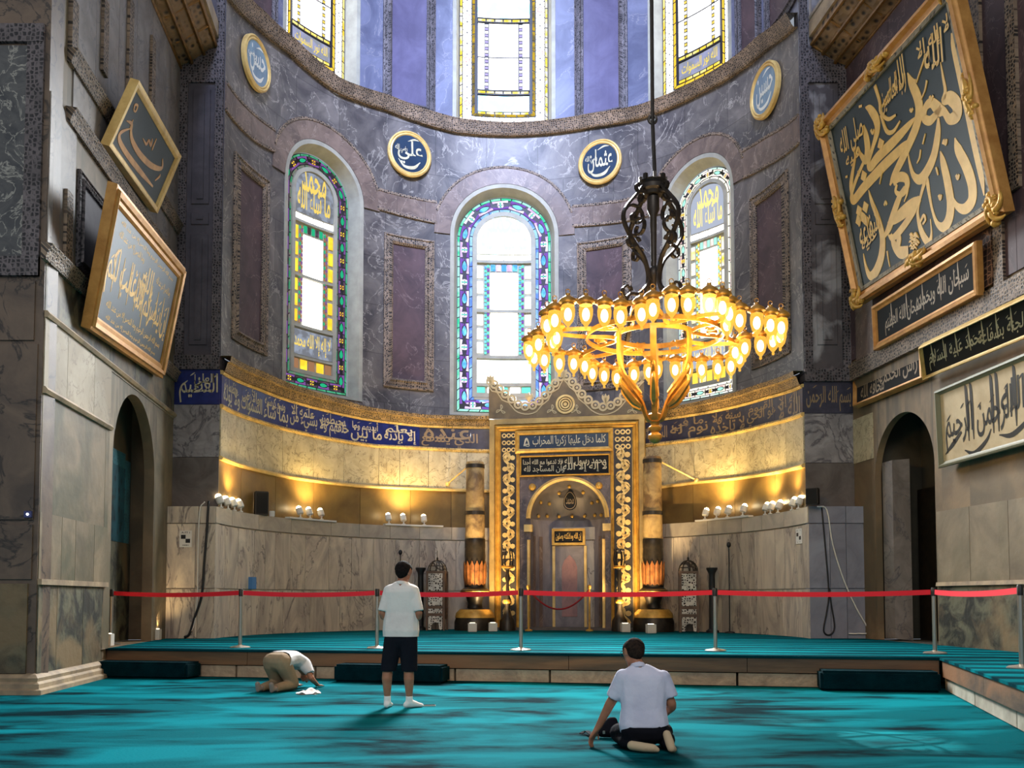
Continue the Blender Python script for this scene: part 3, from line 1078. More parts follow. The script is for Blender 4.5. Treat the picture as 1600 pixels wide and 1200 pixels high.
    if not upper:
        yl = (vs - b0) / H * .995
        ah = hi
        us = [uc - ah * math.cos(PI * t / 18) for t in range(19)]
        yb = Y(.735)
        gl.band(S, [(u, yb) for u in us], [(u, vs - .06 + math.sqrt(max(ah * ah - (u - uc) ** 2, 0))) for u in us], D1 - .01, D1, 8)
        for i in range(4):
            rp(-.98 + i * .5, -.98 + i * .5 + .44, .705, .728, 0)
        letters(-.80, .80, .745, .87, words, 9)
        letters(-.55, .6, .83, .93, 'محمد', 9)
        for x in (-.98, .74):                  # side lights
            for i in range(3):
                for (ya, yb_) in ((.475, .685), (.268, .462)):
                    h = (yb_ - ya) / 3
                    rp(x, x + .24, ya + i * h + .006, ya + (i + 1) * h - .010, 7)
        for x in (-.70, .50):                  # colonnettes
            for i in range(24):
                y0 = .27 + i * .0172
                rp(x + .02, x + .10, y0, y0 + .012, 3 if i % 2 else 4)
                rp(x + .11, x + .19, y0 + .006, y0 + .018, 4 if i % 2 else 2)
        for i in range(5):
            rp(-.46 + i * .19, -.46 + i * .19 + .16, .655, .685, (3, 1, 3, 1, 3)[i])
        rp(-.47, .47, .475, .645, 0, 3)
        rp(-.47, .47, .265, .460, 0, 3)
        rp(-.97, .97, .138, .242, 8, 6)
        letters(-.88, .88, .148, .232, 'لا إله إلا الله محمد', 9)
        for i, mi in enumerate((4, 7, 4, 7, 4)):
            rp(-.96 + i * .395, -.96 + i * .395 + (.34 if i % 2 else .30), .072, .118, mi)
        rp(-.96, .96, .05, .062, 6, 4)
    else:
        us = [uc - hi * math.cos(PI * t / 18) for t in range(19)]
        gl.band(S, [(u, Y(.66)) for u in us], [(u, vs + math.sqrt(max(hi * hi - (u - uc) ** 2, 0))) for u in us], D1 - .01, D1, 8)
        r0 = .10
        rp(-.98, .98, .105, .195, 8, 6)
        if style == 'upperside':
            letters(-.85, .85, .115, .185, 'الله نور السموات', 9)
        for x0, x1 in ((-.98, -.74), (-.56, .56), (.74, .98)):
            for ya, yb_ in ((.235, .420), (.428, .625)):
                rp(x0, x1, ya, yb_, 0, 3)
        for x in (-.71, .60):
            for i in range(20):
                y0 = .24 + i * .0193
                rp(x, x + .11, y0, y0 + .012, 1 if i % 2 else 9)
        for i in range(6):
            for yy in (.212, .64, .088):
                rp(-.98 + i * .33, -.98 + i * .33 + .28, yy, yy + .012, 5)
        for y in (.205, .228, .424, .634, .657):
            lead_bar(-1, 1, y, .005)
    gl.build('glass_panes', G[style], root)
    ld.build('leading', M['lead'], root)
    if not upper:                              # plaster bars standing before the leads
        mb = MB()
        bh = hg * .055
        P0, P1 = outl(bw - .01), outl(bw + bh * 1.6)
        mb.band(S, P0, P1, DG - .03, DG + .05, closed=True)
        for y in (.468, .255, .128, .065, .697):
            mb.rect(S, X(-1.05), X(1.05), Y(y) - bh * .55, Y(y) + bh * .55, DG - .03, DG + .04)
        mb.build('tracery_bars', M['plaster'], root)
    return root

window(1, AP, LOWC, 'centre')
window(2, AP, LOWL, 'left')
window(3, AP, LOWR, 'right')
window(4, AP, UPC, 'upper', True)
window(5, AP, UPL, 'upperside', True)
window(6, AP, UPR, 'upperside', True)
# ------------------------------------------------------------------ materials of the bema
M['beige'] = mat('beige_stone_slabs', srgb(138, 124, 100), .6, col2=srgb(96, 84, 66), scale=.8, dist=.8, lo=.34, hi=.66, col3=srgb(94, 86, 64), scale3=.55, island=.08, bump=.2)
M['beige_light'] = mat('pale_stone_slabs', srgb(164, 152, 130), .6, col2=srgb(134, 122, 100), scale=1.1, dist=.8, vein=srgb(112, 100, 84), vscale=1.2, vwidth=.014, island=.08, col3=srgb(140, 126, 102), scale3=.6)
M['brown_wall'] = mat('brown_plastered_wall', srgb(136, 114, 84), .65, col2=srgb(104, 86, 64), scale=.9, dist=.5, island=.05, bump=.15, col3=srgb(94, 82, 62), scale3=.5)
M['grey_slab'] = mat('cool_grey_slabs', srgb(138, 130, 124), .5, col2=srgb(104, 96, 90), scale=1.2, dist=1.2, vein=srgb(88, 84, 88), vscale=1.0, vwidth=.014, island=.08)
M['green_slab'] = mat('mossy_green_slabs', srgb(96, 94, 74), .6, col2=srgb(36, 36, 28), scale=2.2, dist=.8, lo=.42, hi=.57, col3=srgb(116, 98, 70), scale3=.9, island=.1, bump=.2)
M['stained'] = mat('stained_brown_slabs', srgb(124, 110, 86), .6, col2=srgb(92, 82, 62), scale=1.2, dist=.8, lo=.38, hi=.62, col3=srgb(76, 74, 52), scale3=.7, island=.10, bump=.2)
M['verde'] = mat('verde_antico', srgb(52, 54, 58), .45, col2=srgb(84, 84, 84), scale=2.2, dist=1.5, vein=srgb(150, 148, 140), vscale=1.9, vwidth=.018)
M['dark_brown'] = mat('dark_brown_marble', srgb(74, 62, 54), .5, col2=srgb(110, 92, 76), scale=1.0, dist=1.0, vein=srgb(46, 40, 36), vscale=.9, vwidth=.02, bump=.15)
M['pilaster'] = mat('dark_violet_pilaster', srgb(62, 58, 66), .7, col2=srgb(82, 77, 84), scale=2.0, dist=.6, bump=.1)
M['peeling'] = mat('peeling_violet_pilaster', srgb(64, 58, 60), .55, col2=srgb(84, 78, 80), scale=2.0, dist=.4, col3=srgb(150, 148, 150), scale3=1.3)
M['jamb_marble'] = mat('veined_grey_block', srgb(150, 146, 146), .45, col2=srgb(114, 110, 112), scale=1.6, dist=2.0, vein=srgb(78, 74, 80), vscale=1.2, vwidth=.03)
M['jamb_dark'] = mat('dark_grey_block', srgb(78, 70, 66), .5, col2=srgb(104, 96, 92), scale=1.4, dist=1.2)
M['blue_ledge'] = mat('blue_grey_ledge', srgb(142, 144, 156), .4, col2=srgb(116, 116, 128), scale=1.1, dist=1.0, island=.08)
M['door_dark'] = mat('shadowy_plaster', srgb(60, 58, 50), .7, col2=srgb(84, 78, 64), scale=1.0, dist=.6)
M['tile_panel'] = carved('iznik_tile_panel', srgb(44, 92, 104), srgb(34, 46, 60), 5, rough=.35, bump=.1)
M['tile_border'] = carved('iznik_tile_border', srgb(60, 120, 132), srgb(30, 62, 78), 16, rough=.35, bump=.1)
M['trim_cream'] = mat('worn_cream_moulding', srgb(172, 150, 118), .6, col2=srgb(128, 112, 92), scale=2.5, bump=.2)
M['soffit'] = carved('carved_soffit', srgb(140, 112, 80), srgb(40, 32, 28), 5, bump=.9)
M['lattice_iron'] = mat('pale_railing', srgb(150, 142, 134), .6)
M['plat_wood'] = mat('dark_stained_boards', srgb(104, 80, 56), .6, col2=srgb(66, 50, 36), scale=2.0, stretch=(.25, 1, 3), col3=srgb(128, 90, 58), scale3=.8, bump=.1)
M['plat_stone'] = mat('worn_pink_stone', srgb(186, 160, 130), .7, col2=srgb(146, 122, 100), scale=3.0, dist=.6, island=.10, bump=.4)
M['plat_white'] = mat('white_worn_stone', srgb(178, 172, 156), .7, col2=srgb(138, 132, 116), scale=2.0, island=.06, bump=.2)

def carpet_mat(name, a, b, stretch, rows=None, lo=.36, hi=.60, scale=1.0, sheen_streak=None):
    m = mat(name, a, .9, col2=b, col3=sheen_streak, scale3=.9, scale=scale, detail=7, stretch=stretch, dist=.35, lo=lo, hi=hi, bump=.35, bscale=60, spec=.02)
    if rows:
        nt = m.node_tree
        bs = nt.nodes['Principled BSDF']
        c = bs.inputs['Base Color'].links[0].from_socket
        geo = nt.nodes.new('ShaderNodeNewGeometry')
        mp = nt.nodes.new('ShaderNodeMapping')
        mp.inputs['Rotation'].default_value = (0, 0, rows[1])
        nt.links.new(geo.outputs['Position'], mp.inputs[0])
        wv = nt.nodes.new('ShaderNodeTexWave')
        wv.wave_type = 'BANDS'
        wv.bands_direction = 'Y'
        wv.inputs['Scale'].default_value = rows[0]
        wv.inputs['Distortion'].default_value = .6
        wv.inputs['Detail'].default_value = 2
        nt.links.new(mp.outputs[0], wv.inputs[0])
        f = _ramp(nt, wv.outputs[0], [(.25, (.30, .30, .34)), (.62, (1.15, 1.15, 1.15))])
        nt.links.new(_mix(nt, 1.0, c, f, 'MULTIPLY'), bs.inputs['Base Color'])
    return m
M['carpet'] = carpet_mat('teal_carpet', srgb(0, 30, 36), srgb(0, 87, 95), (.52, 1.3, 1), lo=.40, hi=.54, scale=1.0, sheen_streak=srgb(4, 116, 126))  # bright and dark patches paint in the sheen of brushed pile
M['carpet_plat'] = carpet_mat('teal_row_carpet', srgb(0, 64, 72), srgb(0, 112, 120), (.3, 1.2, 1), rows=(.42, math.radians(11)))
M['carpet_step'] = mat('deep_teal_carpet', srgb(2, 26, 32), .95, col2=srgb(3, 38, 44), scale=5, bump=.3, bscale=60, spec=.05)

# ------------------------------------------------------------------ side walls of the bema
LX0, LY0 = -6.63, 13.4
LW = Plane((LX0, LY0, 0), (-.11, 1, 0))        # left wall, u grows away from the camera
LEN_L = math.hypot(7.6, .84)
RW = Plane((7.52, 21.0, 0), (.1, -1, 0))       # right wall, u grows towards the camera
JF = Plane((0, 21.0, 0), (1, 0, 0))            # wall either side of the apse mouth
JL = Plane((0, 20.6, 0), (1, 0, 0))            # its thicker foot
PF = Plane((0, LY0, 0), (1, 0, 0))             # front of the left pier
HV = 21.5

def quadpx(mb, S, pts, d0, d1, mi=0):
    mb.poly(S, [S.uv(*p) for p in pts], d0, d1, mi)
def rectpx(mb, S, a, b, d0, d1, mi=0, bev=0):
    (u0, v1), (u1, v0) = S.uv(*a), S.uv(*b)
    mb.rect(S, min(u0, u1), max(u0, u1), min(v0, v1), max(v0, v1), d0, d1, mi, bev)

# --- left
wall_left = struct('wall_left', (-7.0, 17, 0))
du0, du1 = LW.uv(173, 850)[0], LW.uv(239, 850)[0]
dtop = LW.uv(207, 614)[1]
DL = opening((du0 + du1) / 2, (du1 - du0) / 2, 0, dtop)
mb = MB(); zone(mb, LW, lambda u: 0, lambda u: HV, [DL], 0, LEN_L, 0, .6); mb.build('stone_wall', M['beige'], wall_left)
vC, vB, vA = LW.uv(62, 606)[1], LW.uv(62, 484)[1], LW.uv(65, 392)[1]
vD = LW.uv(103, 177)[1]
vF = LW.uv(170, 914)[1]
uD = LW.uv(172, 620)[0]
mb = MB(); slabs(mb, LW, lambda u: vC, lambda u: vB, [.02, .95, 2.2, uD], -.01, .02); slabs(mb, LW, lambda u: dtop + .1, lambda u: vB, [uD, uD + 1.2, LEN_L], -.01, .015)
mb.build('pale_slabs', M['beige_light'], wall_left)
mb = MB(); slabs(mb, LW, lambda u: vB, lambda u: vA, [.02, 1.6, 3.0, 4.6, LEN_L], -.01, .01); mb.build('green_slabs', M['green_slab'], wall_left)
mb = MB(); slabs(mb, LW, lambda u: .25, lambda u: vF, [.02, .75, 1.9, 2.9, uD - .25], -.01, .02); mb.build('mossy_foot_slabs', M['green_slab'], wall_left)
mb = MB()
vG = LW.uv(62, 800)[1]
slabs(mb, LW, lambda u: vF, lambda u: vG, [.02, .9, 1.5, 2.4, uD], -.01, .012); slabs(mb, LW, lambda u: vG, lambda u: vC, [.02, 2.9, uD], -.01, .008)
mb.build('stained_slabs', M['stained'], wall_left)
# upper cladding: pale slabs between carved uprights and ledges
vH = LW.uv(105, 84)[1]
mb = MB()
slabs(mb, LW, lambda u: vA, lambda u: vD, [.02, 1.1], -.01, .02)
slabs(mb, LW, lambda u: vD + .1, lambda u: vH, [.9, 2.6, 4.2, 5.8, LEN_L], -.01, .02)
slabs(mb, LW, lambda u: vH + .2, lambda u: 13.4, [.9, 1.9, 3.1, 4.2, 5.3, 6.4, LEN_L], -.01, .02)
mb.build('upper_slabs', M['grey_slab'], wall_left)
mb = MB()
for (a, b) in (((64, 390), (110, 430)), ((103, 177), (200, 300)), ((105, 84), (185, 195))):
    v = LW.uv(*a)[1]
    u = LW.uv(*a)[0]
    mb.sweep(LW, [(u, v), (LEN_L, v)], [(-.12, 0), (-.12, .06), (.0, .10), (.10, .16), (.12, 0)])
for (px, ya, yb) in ((103, 300, 415), (112, 0, 90), (161, 0, 120), (201, 0, 170), (236, 60, 200)):
    (u, va), vb = LW.uv(px, ya), LW.uv(px, yb)[1]
    mb.rect(LW, u - .13, u + .13, min(va, vb), max(va, vb), -.01, .07)
mb.build('carved_border', M['carved'], wall_left)
mb = MB()
for v in (vC, vB):
    mb.sweep(LW, [(.02, v), (uD if v == vC else LEN_L, v)], [(-.05, 0), (-.05, .05), (.0, .08), (.05, .04), (.05, 0)])
mb.sweep(LW, [(.02, vF), (uD - .05, vF)], [(-.04, 0), (-.04, .06), (.04, .06), (.04, 0)])
mb.build('thin_moulding', M['trim_cream'], wall_left)
(pu0, pv1), (pu1, pv0) = LW.uv(121, 262), LW.uv(152, 440)
framed(LW, pu0, pu1 + .6, vA + .25, vD - .6, .16, 'pilaster', 'carved_dark', 'sunk_panel', wall_left)

# arched doorway in the left wall, with the tiled passage behind it
def doorway(n, S, o, depth, mats, floor_v, wall, back, extra=.5):
    root = struct('door_%d' % n, tuple(S.P(o['uc'], floor_v, 0)))
    uc, h, vs = o['uc'], o['half'], o['vs']
    pts = [(uc - h, lin(floor_v, vs, t / 8)) for t in range(8)] + [(uc - h * math.cos(PI * t / 24), vs + h * math.sin(PI * t / 24)) for t in range(25)] + [(uc + h, lin(vs, floor_v, t / 8)) for t in range(1, 9)]
    mb = MB()
    m = len(pts)
    mb.add([S.P(a, b, 0) for a, b in pts] + [S.P(a, b, -depth) for a, b in pts], [(i, i + 1, m + i + 1, m + i) for i in range(m - 1)])
    mb.build('arch_reveal', mats[0], root)
    mb = MB()
    mb.rect(S, uc - h - extra, uc + h + extra, floor_v, vs + h + .3, -depth - back - .1, -depth - back)
    for s in (-1, 1):                          # passage cheeks
        u = uc + s * (h + extra)
        mb.add([S.P(u, floor_v, -depth), S.P(u, floor_v, -depth - back), S.P(u, vs + h + .3, -depth - back), S.P(u, vs + h + .3, -depth)], [(0, 1, 2, 3)])
        a, b = uc + s * h, u
        mb.add([S.P(a, floor_v, -depth), S.P(b, floor_v, -depth), S.P(b, vs + h + .3, -depth), S.P(a, vs + h + .3, -depth)], [(0, 1, 2, 3)])
    v = floor_v - .005
    mb.add([S.P(uc - h - extra, v, .05), S.P(uc + h + extra, v, .05), S.P(uc + h + extra, v, -depth - back), S.P(uc - h - extra, v, -depth - back)], [(0, 1, 2, 3)])
    v = vs + h + .3
    mb.add([S.P(uc - h - extra, v, -depth), S.P(uc + h + extra, v, -depth), S.P(uc + h + extra, v, -depth - back), S.P(uc - h - extra, v, -depth - back)], [(0, 1, 2, 3)])
    mb.build('passage', mats[1], root)
    return root
d1 = doorway(1, LW, DL, .20, (M['brown_wall'], M['brown_wall']), PLAT, wall_left, .40, .5)
DB = -.59
(tu0, tv1), (tu1, tv0) = LW.uv(176, 722, DB), LW.uv(222, 852, DB)
vt, vb = LW.uv(200, 722, DB)[1], LW.uv(200, 850, DB)[1]
tu1 = du1 + .30
mb = MB(); mb.rect(LW, du0 - .4, du1 + .45, PLAT, vb, DB - .05, DB + .02); mb.build('dark_foot', M['green_slab'], d1)
mb = MB(); mb.rect(LW, tu0 - .6, tu1 - .35, vb, vt, DB - .05, DB + .03); mb.build('tile_panel', M['tile_panel'], d1)
mb = MB()
for a, b, c, d in ((tu1 - .35, tu1, vb, vt), (tu0 - .6, tu1 - .35, vt - .18, vt + .12), ):
    mb.rect(LW, a, b, c, d, DB - .05, DB + .035)
mb.build('tile_border', M['tile_border'], d1)

# --- pier in the left foreground
wall_pier = struct('wall_pier', (-8, LY0, 0))
mb = MB(); mb.rect(PF, -11, LX0, 0, HV, -.4, 0); mb.build('pier_face', M['dark_brown'], wall_pier)
mb = MB(); rectpx(mb, PF, (-160, 72), (40, 402), -.01, .02); mb.build('green_panel', M['verde'], wall_pier)
mb = MB()
rectpx(mb, PF, (46, 40), (62, 432), -.01, .05); rectpx(mb, PF, (-160, 402), (62, 432), -.01, .06); rectpx(mb, PF, (-160, 40), (70, 68), -.01, .06)
mb.build('carved_border', M['carved_dark'], wall_pier)
mb = MB(); rectpx(mb, PF, (-160, 440), (54, 532), -.01, .03); rectpx(mb, PF, (-160, 538), (53, 812), -.01, .025); rectpx(mb, PF, (-160, 820), (50, 905), -.01, .03)
mb.build('brown_slabs', M['dark_brown'], wall_pier)
mb = MB(); rectpx(mb, PF, (-160, 912), (41, 1052), -.01, .03); mb.build('mossy_foot_slab', M['green_slab'], wall_pier)
bt = struct('baseboard_left', (LX0, LY0, 0))
prof = [(-.0, 0), (.0, .20), (.06, .20), (.08, .14), (.14, .14), (.17, .09), (.22, .10), (.26, .05), (.28, 0)]
pl = []
path = [(-11.0, LY0), (LX0, LY0), (LX0 - .11 * 3.2, LY0 + 3.2)]
n2 = [(0, -1), (.72, -.76), (.99, .11)]
vs_, fs_ = [], []
for (x, y), (nx, ny) in zip(path, n2):
    k = 1.0 if abs(nx) < .1 or abs(nx) > .9 else 1.35
    for z, d in prof:
        vs_.append((x + nx * d * k, y + ny * d * k, z))
k = len(prof)
for i in range(2):
    for j in range(k - 1):
        fs_.append((i * k + j, (i + 1) * k + j, (i + 1) * k + j + 1, i * k + j + 1))
mb = MB(); mb.add(vs_, fs_); mb.build('base_moulding', M['trim_cream'], bt)

# --- wall faces either side of the apse mouth
XL, XR = LX0 - .11 * 7.6, 7.52
def jamb(side):
    s = -1 if side == 'left' else 1
    x0, x1 = (XL, -AP.R) if s < 0 else (AP.R, XR)
    root = struct('wall_jamb_' + side, ((x0 + x1) / 2, 21, 0))
    if s < 0:
        y_cap, y_base, y_i0, y_i1, y_m, y_d = 556, 578, 582, 632, 714, 784
    else:
        y_cap, y_base, y_i0, y_i1, y_m, y_d = 577, 597, 600, 646, 723, 792
    xm = 300 if s < 0 else 1303
    V = lambda y: JF.uv(xm, y)[1]
    mb = MB(); mb.rect(JF, x0, x1, V(y_cap), HV, -.3, 0); mb.build('pilaster', M['pilaster'] if s < 0 else M['peeling'], root)
    w = x1 - x0
    mb = MB()
    for a in (x0 + .02, x1 - .20):
        mb.rect(JF, a, a + .18, V(y_cap), HV, -.01, .05)
    mb.rect(JF, x0 + .2, x1 - .2, JF.uv(300, 130)[1], JF.uv(300, 78)[1], -.01, .05)
    mb.build('carved_edge', M['carved_dark'], root)
    mb = MB()
    for ya, yb in ((140, 320), (332, 352), (366, 540)):
        va, vb = JF.uv(300, yb)[1], JF.uv(300, ya)[1]
        mb.rect(JF, x0 + .30, x1 - .30, va, vb, -.01, .03, bev=.02)
        mb.rect(JF, x0 + .42, x1 - .42, va + .1, vb - .1, -.01, .055, bev=.02)
    mb.build('sunk_panels', M['pilaster'] if s < 0 else M['peeling'], root)
    mb = MB(); mb.rect(JF, x0, x1, V(y_base), V(y_cap), -.3, .10); mb.build('carved_cap', M['carved_dark'], root)
    mb = MB(); mb.rect(JF, x0, x1, V(y_i1), V(y_i0), -.3, .02); mb.rect(JF, x0, x1, V(y_i0), V(y_base), -.3, .03); mb.build('inscription_tiles', M['tile_blue'] if s < 0 else M['tile_slate'], root)
    mb = MB()
    if s < 0:
        write(mb, JF, 'العظيم', x0 + .12, x1 - .04, V(y_i1) + .04, V(y_i0) - .03, .026, marks=4)
        write(mb, JF, 'العلي', x0 + .45, x1 - .12, lin(V(y_i1), V(y_i0), .5), V(y_i0) - .03, .026)
    else:
        write(mb, JF, 'بسم الله الرحمن', x0 + .04, x1 - .04, V(y_i1) + .04, V(y_i0) - .05, .026, marks=4)
    mb.build('cream_inscription', M['letter'] if s < 0 else M['letter_dull'], root)
    mb = MB(); mb.rect(JF, x0, x1, V(y_m), V(y_i1) - .01, -.3, .02); mb.build('veined_block', M['jamb_marble'], root)
    mb = MB(); mb.rect(JF, x0, x1, 3.28, V(y_m) - .01, -.3, .02); mb.build('dark_block', M['jamb_dark'], root)
    # foot
    if s < 0:
        a0, a1 = LX0 - .11 * 7.2, -LO.R
        brk = [a0, a0 + .62, a1 - .36, a1]
    else:
        a0, a1 = LO.R, 7.60
        brk = [a0, a0 + .45, a1 - .42, a1]
    mm = M['dado'] if s < 0 else M['blue_ledge']
    mb = MB(); slabs(mb, JL, lambda u: PLAT - .02, lambda u: 1.52, brk, -.03, 0); slabs(mb, JL, lambda u: 1.54, lambda u: 2.92, brk, -.03, 0); slabs(mb, JL, lambda u: 2.94, lambda u: 3.3, brk[:1] + brk[2:], -.03, .012)
    mb.rect(JL, a0, a1, 0, 3.29, -.3, -.031)
    mb.add([JL.P(a0, 3.3, .012), JL.P(a1, 3.3, .012), JL.P(a1, 3.3, -.42), JL.P(a0, 3.3, -.42)], [(0, 1, 2, 3)])
    mb.build('marble_foot', mm, root)
jamb('left'); jamb('right')

# --- right
wall_right = struct('wall_right', (8.0, 15, 0))
ru0, ru1 = RW.uv(1369, 850)[0], RW.uv(1463, 850)[0]
rtop = RW.uv(1414, 643)[1]
DR = opening((ru0 + ru1) / 2, (ru1 - ru0) / 2, 0, rtop)
LEN_R = 15.0
mb = MB(); zone(mb, RW, lambda u: 0, lambda u: HV, [DR], 0, LEN_R, 0, .8); mb.build('plastered_wall', M['brown_wall'], wall_right)
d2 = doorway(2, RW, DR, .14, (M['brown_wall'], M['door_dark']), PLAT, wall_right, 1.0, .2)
mb = MB()
jp = RW.uv(1372, 720)[1]
mb.rect(RW, ru0 + .02, ru0 + .50, PLAT, jp, -.50, -.14, bev=.03)
mb.build('door_pillar', M['grey_slab'], d2)
mb = MB()
x = RW.uv(1434, 800, -.9)[0]
mb.rect(RW, x, ru1 + .3, PLAT, RW.uv(1450, 762, -.9)[1], -.98, -.9)
mb.build('door_leaf', M['bronze'], d2)
rC, rF = RW.uv(1463, 800)[1], RW.uv(1463, 913)[1]
mb = MB(); slabs(mb, RW, lambda u: rF + .03, lambda u: rC, [ru1 + .05, ru1 + 1.1, ru1 + 2.2, ru1 + 4, LEN_R], -.01, .015); mb.build('beige_slabs', M['beige'], wall_right)
mb = MB(); slabs(mb, RW, lambda u: .02, lambda u: rF - .03, [ru1 + .05, ru1 + 2.6, ru1 + 5.2, LEN_R], -.01, .02); mb.build('mossy_foot_slabs', M['green_slab'], wall_right)
mb = MB(); mb.sweep(RW, [(ru1 + .05, rF), (LEN_R, rF)], [(-.035, 0), (-.035, .06), (.035, .05), (.035, 0)]); mb.build('thin_moulding', M['trim_cream'], wall_right)
mb = MB()
v0, v1 = RW.uv(1345, 722)[1], RW.uv(1345, 652)[1]
slabs(mb, RW, lambda u: v0, lambda u: v1, [.02, ru0 - .02], -.01, .015); mb.build('pale_slabs', M['cream_marble'], wall_right)
# upper cladding of dark marble with carved uprights
vU = RW.uv(1450, 500)[1]
mb = MB(); slabs(mb, RW, lambda u: vU, lambda u: HV, breaks(0, LEN_R, 2.2, .2, 4), -.01, .03); mb.build('dark_marble_cladding', M['porphyry'], wall_right)
mb = MB()
for px in (1535, 1590):
    u = RW.uv(px, 200)[0]
    mb.rect(RW, u - .12, u + .12, vU + 1.3, HV, -.01, .09)
v = RW.uv(1450, 520)[1]
mb.rect(RW, .02, LEN_R, v - .22, v + .15, -.01, .10)
u = RW.uv(1566, 400)[0]
mb.rect(RW, u - .13, u + .13, v, RW.uv(1566, 350)[1], -.01, .08)
mb.build('carved_border', M['carved'], wall_right)
u = RW.uv(1548, 400)[0]
mb = MB(); mb.rect(RW, u - .12, u + .12, RW.uv(1548, 448)[1], RW.uv(1548, 360)[1], -.01, .06); mb.build('fret_border', carved('fret_stone', srgb(150, 112, 88), srgb(64, 46, 40), 10, kind='EDGE', lo=.04, hi=.10), wall_right)
u = RW.uv(1352, 520)[0]
mb = MB(); mb.rect(RW, u - .35, u + .45, RW.uv(1352, 575)[1], RW.uv(1352, 470)[1], -.01, .05); mb.build('worn_pilaster', M['brown_marble'], wall_right)

# gallery cornices above both walls
def gallery(n, S, u0, u1, rail):
    root = struct('trim_%d' % n, tuple(S.P((u0 + u1) / 2, 13.3, .4)))
    sec = [(0.0, 13.25), (.25, 13.35), (.80, 13.75), (.80, 13.9), (.86, 13.9), (.86, 14.25), (.0, 14.25)]
    mb = MB()
    k = len(sec)
    for a, b, keep in ((0, 3, 'soffit'), (3, k - 1, 'edge')):
        mb = MB()
        s2 = sec[a:b + 1]
        m = len(s2)
        N = 12
        vs, uv = [], []
        for i in range(N + 1):
            u = lin(u0, u1, i / N)
            for d, z in s2:
                vs.append(S.P(u, z, d)); uv.append((u, d + z))
        mb.add(vs, [(i * m + j, (i + 1) * m + j, (i + 1) * m + j + 1, i * m + j + 1) for i in range(N) for j in range(m - 1)], 0, uv)
        mb.build('carved_soffit' if keep == 'soffit' else 'gallery_edge', M['soffit'] if keep == 'soffit' else M['trim_cream'], root)
    mb = MB()
    for d, z in ((.02, 13.22), (.27, 13.33), (.54, 13.53), (.80, 13.73)):
        mb.tube([S.P(u0, z, d), S.P(u1, z, d)], .045, 6)
    k = int(abs(u1 - u0) / .9)
    for i in range(k + 1):
        u = lin(u0, u1, i / k)
        mb.tube([S.P(u, 13.3, .1), S.P(u, 13.72, .78)], .035, 6)
    mb.build('soffit_ribs', M['gold_dark'], root)
    if rail:
        mb = MB()
        mb.tube([S.P(u0, 15.6, .82), S.P(u1, 15.6, .82)], .05, 6); mb.tube([S.P(u0, 14.35, .82), S.P(u1, 14.35, .82)], .05, 6)
        k = int(abs(u1 - u0) / .42)
        for i in range(k + 1):
            u = lin(u0, u1, i / k)
            if i % 3 == 0:
                mb.tube([S.P(u, 14.3, .82), S.P(u, 15.6, .82)], .03, 5)
            else:
                mb.tube(smooth_path([tuple(S.P(u + .12 * math.sin(j * 1.9), 14.35 + j * .155, .82)) for j in range(9)], 3), .018, 4)
        mb.build('railing', M['lattice_iron'], root)
gallery(1, LW, .4, LEN_L, False)
gallery(2, RW, .0, 7.5, True)

# ------------------------------------------------------------------ floor, platform, steps
mb = MB()
mb.add([(-12, -4, 0), (12, -4, 0), (12, 24, 0), (-12, 24, 0)], [(0, 1, 2, 3)])
fl = mb.build('floor', M['carpet']); fl['kind'] = 'structure'

PA, PB, PE = Vector((-7.05, 16.55, 0)), Vector((6.16, 13.9, 0)), Vector((3.95, 5.75, 0))
pdir = (PB - PA).normalized()
FP = Plane(PA, pdir)                           # front of the platform
FE = Plane(PB, (PE - PB).normalized())         # its flank towards the camera
plat = thing('raised_platform', 'low raised platform under teal carpet filling the apse behind the barrier posts', 'platform', tuple(PA.lerp(PB, .5)))
arc = [LO.P(u, 0, .02) for u in np.linspace(LEND, -LEND, 40)]
RX = lambda y: 7.52 + .1 * (21 - y)
outline_ = [PA, PB, PE, Vector((RX(5.75) - .02, 5.75, 0)), Vector((RX(20.58) - .05, 20.58, 0))] + [Vector((p.x, p.y, 0)) for p in arc] + [Vector((LX0 - .11 * 7.15 + .03, 20.57, 0)), Vector((LX0 - .11 * 3.2 + .03, 16.6, 0))]
def slab_poly(mb, pts, z0, z1, grow=0):
    n = len(pts)
    mb.add([(p.x, p.y, z1) for p in pts] + [(p.x, p.y, z0) for p in pts], [tuple(range(n))] + [(i, n + i, n + (i + 1) % n, (i + 1) % n) for i in range(n)])
mb = MB(); slab_poly(mb, outline_, PLAT - .035, PLAT); mb.build('carpet_deck', M['carpet_plat'], plat)
LF = (PB - PA).length
LE = (PE - PB).length
mb = MB()
for a, b in zip(np.linspace(0, LF, 6), np.linspace(0, LF, 6)[1:]):
    mb.rect(FP, a + .004, b - .004, .215, PLAT - .036, -.12, -.02)
for a, b in zip(np.linspace(0.1, LE, 4), np.linspace(0.1, LE, 4)[1:]):
    mb.rect(FE, a + .004, b - .004, .20, PLAT - .036, -.12, -.02)
mb.build('board_facing', M['plat_wood'], plat)
mb = MB()
bk = breaks(0, LF, 1.3, .3, 21)
for a, b in zip(bk, bk[1:]):
    mb.rect(FP, a + .006, b - .006, 0.0, .212, -.2, -.05, bev=.012)
mb.build('stone_plinth', M['plat_stone'], plat)
mb = MB()
for a, b in zip(np.linspace(0.05, LE, 5), np.linspace(.05, LE, 5)[1:]):
    mb.rect(FE, a + .006, b - .006, 0.0, .198, -.2, -.06, bev=.012)
mb.build('stone_plinth', M['plat_white'], plat, label='white stone plinth of the flank')

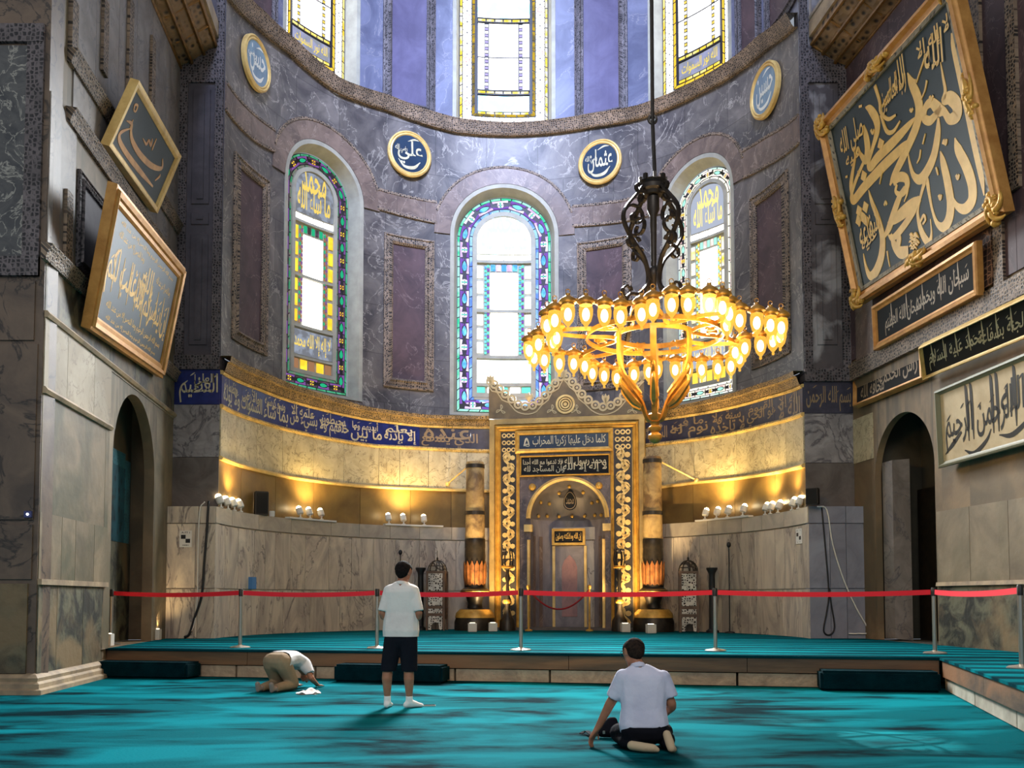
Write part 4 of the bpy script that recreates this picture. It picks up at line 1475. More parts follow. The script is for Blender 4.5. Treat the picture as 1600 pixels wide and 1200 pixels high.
def step(a, b, top, label):
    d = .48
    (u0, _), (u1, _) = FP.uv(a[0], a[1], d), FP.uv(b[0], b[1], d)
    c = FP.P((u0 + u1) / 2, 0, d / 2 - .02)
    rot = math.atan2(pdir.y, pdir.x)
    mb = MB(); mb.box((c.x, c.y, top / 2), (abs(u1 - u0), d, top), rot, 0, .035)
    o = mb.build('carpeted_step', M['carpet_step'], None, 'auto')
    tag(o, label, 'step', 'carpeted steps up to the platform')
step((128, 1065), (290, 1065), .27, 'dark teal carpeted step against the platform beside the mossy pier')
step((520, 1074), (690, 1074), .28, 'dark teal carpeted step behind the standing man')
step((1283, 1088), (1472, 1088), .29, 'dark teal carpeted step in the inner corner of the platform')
# ------------------------------------------------------------------ round and framed calligraphy
def disc(mb, S, c, r0, r1, d0, d1, n=48, mi=0):
    A = [(c[0] + r1 * math.cos(2 * PI * k / n), c[1] + r1 * math.sin(2 * PI * k / n)) for k in range(n)]
    if r0 <= 0:
        mb.poly(S, A, d0, d1, mi)
    else:
        B = [(c[0] + r0 * math.cos(2 * PI * k / n), c[1] + r0 * math.sin(2 * PI * k / n)) for k in range(n)]
        mb.band(S, A, B, d0, d1, mi, True)

def roundel(px, py, r, word, board, ink, label, small=None, slant=0):
    u, v = AP.uv(px, py)
    t = u / AP.R
    o = AP.P(u, v, .10)
    S = Plane(o, (math.cos(t), -math.sin(t), 0))
    root = thing('calligraphy_roundel', label, 'wall plaque', tuple(S.P(0, -r, 0)), 'round calligraphy plaques on the apse wall')
    mb = MB(); disc(mb, S, (0, 0), 0, r * .93, -.05, .02); mb.build('board', M[board], root)
    mb = MB()
    ring = [(r * .93 * math.cos(2 * PI * k / 48), r * .93 * math.sin(2 * PI * k / 48)) for k in range(48)]
    mb.sweep(S, ring, [(-.07, -.05), (-.07, .03), (-.03, .06), (0, .035), (.035, .05), (.06, .02), (.06, -.05)], 0, True)
    mb.build('gilt_rim', M['gold_pale'], root)
    mb = MB()
    write(mb, S, word, -r * .58, r * .62, -r * .50, r * .60, .026, res=3)
    if small:
        write(mb, S, small, -r * .70, -r * .12, -r * .05, r * .34, .027)
    mb.stroke(S, [(-r * .55, -r * .32, .01), (-r * .25, -r * .62, .07), (r * .2, -r * .60, .09), (r * .5, -r * .3, .015)], .022, .026)
    mb.stroke(S, [(-r * .1, r * .55, .01), (r * .2, r * .68, .05), (r * .45, r * .66, .01)], .022, .026)
    mb.build('lettering', M[ink], root)
M['board_navy'] = mat('deep_blue_board', srgb(24, 42, 62), .35, col2=srgb(30, 52, 74), scale=2)
M['board_sky'] = mat('weathered_blue_board', srgb(66, 96, 120), .35, col2=srgb(110, 140, 156), scale=3, stretch=(1, 1, .3))
M['letter_white'] = mat('white_lettering', srgb(220, 218, 204), .5)
roundel(395, 100, .62, 'حسن', 'board_sky', 'letter_white', 'weathered blue round plaque with white script high beside the violet pilaster', 'رضي')
roundel(638, 243, .63, 'علي', 'board_navy', 'letter', 'navy round plaque with gold script over the wall between green-edged and purple-edged windows', 'رضي الله')
roundel(939, 255, .62, 'عثمان', 'board_navy', 'letter', 'navy round plaque with gold script beside the chandelier rod', 'رضي الله')
roundel(1201, 142, .64, 'حسين', 'board_sky', 'letter_white', 'pale blue round plaque with white script near the huge gilt panel')

def tilted(BL, BR, TL, TR, wall, d=.12):
    """parallelogram hung from a wall: lower edge against it, upper edge leaning out; corners from pixels"""
    bl, br = wall.P(*wall.uv(*BL, d), d), wall.P(*wall.uv(*BR, d), d)
    rows, rhs = [], []
    for b, px in ((bl, TL), (br, TR)):
        r = np.array(ray(*px))
        K = np.array([[0, -r[2], r[1]], [r[2], 0, -r[0]], [-r[1], r[0], 0]])
        p = np.array(b - EYE)
        rows.append(K); rhs.append(-K @ p)
    w = np.linalg.lstsq(np.vstack(rows), np.hstack(rhs), rcond=None)[0]
    S = Plane(bl, br - bl, Vector(w))
    return S, (br - bl).length, float(np.linalg.norm(w))

def frame_sweep(mb, S, W, H, prof, inset=0.0):
    mb.sweep(S, [(inset, inset), (inset, H - inset), (W - inset, H - inset), (W - inset, inset)], prof, 0, True)

def backing(mb, S, W, H, d0, d1, i=0.0):
    mb.poly(S, [(i, i), (W - i, i), (W - i, H - i), (i, H - i)], d0, d1)

# --- the huge green panel, traced stroke by stroke in its own plane
GS, GW, GH = tilted((1345, 476), (1577, 330), (1284, 190), (1497, -38), RW, .25)
giant = thing('huge_framed_calligraphy', 'huge dark green panel of gold script in ornate gilt frame', 'calligraphy panel', tuple(GS.P(GW / 2, 0, 0)))
FWD = .22
mb = MB(); backing(mb, GS, GW, GH, -.08, .03, .05); mb.build('board', M['board_green'], giant)
mb = MB(); frame_sweep(mb, GS, GW, GH, [(-FWD, -.1), (-FWD, .06), (-FWD * .85, .09), (-FWD * .6, .10), (-FWD * .42, .19), (-FWD * .12, .17), (-.02, .10), (0, .08), (0, -.1)])
mb.build('gilt_frame', M['wood_gold'], giant, 'auto')
M['dentil'] = carved('silvered_leaf_strip', srgb(150, 140, 116), srgb(58, 52, 44), 9)
mb = MB(); frame_sweep(mb, GS, GW, GH, [(-.08, .03), (-.08, .075), (0, .085), (0, .03)], FWD); mb.build('leaf_strip', M['dentil'], giant)
rr = random.Random(4)
def ornament(u, v, n, spread_):
    m = MB()
    for k in range(n):
        a = rr.uniform(0, 2 * PI)
        q = rr.uniform(.15, 1)
        s = rr.uniform(.045, .085)
        c = GS.P(u + spread_[0] * q * math.cos(a), v + spread_[1] * q * math.sin(a), .12 + .08 * (1 - q))
        m.ball(c, s, 5, 0, (1, 1, .8))
    for k in range(4):                          # acanthus curls
        a = PI / 4 + k * PI / 2
        pts = [tuple(GS.P(u + spread_[0] * (.2 + .9 * t) * math.cos(a + 1.6 * t), v + spread_[1] * (.2 + .9 * t) * math.sin(a + 1.6 * t), .2 - .06 * t)) for t in np.linspace(0, 1, 8)]
        m.tube(pts, [.05, .055, .055, .05, .045, .04, .03, .015], 6)
    return m.build('gilt_ornament', M['gold'], giant, True)
for u, v in ((.12, .12), (GW - .12, .12), (.12, GH - .12), (GW - .12, GH - .12)):
    ornament(u, v, 18, (.26, .26))
for u, v, s in ((GW / 2, .13, (.42, .13)), (GW / 2, GH - .13, (.42, .13)), (.13, GH / 2, (.13, .42)), (GW - .13, GH / 2, (.13, .42))):
    ornament(u, v, 14, s)
def gz(zx, zy):                                 # tracing grid -> panel plane
    return GS.uv(1270 + zx / 2.4, zy / 2.4)
GN = [0]
def gstroke(mb, pts, k=.0068, n=6):
    GN[0] += 1
    q = []
    for x, y, w in pts:
        u, v = gz(x, y)
        q.append((u, v, w * k))
    mb.stroke(GS, q, .031, .036 + .0003 * GN[0], 0, n)
mb = MB()
for s in (
    [(526, 124, 2), (538, 170, 26), (560, 260, 34), (590, 400, 34), (615, 530, 30), (638, 650, 22), (650, 732, 4)],
    [(528, 124, 4), (552, 195, 16), (568, 218, 3)],
    [(540, 516, 4), (552, 560, 28), (582, 620, 34), (604, 690, 34), (604, 750, 32), (578, 782, 28), (548, 772, 18), (526, 730, 8), (512, 690, 3)],
    [(540, 520, 3), (560, 555, 14), (574, 572, 3)],
    [(486, 566, 4), (496, 610, 24), (512, 680, 30), (524, 760, 32), (518, 820, 32), (498, 850, 28), (474, 838, 16), (456, 790, 10), (444, 730, 12), (434, 672, 16), (424, 690, 14), (408, 750, 10), (400, 800, 12), (412, 860, 20), (432, 900, 24), (446, 902, 16), (452, 872, 8), (448, 820, 3)],
    [(486, 232, 3), (496, 290, 9), (504, 340, 12), (498, 376, 20), (520, 366, 34), (546, 390, 38), (548, 430, 36), (520, 446, 26), (500, 418, 22), (480, 410, 34), (452, 384, 26), (430, 402, 22), (424, 440, 24), (446, 452, 24), (470, 428, 20), (488, 400, 14)],
    [(478, 440, 8), (476, 500, 24), (462, 580, 28), (436, 640, 30), (408, 672, 28), (384, 656, 18), (370, 610, 10), (364, 572, 3)],
    [(362, 272, 3), (376, 310, 26), (398, 360, 34), (406, 410, 34), (396, 470, 32), (372, 530, 30), (340, 600, 28), (310, 660, 22), (296, 694, 6)],
    [(362, 276, 3), (384, 305, 14), (394, 296, 3)],
    [(392, 438, 3), (366, 470, 20), (310, 530, 30), (250, 590, 30), (222, 626, 26), (216, 606, 18), (232, 550, 16), (248, 490, 26), (244, 446, 32), (222, 410, 26), (204, 402, 4)],
    [(374, 520, 4), (340, 556, 26), (270, 624, 32), (200, 700, 32), (160, 750, 28), (152, 728, 16), (170, 670, 14), (196, 610, 12)],
    [(196, 470, 10), (206, 510, 26), (212, 560, 30), (204, 600, 26), (184, 576, 14), (174, 556, 10), (160, 620, 14), (150, 690, 20), (156, 750, 14)],
    [(310, 690, 12), (330, 664, 26), (356, 668, 26), (360, 700, 22), (338, 728, 18), (318, 718, 12), (322, 690, 10)],
    [(352, 700, 10), (330, 744, 22), (310, 800, 26), (294, 850, 26), (276, 886, 12)],
    [(412, 738, 8), (384, 764, 34), (346, 796, 36), (310, 826, 24), (288, 836, 6)],
    [(408, 742, 20), (380, 800, 22), (340, 858, 22), (306, 892, 18), (290, 880, 6)],
    [(300, 876, 8), (312, 916, 26), (332, 944, 34), (352, 946, 36), (366, 946, 38)],
    [(326, 930, 20), (330, 890, 22), (324, 866, 4)],
    [(216, 712, 3), (228, 756, 16), (252, 820, 22), (268, 890, 28), (264, 960, 32), (244, 1016, 32), (222, 1034, 26), (206, 1000, 14), (196, 950, 3)],
):
    gstroke(mb, s)
for x, y in ((198, 660), (262, 540), (180, 790), (204, 776), (192, 812), (208, 828), (178, 826)):
    u, v = gz(x, y)
    r = .13
    mb.poly(GS, [(u - r, v), (u, v + r), (u + r, v), (u, v - r)], .031, .042)
for s in ([(180, 400, 6), (192, 396, 6)], [(496, 540, 7), (500, 525, 6), (506, 540, 7), (510, 520, 6)], [(545, 655, 6), (552, 668, 8), (557, 652, 5)], [(480, 730, 6), (486, 745, 8), (490, 728, 5)],
          [(275, 770, 6), (280, 755, 6), (285, 768, 6)], [(412, 560, 4), (408, 590, 5), (398, 612, 3)], [(366, 700, 5), (360, 730, 5), (350, 756, 3)], [(412, 830, 6), (424, 806, 7), (430, 824, 6), (420, 840, 5)],
          [(286, 940, 5), (290, 970, 4), (296, 1000, 3)], [(446, 360, 6), (452, 372, 7), (460, 356, 5)], [(372, 408, 6), (378, 416, 7), (384, 404, 5)], [(225, 486, 7), (232, 500, 6), (238, 484, 6)],
          [(470, 626, 4), (474, 640, 5), (478, 656, 3)], [(130, 664, 5), (138, 660, 6)], [(430, 500, 3), (420, 540, 4)], [(176, 640, 4), (182, 660, 3)], [(436, 300, 5), (428, 340, 4), (414, 372, 3)],
          [(240, 320, 10), (258, 380, 9), (262, 420, 8), (290, 446, 9), (320, 430, 5)], [(262, 430, 6), (284, 490, 10), (310, 492, 9), (336, 452, 4)], [(300, 330, 5), (268, 400, 5)], [(430, 210, 5), (396, 310, 3)], [(268, 640, 4), (258, 690, 3)]):
    gstroke(mb, s, .0085, 4)
def gwrite(mb, txt, a, b, c, res=2):            # a = lower left, b = lower right, c = upper left on the tracing grid
    pa, pb, pc = gz(*a), gz(*b), gz(*c)
    vs, fs = text_faces(shape_arabic(txt), res)
    mb.add([GS.P(pa[0] + (pb[0] - pa[0]) * x + (pc[0] - pa[0]) * y, pa[1] + (pb[1] - pa[1]) * x + (pc[1] - pa[1]) * y, .052) for x, y in vs], fs)
gwrite(mb, 'لا إله إلا', (404, 250), (524, 130), (396, 168))
gwrite(mb, 'الله', (432, 280), (500, 230), (424, 150))
gwrite(mb, 'رب العالمين', (270, 440), (362, 340), (262, 330))
gwrite(mb, 'الله', (320, 360), (360, 310), (306, 250))
gwrite(mb, 'صلى الله', (120, 610), (204, 530), (104, 500))
gwrite(mb, 'عليه', (136, 640), (190, 590), (130, 580))
gwrite(mb, 'شفاعة', (190, 930), (262, 850), (176, 840))
gwrite(mb, 'عليه', (196, 960), (250, 900), (190, 890))
for k in range(26):                             # small knotted signature
    a = rr.uniform(0, 2 * PI)
    q = rr.uniform(.1, 1)
    x, y = 387 + 16 * q * math.cos(a), 905 + 34 * q * math.sin(a)
    gstroke(mb, [(x - 6, y, 2), (x, y - 6, 5), (x + 6, y + 2, 2)], .008, 3)
mb.build('gold_script', M['letter_gold'], giant)

# --- smaller panels on the same wall
def wall_panel(name, corners, frame, fw, board, label, inks, S=RW, d=.10, tilt=True):
    BL, BR, TL, TR = corners
    if tilt:
        PS, W, H = tilted(BL, BR, TL, TR, S, d)
    root = thing(name, label, 'calligraphy panel', tuple(PS.P(W / 2, 0, 0)))
    mb = MB(); backing(mb, PS, W, H, -.05, .02, .02); mb.build('board', M[board], root)
    mb = MB(); frame_sweep(mb, PS, W, H, [(-fw, -.06), (-fw, .03), (-fw * .7, .05), (-fw * .45, .09), (-fw * .1, .08), (0, .05), (0, -.06)]); mb.build('frame', M[frame], root)
    mb = MB()
    inks(mb, PS, W, H)
    return root, PS, W, H, mb

def ink_a(mb, S, W, H):
    write(mb, S, 'سبحان الله وبحمده', W * .45, W * .92, H * .30, H * .74, .024, marks=6)
    write(mb, S, 'سبحان الله العظيم', W * .12, W * .50, H * .20, H * .66, .024, marks=6)
    for k in range(5):
        mb.stroke(S, [(W * (.2 + .16 * k), H * .30, .01), (W * (.2 + .16 * k) - .02, H * .62, .035), (W * (.2 + .16 * k) - .03, H * .86, .012)], .02, .024)
r_, S_, W_, H_, mb = wall_panel('framed_calligraphy', ((1370, 548), (1533, 461), (1366, 478), (1530, 376)), 'wood_gold', .14, 'board_black', 'dark panel with dull script in gold frame hung right under the huge green panel', ink_a, d=.14)
mb.build('script', M['letter_dull'], r_)
def ink_b(mb, S, W, H):
    write(mb, S, 'رأس الحكمة', W * .40, W * .92, H * .18, H * .80, .024)
    write(mb, S, 'مخافة الله', W * .10, W * .46, H * .14, H * .52, .024)
    mb.stroke(S, [(W * .42, H * .3, .02), (W * .36, H * .62, .03), (W * .55, H * .86, .01)], .02, .024)
r_, S_, W_, H_, mb = wall_panel('framed_calligraphy', ((1337, 637), (1446, 592), (1337, 577), (1443, 526)), 'wood_gold', .10, 'board_black', 'small dark panel with faint script set above the arched door', ink_b, d=.12)
mb.build('script', M['letter_dull'], r_)
def ink_c(mb, S, W, H):
    write(mb, S, 'أدخلنا الجنة بشفاعة', W * .46, W * .95, H * .20, H * .78, .024, marks=8)
    write(mb, S, 'محمد عليه السلام', W * .06, W * .50, H * .16, H * .74, .024, marks=8)
    for k in range(9):
        u = W * (.10 + .1 * k)
        mb.stroke(S, [(u, H * .26, .01), (u - .02, H * .55, .04), (u - .04, H * .90, .014)], .02, .024)
r_, S_, W_, H_, mb = wall_panel('framed_calligraphy', ((1446, 591), (1660, 503), (1440, 541), (1660, 431)), 'gold_pale', .07, 'board_black', 'long narrow black panel with cream script running above the cream panel', ink_c, d=.16)
mb.build('script', M['letter'], r_)
def ink_d(mb, S, W, H):
    write(mb, S, 'بسم الله', W * .52, W * .97, H * .22, H * .80, .024, marks=5, res=3)
    write(mb, S, 'الرحمن الرحيم', W * .06, W * .60, H * .16, H * .74, .024, marks=6, res=3)
    for k, (a, b) in enumerate(((.26, .42), (.30, .44), (.46, .44), (.50, .46), (.63, .46), (.74, .5))):
        mb.stroke(S, [(W * a, H * .24, .02), (W * a - .01, H * .55, .075), (W * a - .03, H * .86, .075), (W * a - .06, H * .93, .02)], .02, .024)
    mb.stroke(S, [(W * .05, H * .16, .02), (W * .12, H * .26, .09), (W * .2, H * .38, .05)], .02, .024)
    mb.stroke(S, [(W * .50, H * .20, .02), (W * .60, H * .16, .09), (W * .74, H * .30, .07), (W * .80, H * .36, .02)], .02, .024)
    mb.stroke(S, [(W * .22, H * .14, .02), (W * .30, H * .07, .09), (W * .40, H * .18, .07), (W * .44, H * .3, .02)], .02, .024)
r_, S_, W_, H_, mb = wall_panel('framed_calligraphy', ((1472, 731), (1680, 674), (1463, 603), (1680, 528)), 'greygreen', .10, 'cream_board', 'large cream panel with bold black script beside the arched door', ink_d, d=.16)
mb.build('script', M['letter_black'], r_)

# --- left wall: square painting and the diamond above it
LS, LWd, LH = tilted((134, 512), (249, 590), (181, 282), (281, 421), LW, .12)
lp = thing('framed_calligraphy', 'square slate blue panel of gold script hung leaning below the diamond panel', 'calligraphy panel', tuple(LS.P(LWd / 2, 0, 0)))
mb = MB(); backing(mb, LS, LWd, LH, -.06, .02, .03); mb.build('board', M['board_blue'], lp)
mb = MB(); frame_sweep(mb, LS, LWd, LH, [(-.26, -.08), (-.26, .03), (-.22, .06), (-.16, .06), (-.14, .10), (-.07, .12), (-.05, .08), (0, .07), (0, -.08)]); mb.build('gilt_frame', M['wood_gold'], lp)
mb = MB()
W, H = LWd, LH
write(mb, LS, 'إن ينصركم الله', W * .42, W * .92, H * .26, H * .60, .024, marks=6)
write(mb, LS, 'فلا غالب لكم', W * .08, W * .54, H * .30, H * .66, .024, marks=6)
write(mb, LS, 'الله', W * .48, W * .62, H * .54, H * .74, .024)
for k in range(8):
    u = W * (.16 + .095 * k)
    mb.stroke(LS, [(u, H * .34, .012), (u - .01, H * .5, .05), (u - .03, H * .64, .015)], .02, .024)
sm = 'بسم الله الرحمن الرحيم وما النصر إلا من عند الله'
for a, b, y0, y1 in ((.14, .88, .80, .85), (.14, .46, .71, .78), (.66, .88, .66, .74), (.14, .88, .20, .28), (.16, .84, .13, .18)):
    write(mb, LS, sm if b - a > .5 else 'وما النصر إلا من عند الله', W * a, W * b, H * y0, H * y1, .024, res=1)
mb.build('gold_script', M['letter_gold'], lp)

top_, rgt_, bot_, lft_ = (211, 123), (277, 243), (240, 332), (163, 226)
DS_, DW, DH = tilted(lft_, bot_, top_, rgt_, LW, .12)
dp = thing('diamond_framed_calligraphy', 'dark green diamond shaped panel with gold script in gold frame', 'calligraphy panel', tuple(DS_.P(0, 0, 0)))
mb = MB(); backing(mb, DS_, DW, DH, -.06, .02, .02); mb.build('board', M['board_green'], dp)
mb = MB(); frame_sweep(mb, DS_, DW, DH, [(-.15, -.07), (-.15, .03), (-.10, .07), (-.05, .06), (0, .08), (0, -.07)]); mb.build('gilt_frame', M['gold_pale'], dp)
def dz(zx, zy): return DS_.uv(120 + zx / 2.5, 120 + zy / 2.5)
mb = MB()
for s in ([(205, 200, 2), (180, 208, 6), (162, 222, 9), (162, 250, 11), (190, 300, 12), (240, 366, 12), (292, 428, 4)],
          [(188, 170, 2), (208, 182, 8), (206, 215, 8), (212, 250, 11), (240, 300, 13), (285, 345, 13), (326, 356, 9), (330, 318, 3)],
          [(214, 166, 3), (206, 190, 6), (200, 206, 3)], [(216, 128, 4), (222, 108, 5), (232, 112, 5), (224, 134, 4), (216, 128, 4)],
          [(252, 238, 2), (266, 262, 6), (276, 246, 5), (284, 268, 6), (290, 240, 3)], [(306, 240, 3), (292, 275, 5), (288, 286, 2)],
          [(300, 404, 3), (318, 388, 6), (320, 378, 3)]):
    q = []
    for x, y, w in s:
        u, v = dz(x, y)
        q.append((u, v, w * .010))
    mb.stroke(DS_, q, .02, .028, 0, 6)
mb.build('gold_script', M['wood_gold'], dp)
# ------------------------------------------------------------------ the prayer niche
WARM = (1.0, 0.70, 0.34)
M['niche_marble'] = mat('dark_purple_marble', srgb(74, 64, 66), .4, col2=srgb(104, 92, 92), scale=2.2, dist=1.6, vein=srgb(128, 114, 108), vscale=1.6, vwidth=.014)
M['niche_grey'] = mat('grey_niche_marble', srgb(138, 130, 130), .4, col2=srgb(100, 94, 98), scale=1.8, dist=1.8, stretch=(1, 1, .4))
M['niche_dome'] = mat('slate_dome', srgb(92, 86, 86), .5, col2=srgb(116, 106, 102), scale=1.5, dist=.8)
M['pink_marble'] = mat('pink_marble', srgb(160, 118, 112), .45, col2=srgb(132, 98, 96), scale=3, dist=1.0)
M['crest'] = mat('bronzed_crest', srgb(128, 104, 68), .5, .2, col2=srgb(100, 82, 56), scale=3)
M['crest_line'] = mat('pale_crest_tracery', srgb(196, 172, 124), .5, .2)
M['stone_gold'] = mat('gilded_stone_frame', srgb(190, 158, 94), .48, .25, col2=srgb(150, 122, 70), scale=2.2, dist=.6)
M['dark_scroll'] = mat('dark_scroll_ground', srgb(46, 40, 34), .5)
MP = Plane((1.50, 25.90, 0), (.981, -.192, 0))
X = lambda px, py=820: MP.uv(px, py)[0]
Y = lambda py, px=886: MP.uv(px, py)[1]
mih = thing('prayer_niche', 'tall gilded marble prayer niche with scroll borders and black inscription panels', 'prayer niche', tuple(MP.P(0, PLAT, 0)))
xl, xr, yt = X(765), X(1008), Y(652)
mb = MB()
mb.rect(MP, xl + .01, X(790), PLAT, yt - .02, -.75, -.02); mb.rect(MP, X(984), xr - .01, PLAT, yt - .02, -.75, -.02); mb.rect(MP, xl + .01, xr - .01, Y(700), yt - .02, -.75, -.02)
mb.build('body', M['stone_gold'], mih)
def door_path(a, b, top):
    return [(X(a), PLAT), (X(a), top), (X(b), top), (X(b), PLAT)]
p2 = MP.uv(1, 1)
def wdt(px): return px * 26.0 / 1500
mb = MB()
w = wdt(8)
mb.sweep(MP, door_path(769, 1004, yt - w / 2), [(-w / 2, -.1), (-w / 2, .05), (w / 2, .05), (w / 2, -.1)])
mb.build('outer_frame', M['stone_gold'], mih)
mb = MB()
w = wdt(9)
prof = [(-w / 2, -.06), (-w / 2, .02), (-w * .3, .07), (-w * .05, .04), (w * .15, .09), (w * .35, .05), (w / 2, .02), (w / 2, -.06)]
mb.sweep(MP, door_path(778, 994, Y(666)), prof)
mb.build('gilt_moulding', M['gold'], mih)
mb = MB()
w = wdt(5)
prof2 = [(-w / 2, -.06), (-w / 2, .03), (0, .06), (w / 2, .03), (w / 2, -.06)]
mb.sweep(MP, [(X(809.5), PLAT), (X(809.5), Y(707))], prof2); mb.build('inner_gilt_moulding', M['gold'], mih)
mb = MB(); mb.sweep(MP, [(X(957), Y(707)), (X(957), PLAT)], prof2)
mb.build('inner_gilt_moulding', M['gold'], mih)
# scroll borders
for a, b, nm in ((783, 807, 0), (960, 988, 1)):
    u0, u1, v0, v1 = X(a), X(b), PLAT, Y(672)
    mb = MB(); mb.rect(MP, u0, u1, v0, v1, -.08, .0); g = mb.build('scroll_border', M['dark_scroll'], mih)
    mb = MB()
    c, h = (u0 + u1) / 2, (u1 - u0) / 2
    N = 8
    vt = Y(706)
    P_ = [(c + h * .55 * math.sin(PI * k / 2 * 1.0), lin(v0 + .08, vt, k / (N * 4)), .075) for k in range(N * 4 + 1)]
    mb.stroke(MP, P_, .0, .02, 0, 3)
    for k in range(N * 2):
        v = lin(v0 + .15, vt - .12, k / (N * 2 - 1))
        s = 1 if k % 2 else -1
        for q in (0, 1):                      # curling acanthus leaves
            a0 = (-.3 if q else .5)
            sp = [(c + s * h * (-.15 + .62 * t * math.cos(a0 + 3.4 * t)), v + h * (.75 if q else -.4) * (.2 + t * math.sin(a0 + 3.4 * t)), .125 * (1.15 - t)) for t in np.linspace(0, 1, 7)]
            mb.stroke(MP, sp, .0, .02, 0, 3)
        mb.poly(MP, [(c + s * h * (.5 + .34 * math.cos(t)), v + h * .32 * math.sin(t)) for t in np.linspace(0, 2 * PI, 9)[:-1]], .0, .018)
    for i in range(3):                         # corner square
        for j in range(3):
            x, y = c + (i - 1) * h * .6, lin(vt + .1, v1 - .1, j / 2)
            disc(mb, MP, (x, y), h * .16, h * .30, .0, .02, 10)
    mb.build('gilt_scroll', M['gold_pale'], g)
# inscription panels
def lettered(a, b, ya, yb, words, frame_w, nm, two=False, d=.03, board='board_black'):
    u0, u1, v0, v1 = X(a, ya), X(b, ya), Y(yb), Y(ya)
    mb = MB(); mb.rect(MP, u0, u1, v0, v1, d - .15, d); p = mb.build(nm, M[board], mih)
    if frame_w:
        m = MB(); h = frame_w / 2
        m.sweep(MP, [(u0 - h, v0 - h), (u0 - h, v1 + h), (u1 + h, v1 + h), (u1 + h, v0 - h)], [(-h, -.06), (-h, d + .03), (0, d + .06), (h, d + .02), (h, -.06)], 0, True)
        m.build('gilt_frame', M['gold'], p)
    m = MB()
    hh = v1 - v0
    if two:
        write(m, MP, words[0], lin(u0, u1, .48), lin(u0, u1, .98), v0 + hh * .08, v0 + hh * .62, d + .006); write(m, MP, words[1], lin(u0, u1, .5), lin(u0, u1, .97), v0 + hh * .44, v0 + hh * .95, d + .006)
        write(m, MP, words[2], lin(u0, u1, .03), lin(u0, u1, .5), v0 + hh * .08, v0 + hh * .62, d + .006); write(m, MP, words[3], lin(u0, u1, .02), lin(u0, u1, .48), v0 + hh * .44, v0 + hh * .95, d + .006)
    else:
        write(m, MP, words[0], lin(u0, u1, .15), lin(u0, u1, .97), v0 + hh * .12, v0 + hh * .9, d + .006, marks=8)
        m.stroke(MP, [(lin(u0, u1, .05), v0 + hh * .2, .02), (lin(u0, u1, .08), v0 + hh * .75, .05), (lin(u0, u1, .11), v0 + hh * .2, .02), (lin(u0, u1, .05), v0 + hh * .3, .03), (lin(u0, u1, .11), v0 + hh * .35, .03)], d, d + .006)
    m.build('script', M['letter'], p)
mb = MB(); mb.rect(MP, X(806), X(960), Y(742), Y(668), -.1, .0); mb.build('lintel', M['niche_marble'], mih)
lettered(812, 951, 678, 700, ['كلما دخل عليها زكريا المحراب'], wdt(7), 'inscription_panel', board='board_navy')
lettered(815, 951, 713, 741, ['لا إله إلا الله', 'محمد رسول الله', 'وأن المساجد لله', 'فلا تدعوا مع الله أحدا'], wdt(2.5), 'inscription_panel', True)
# spandrel with the arched recess
rO = (X(945) - X(829)) / 2
cu = (X(945) + X(829)) / 2
NIC = opening(cu, rO, PLAT, Y(751))
mb = MB(); zone(mb, MP, lambda u: PLAT, lambda u: Y(742), [NIC], X(811), X(957), -.01, .3); mb.build('spandrel', M['niche_marble'], mih)
mb = MB()
ks = [PI * k / 32 for k in range(33)]
w = wdt(7)
arcp = [(cu - (rO + w / 2) * math.cos(k), NIC['vs'] + (rO + w / 2) * math.sin(k)) for k in ks]
mb.sweep(MP, arcp, [(-w / 2, -.06), (-w / 2, .03), (0, .08), (w / 2, .03), (w / 2, -.06)])
mb.rect(MP, cu - rO - w * 1.4, cu - rO + .05, Y(830), Y(819), -.1, .08); mb.rect(MP, cu + rO - .05, cu + rO + w * 1.4, Y(830), Y(819), -.1, .08)
for a, b in ((823, 829), (940, 946)):
    mb.rect(MP, X(a), X(b), PLAT, Y(842), -.06, .05, bev=.02)
mb.build('gilt_arch', M['gold_pale'], mih)
for px in (832, 936):
    mb = MB(); mb.ball(MP.P(X(px, 760), Y(760), .02), .10, 8, 0); mb.build('gilt_boss', M['gold'], mih, True)
DEP = 1.0
def nich(t, v): return (cu + rO * math.sin(t), v, -.02 - DEP * math.cos(t))
mb = MB()
ts = np.linspace(-PI / 2, PI / 2, 25)
vs_ = [PLAT, NIC['vs']]
mb.add([MP.P(*nich(t, v)) for v in vs_ for t in ts], [(i, i + 1, 26 + i, 25 + i) for i in range(24)])
mb.build('recess', M['niche_grey'], mih, True)
mb = MB()
ph = np.linspace(0, PI / 2, 13)
pts = []
for p in ph:
    for t in ts:
        pts.append(MP.P(cu + rO * math.sin(t) * math.cos(p), NIC['vs'] + rO * math.sin(p), -.02 - DEP * math.cos(t) * math.cos(p)))
mb.add(pts, [(j * 25 + i, j * 25 + i + 1, (j + 1) * 25 + i + 1, (j + 1) * 25 + i) for j in range(12) for i in range(24)])
mb.build('half_dome', M['niche_dome'], mih, True)
def dome_pt(t, p, k=.97):
    return MP.P(cu + rO * k * math.sin(t) * math.cos(p), NIC['vs'] + rO * k * math.sin(p), -.02 - DEP * k * math.cos(t) * math.cos(p))
mb = MB()
for t, p in ((-1.1, .1), (-.75, .12), (-.38, .12), (0, .12), (.38, .12), (.75, .12), (1.1, .1), (-.75, .48), (.75, .48), (-1.15, .5), (1.15, .5), (-.5, .85), (.6, .85), (.0, 1.15)):
    mb = MB(); mb.ball(dome_pt(t, p), .05, 6); mb.build('gilt_stud', M['gold'], mih, True)
mb = MB()
tp = Y(767)
dc = -.52
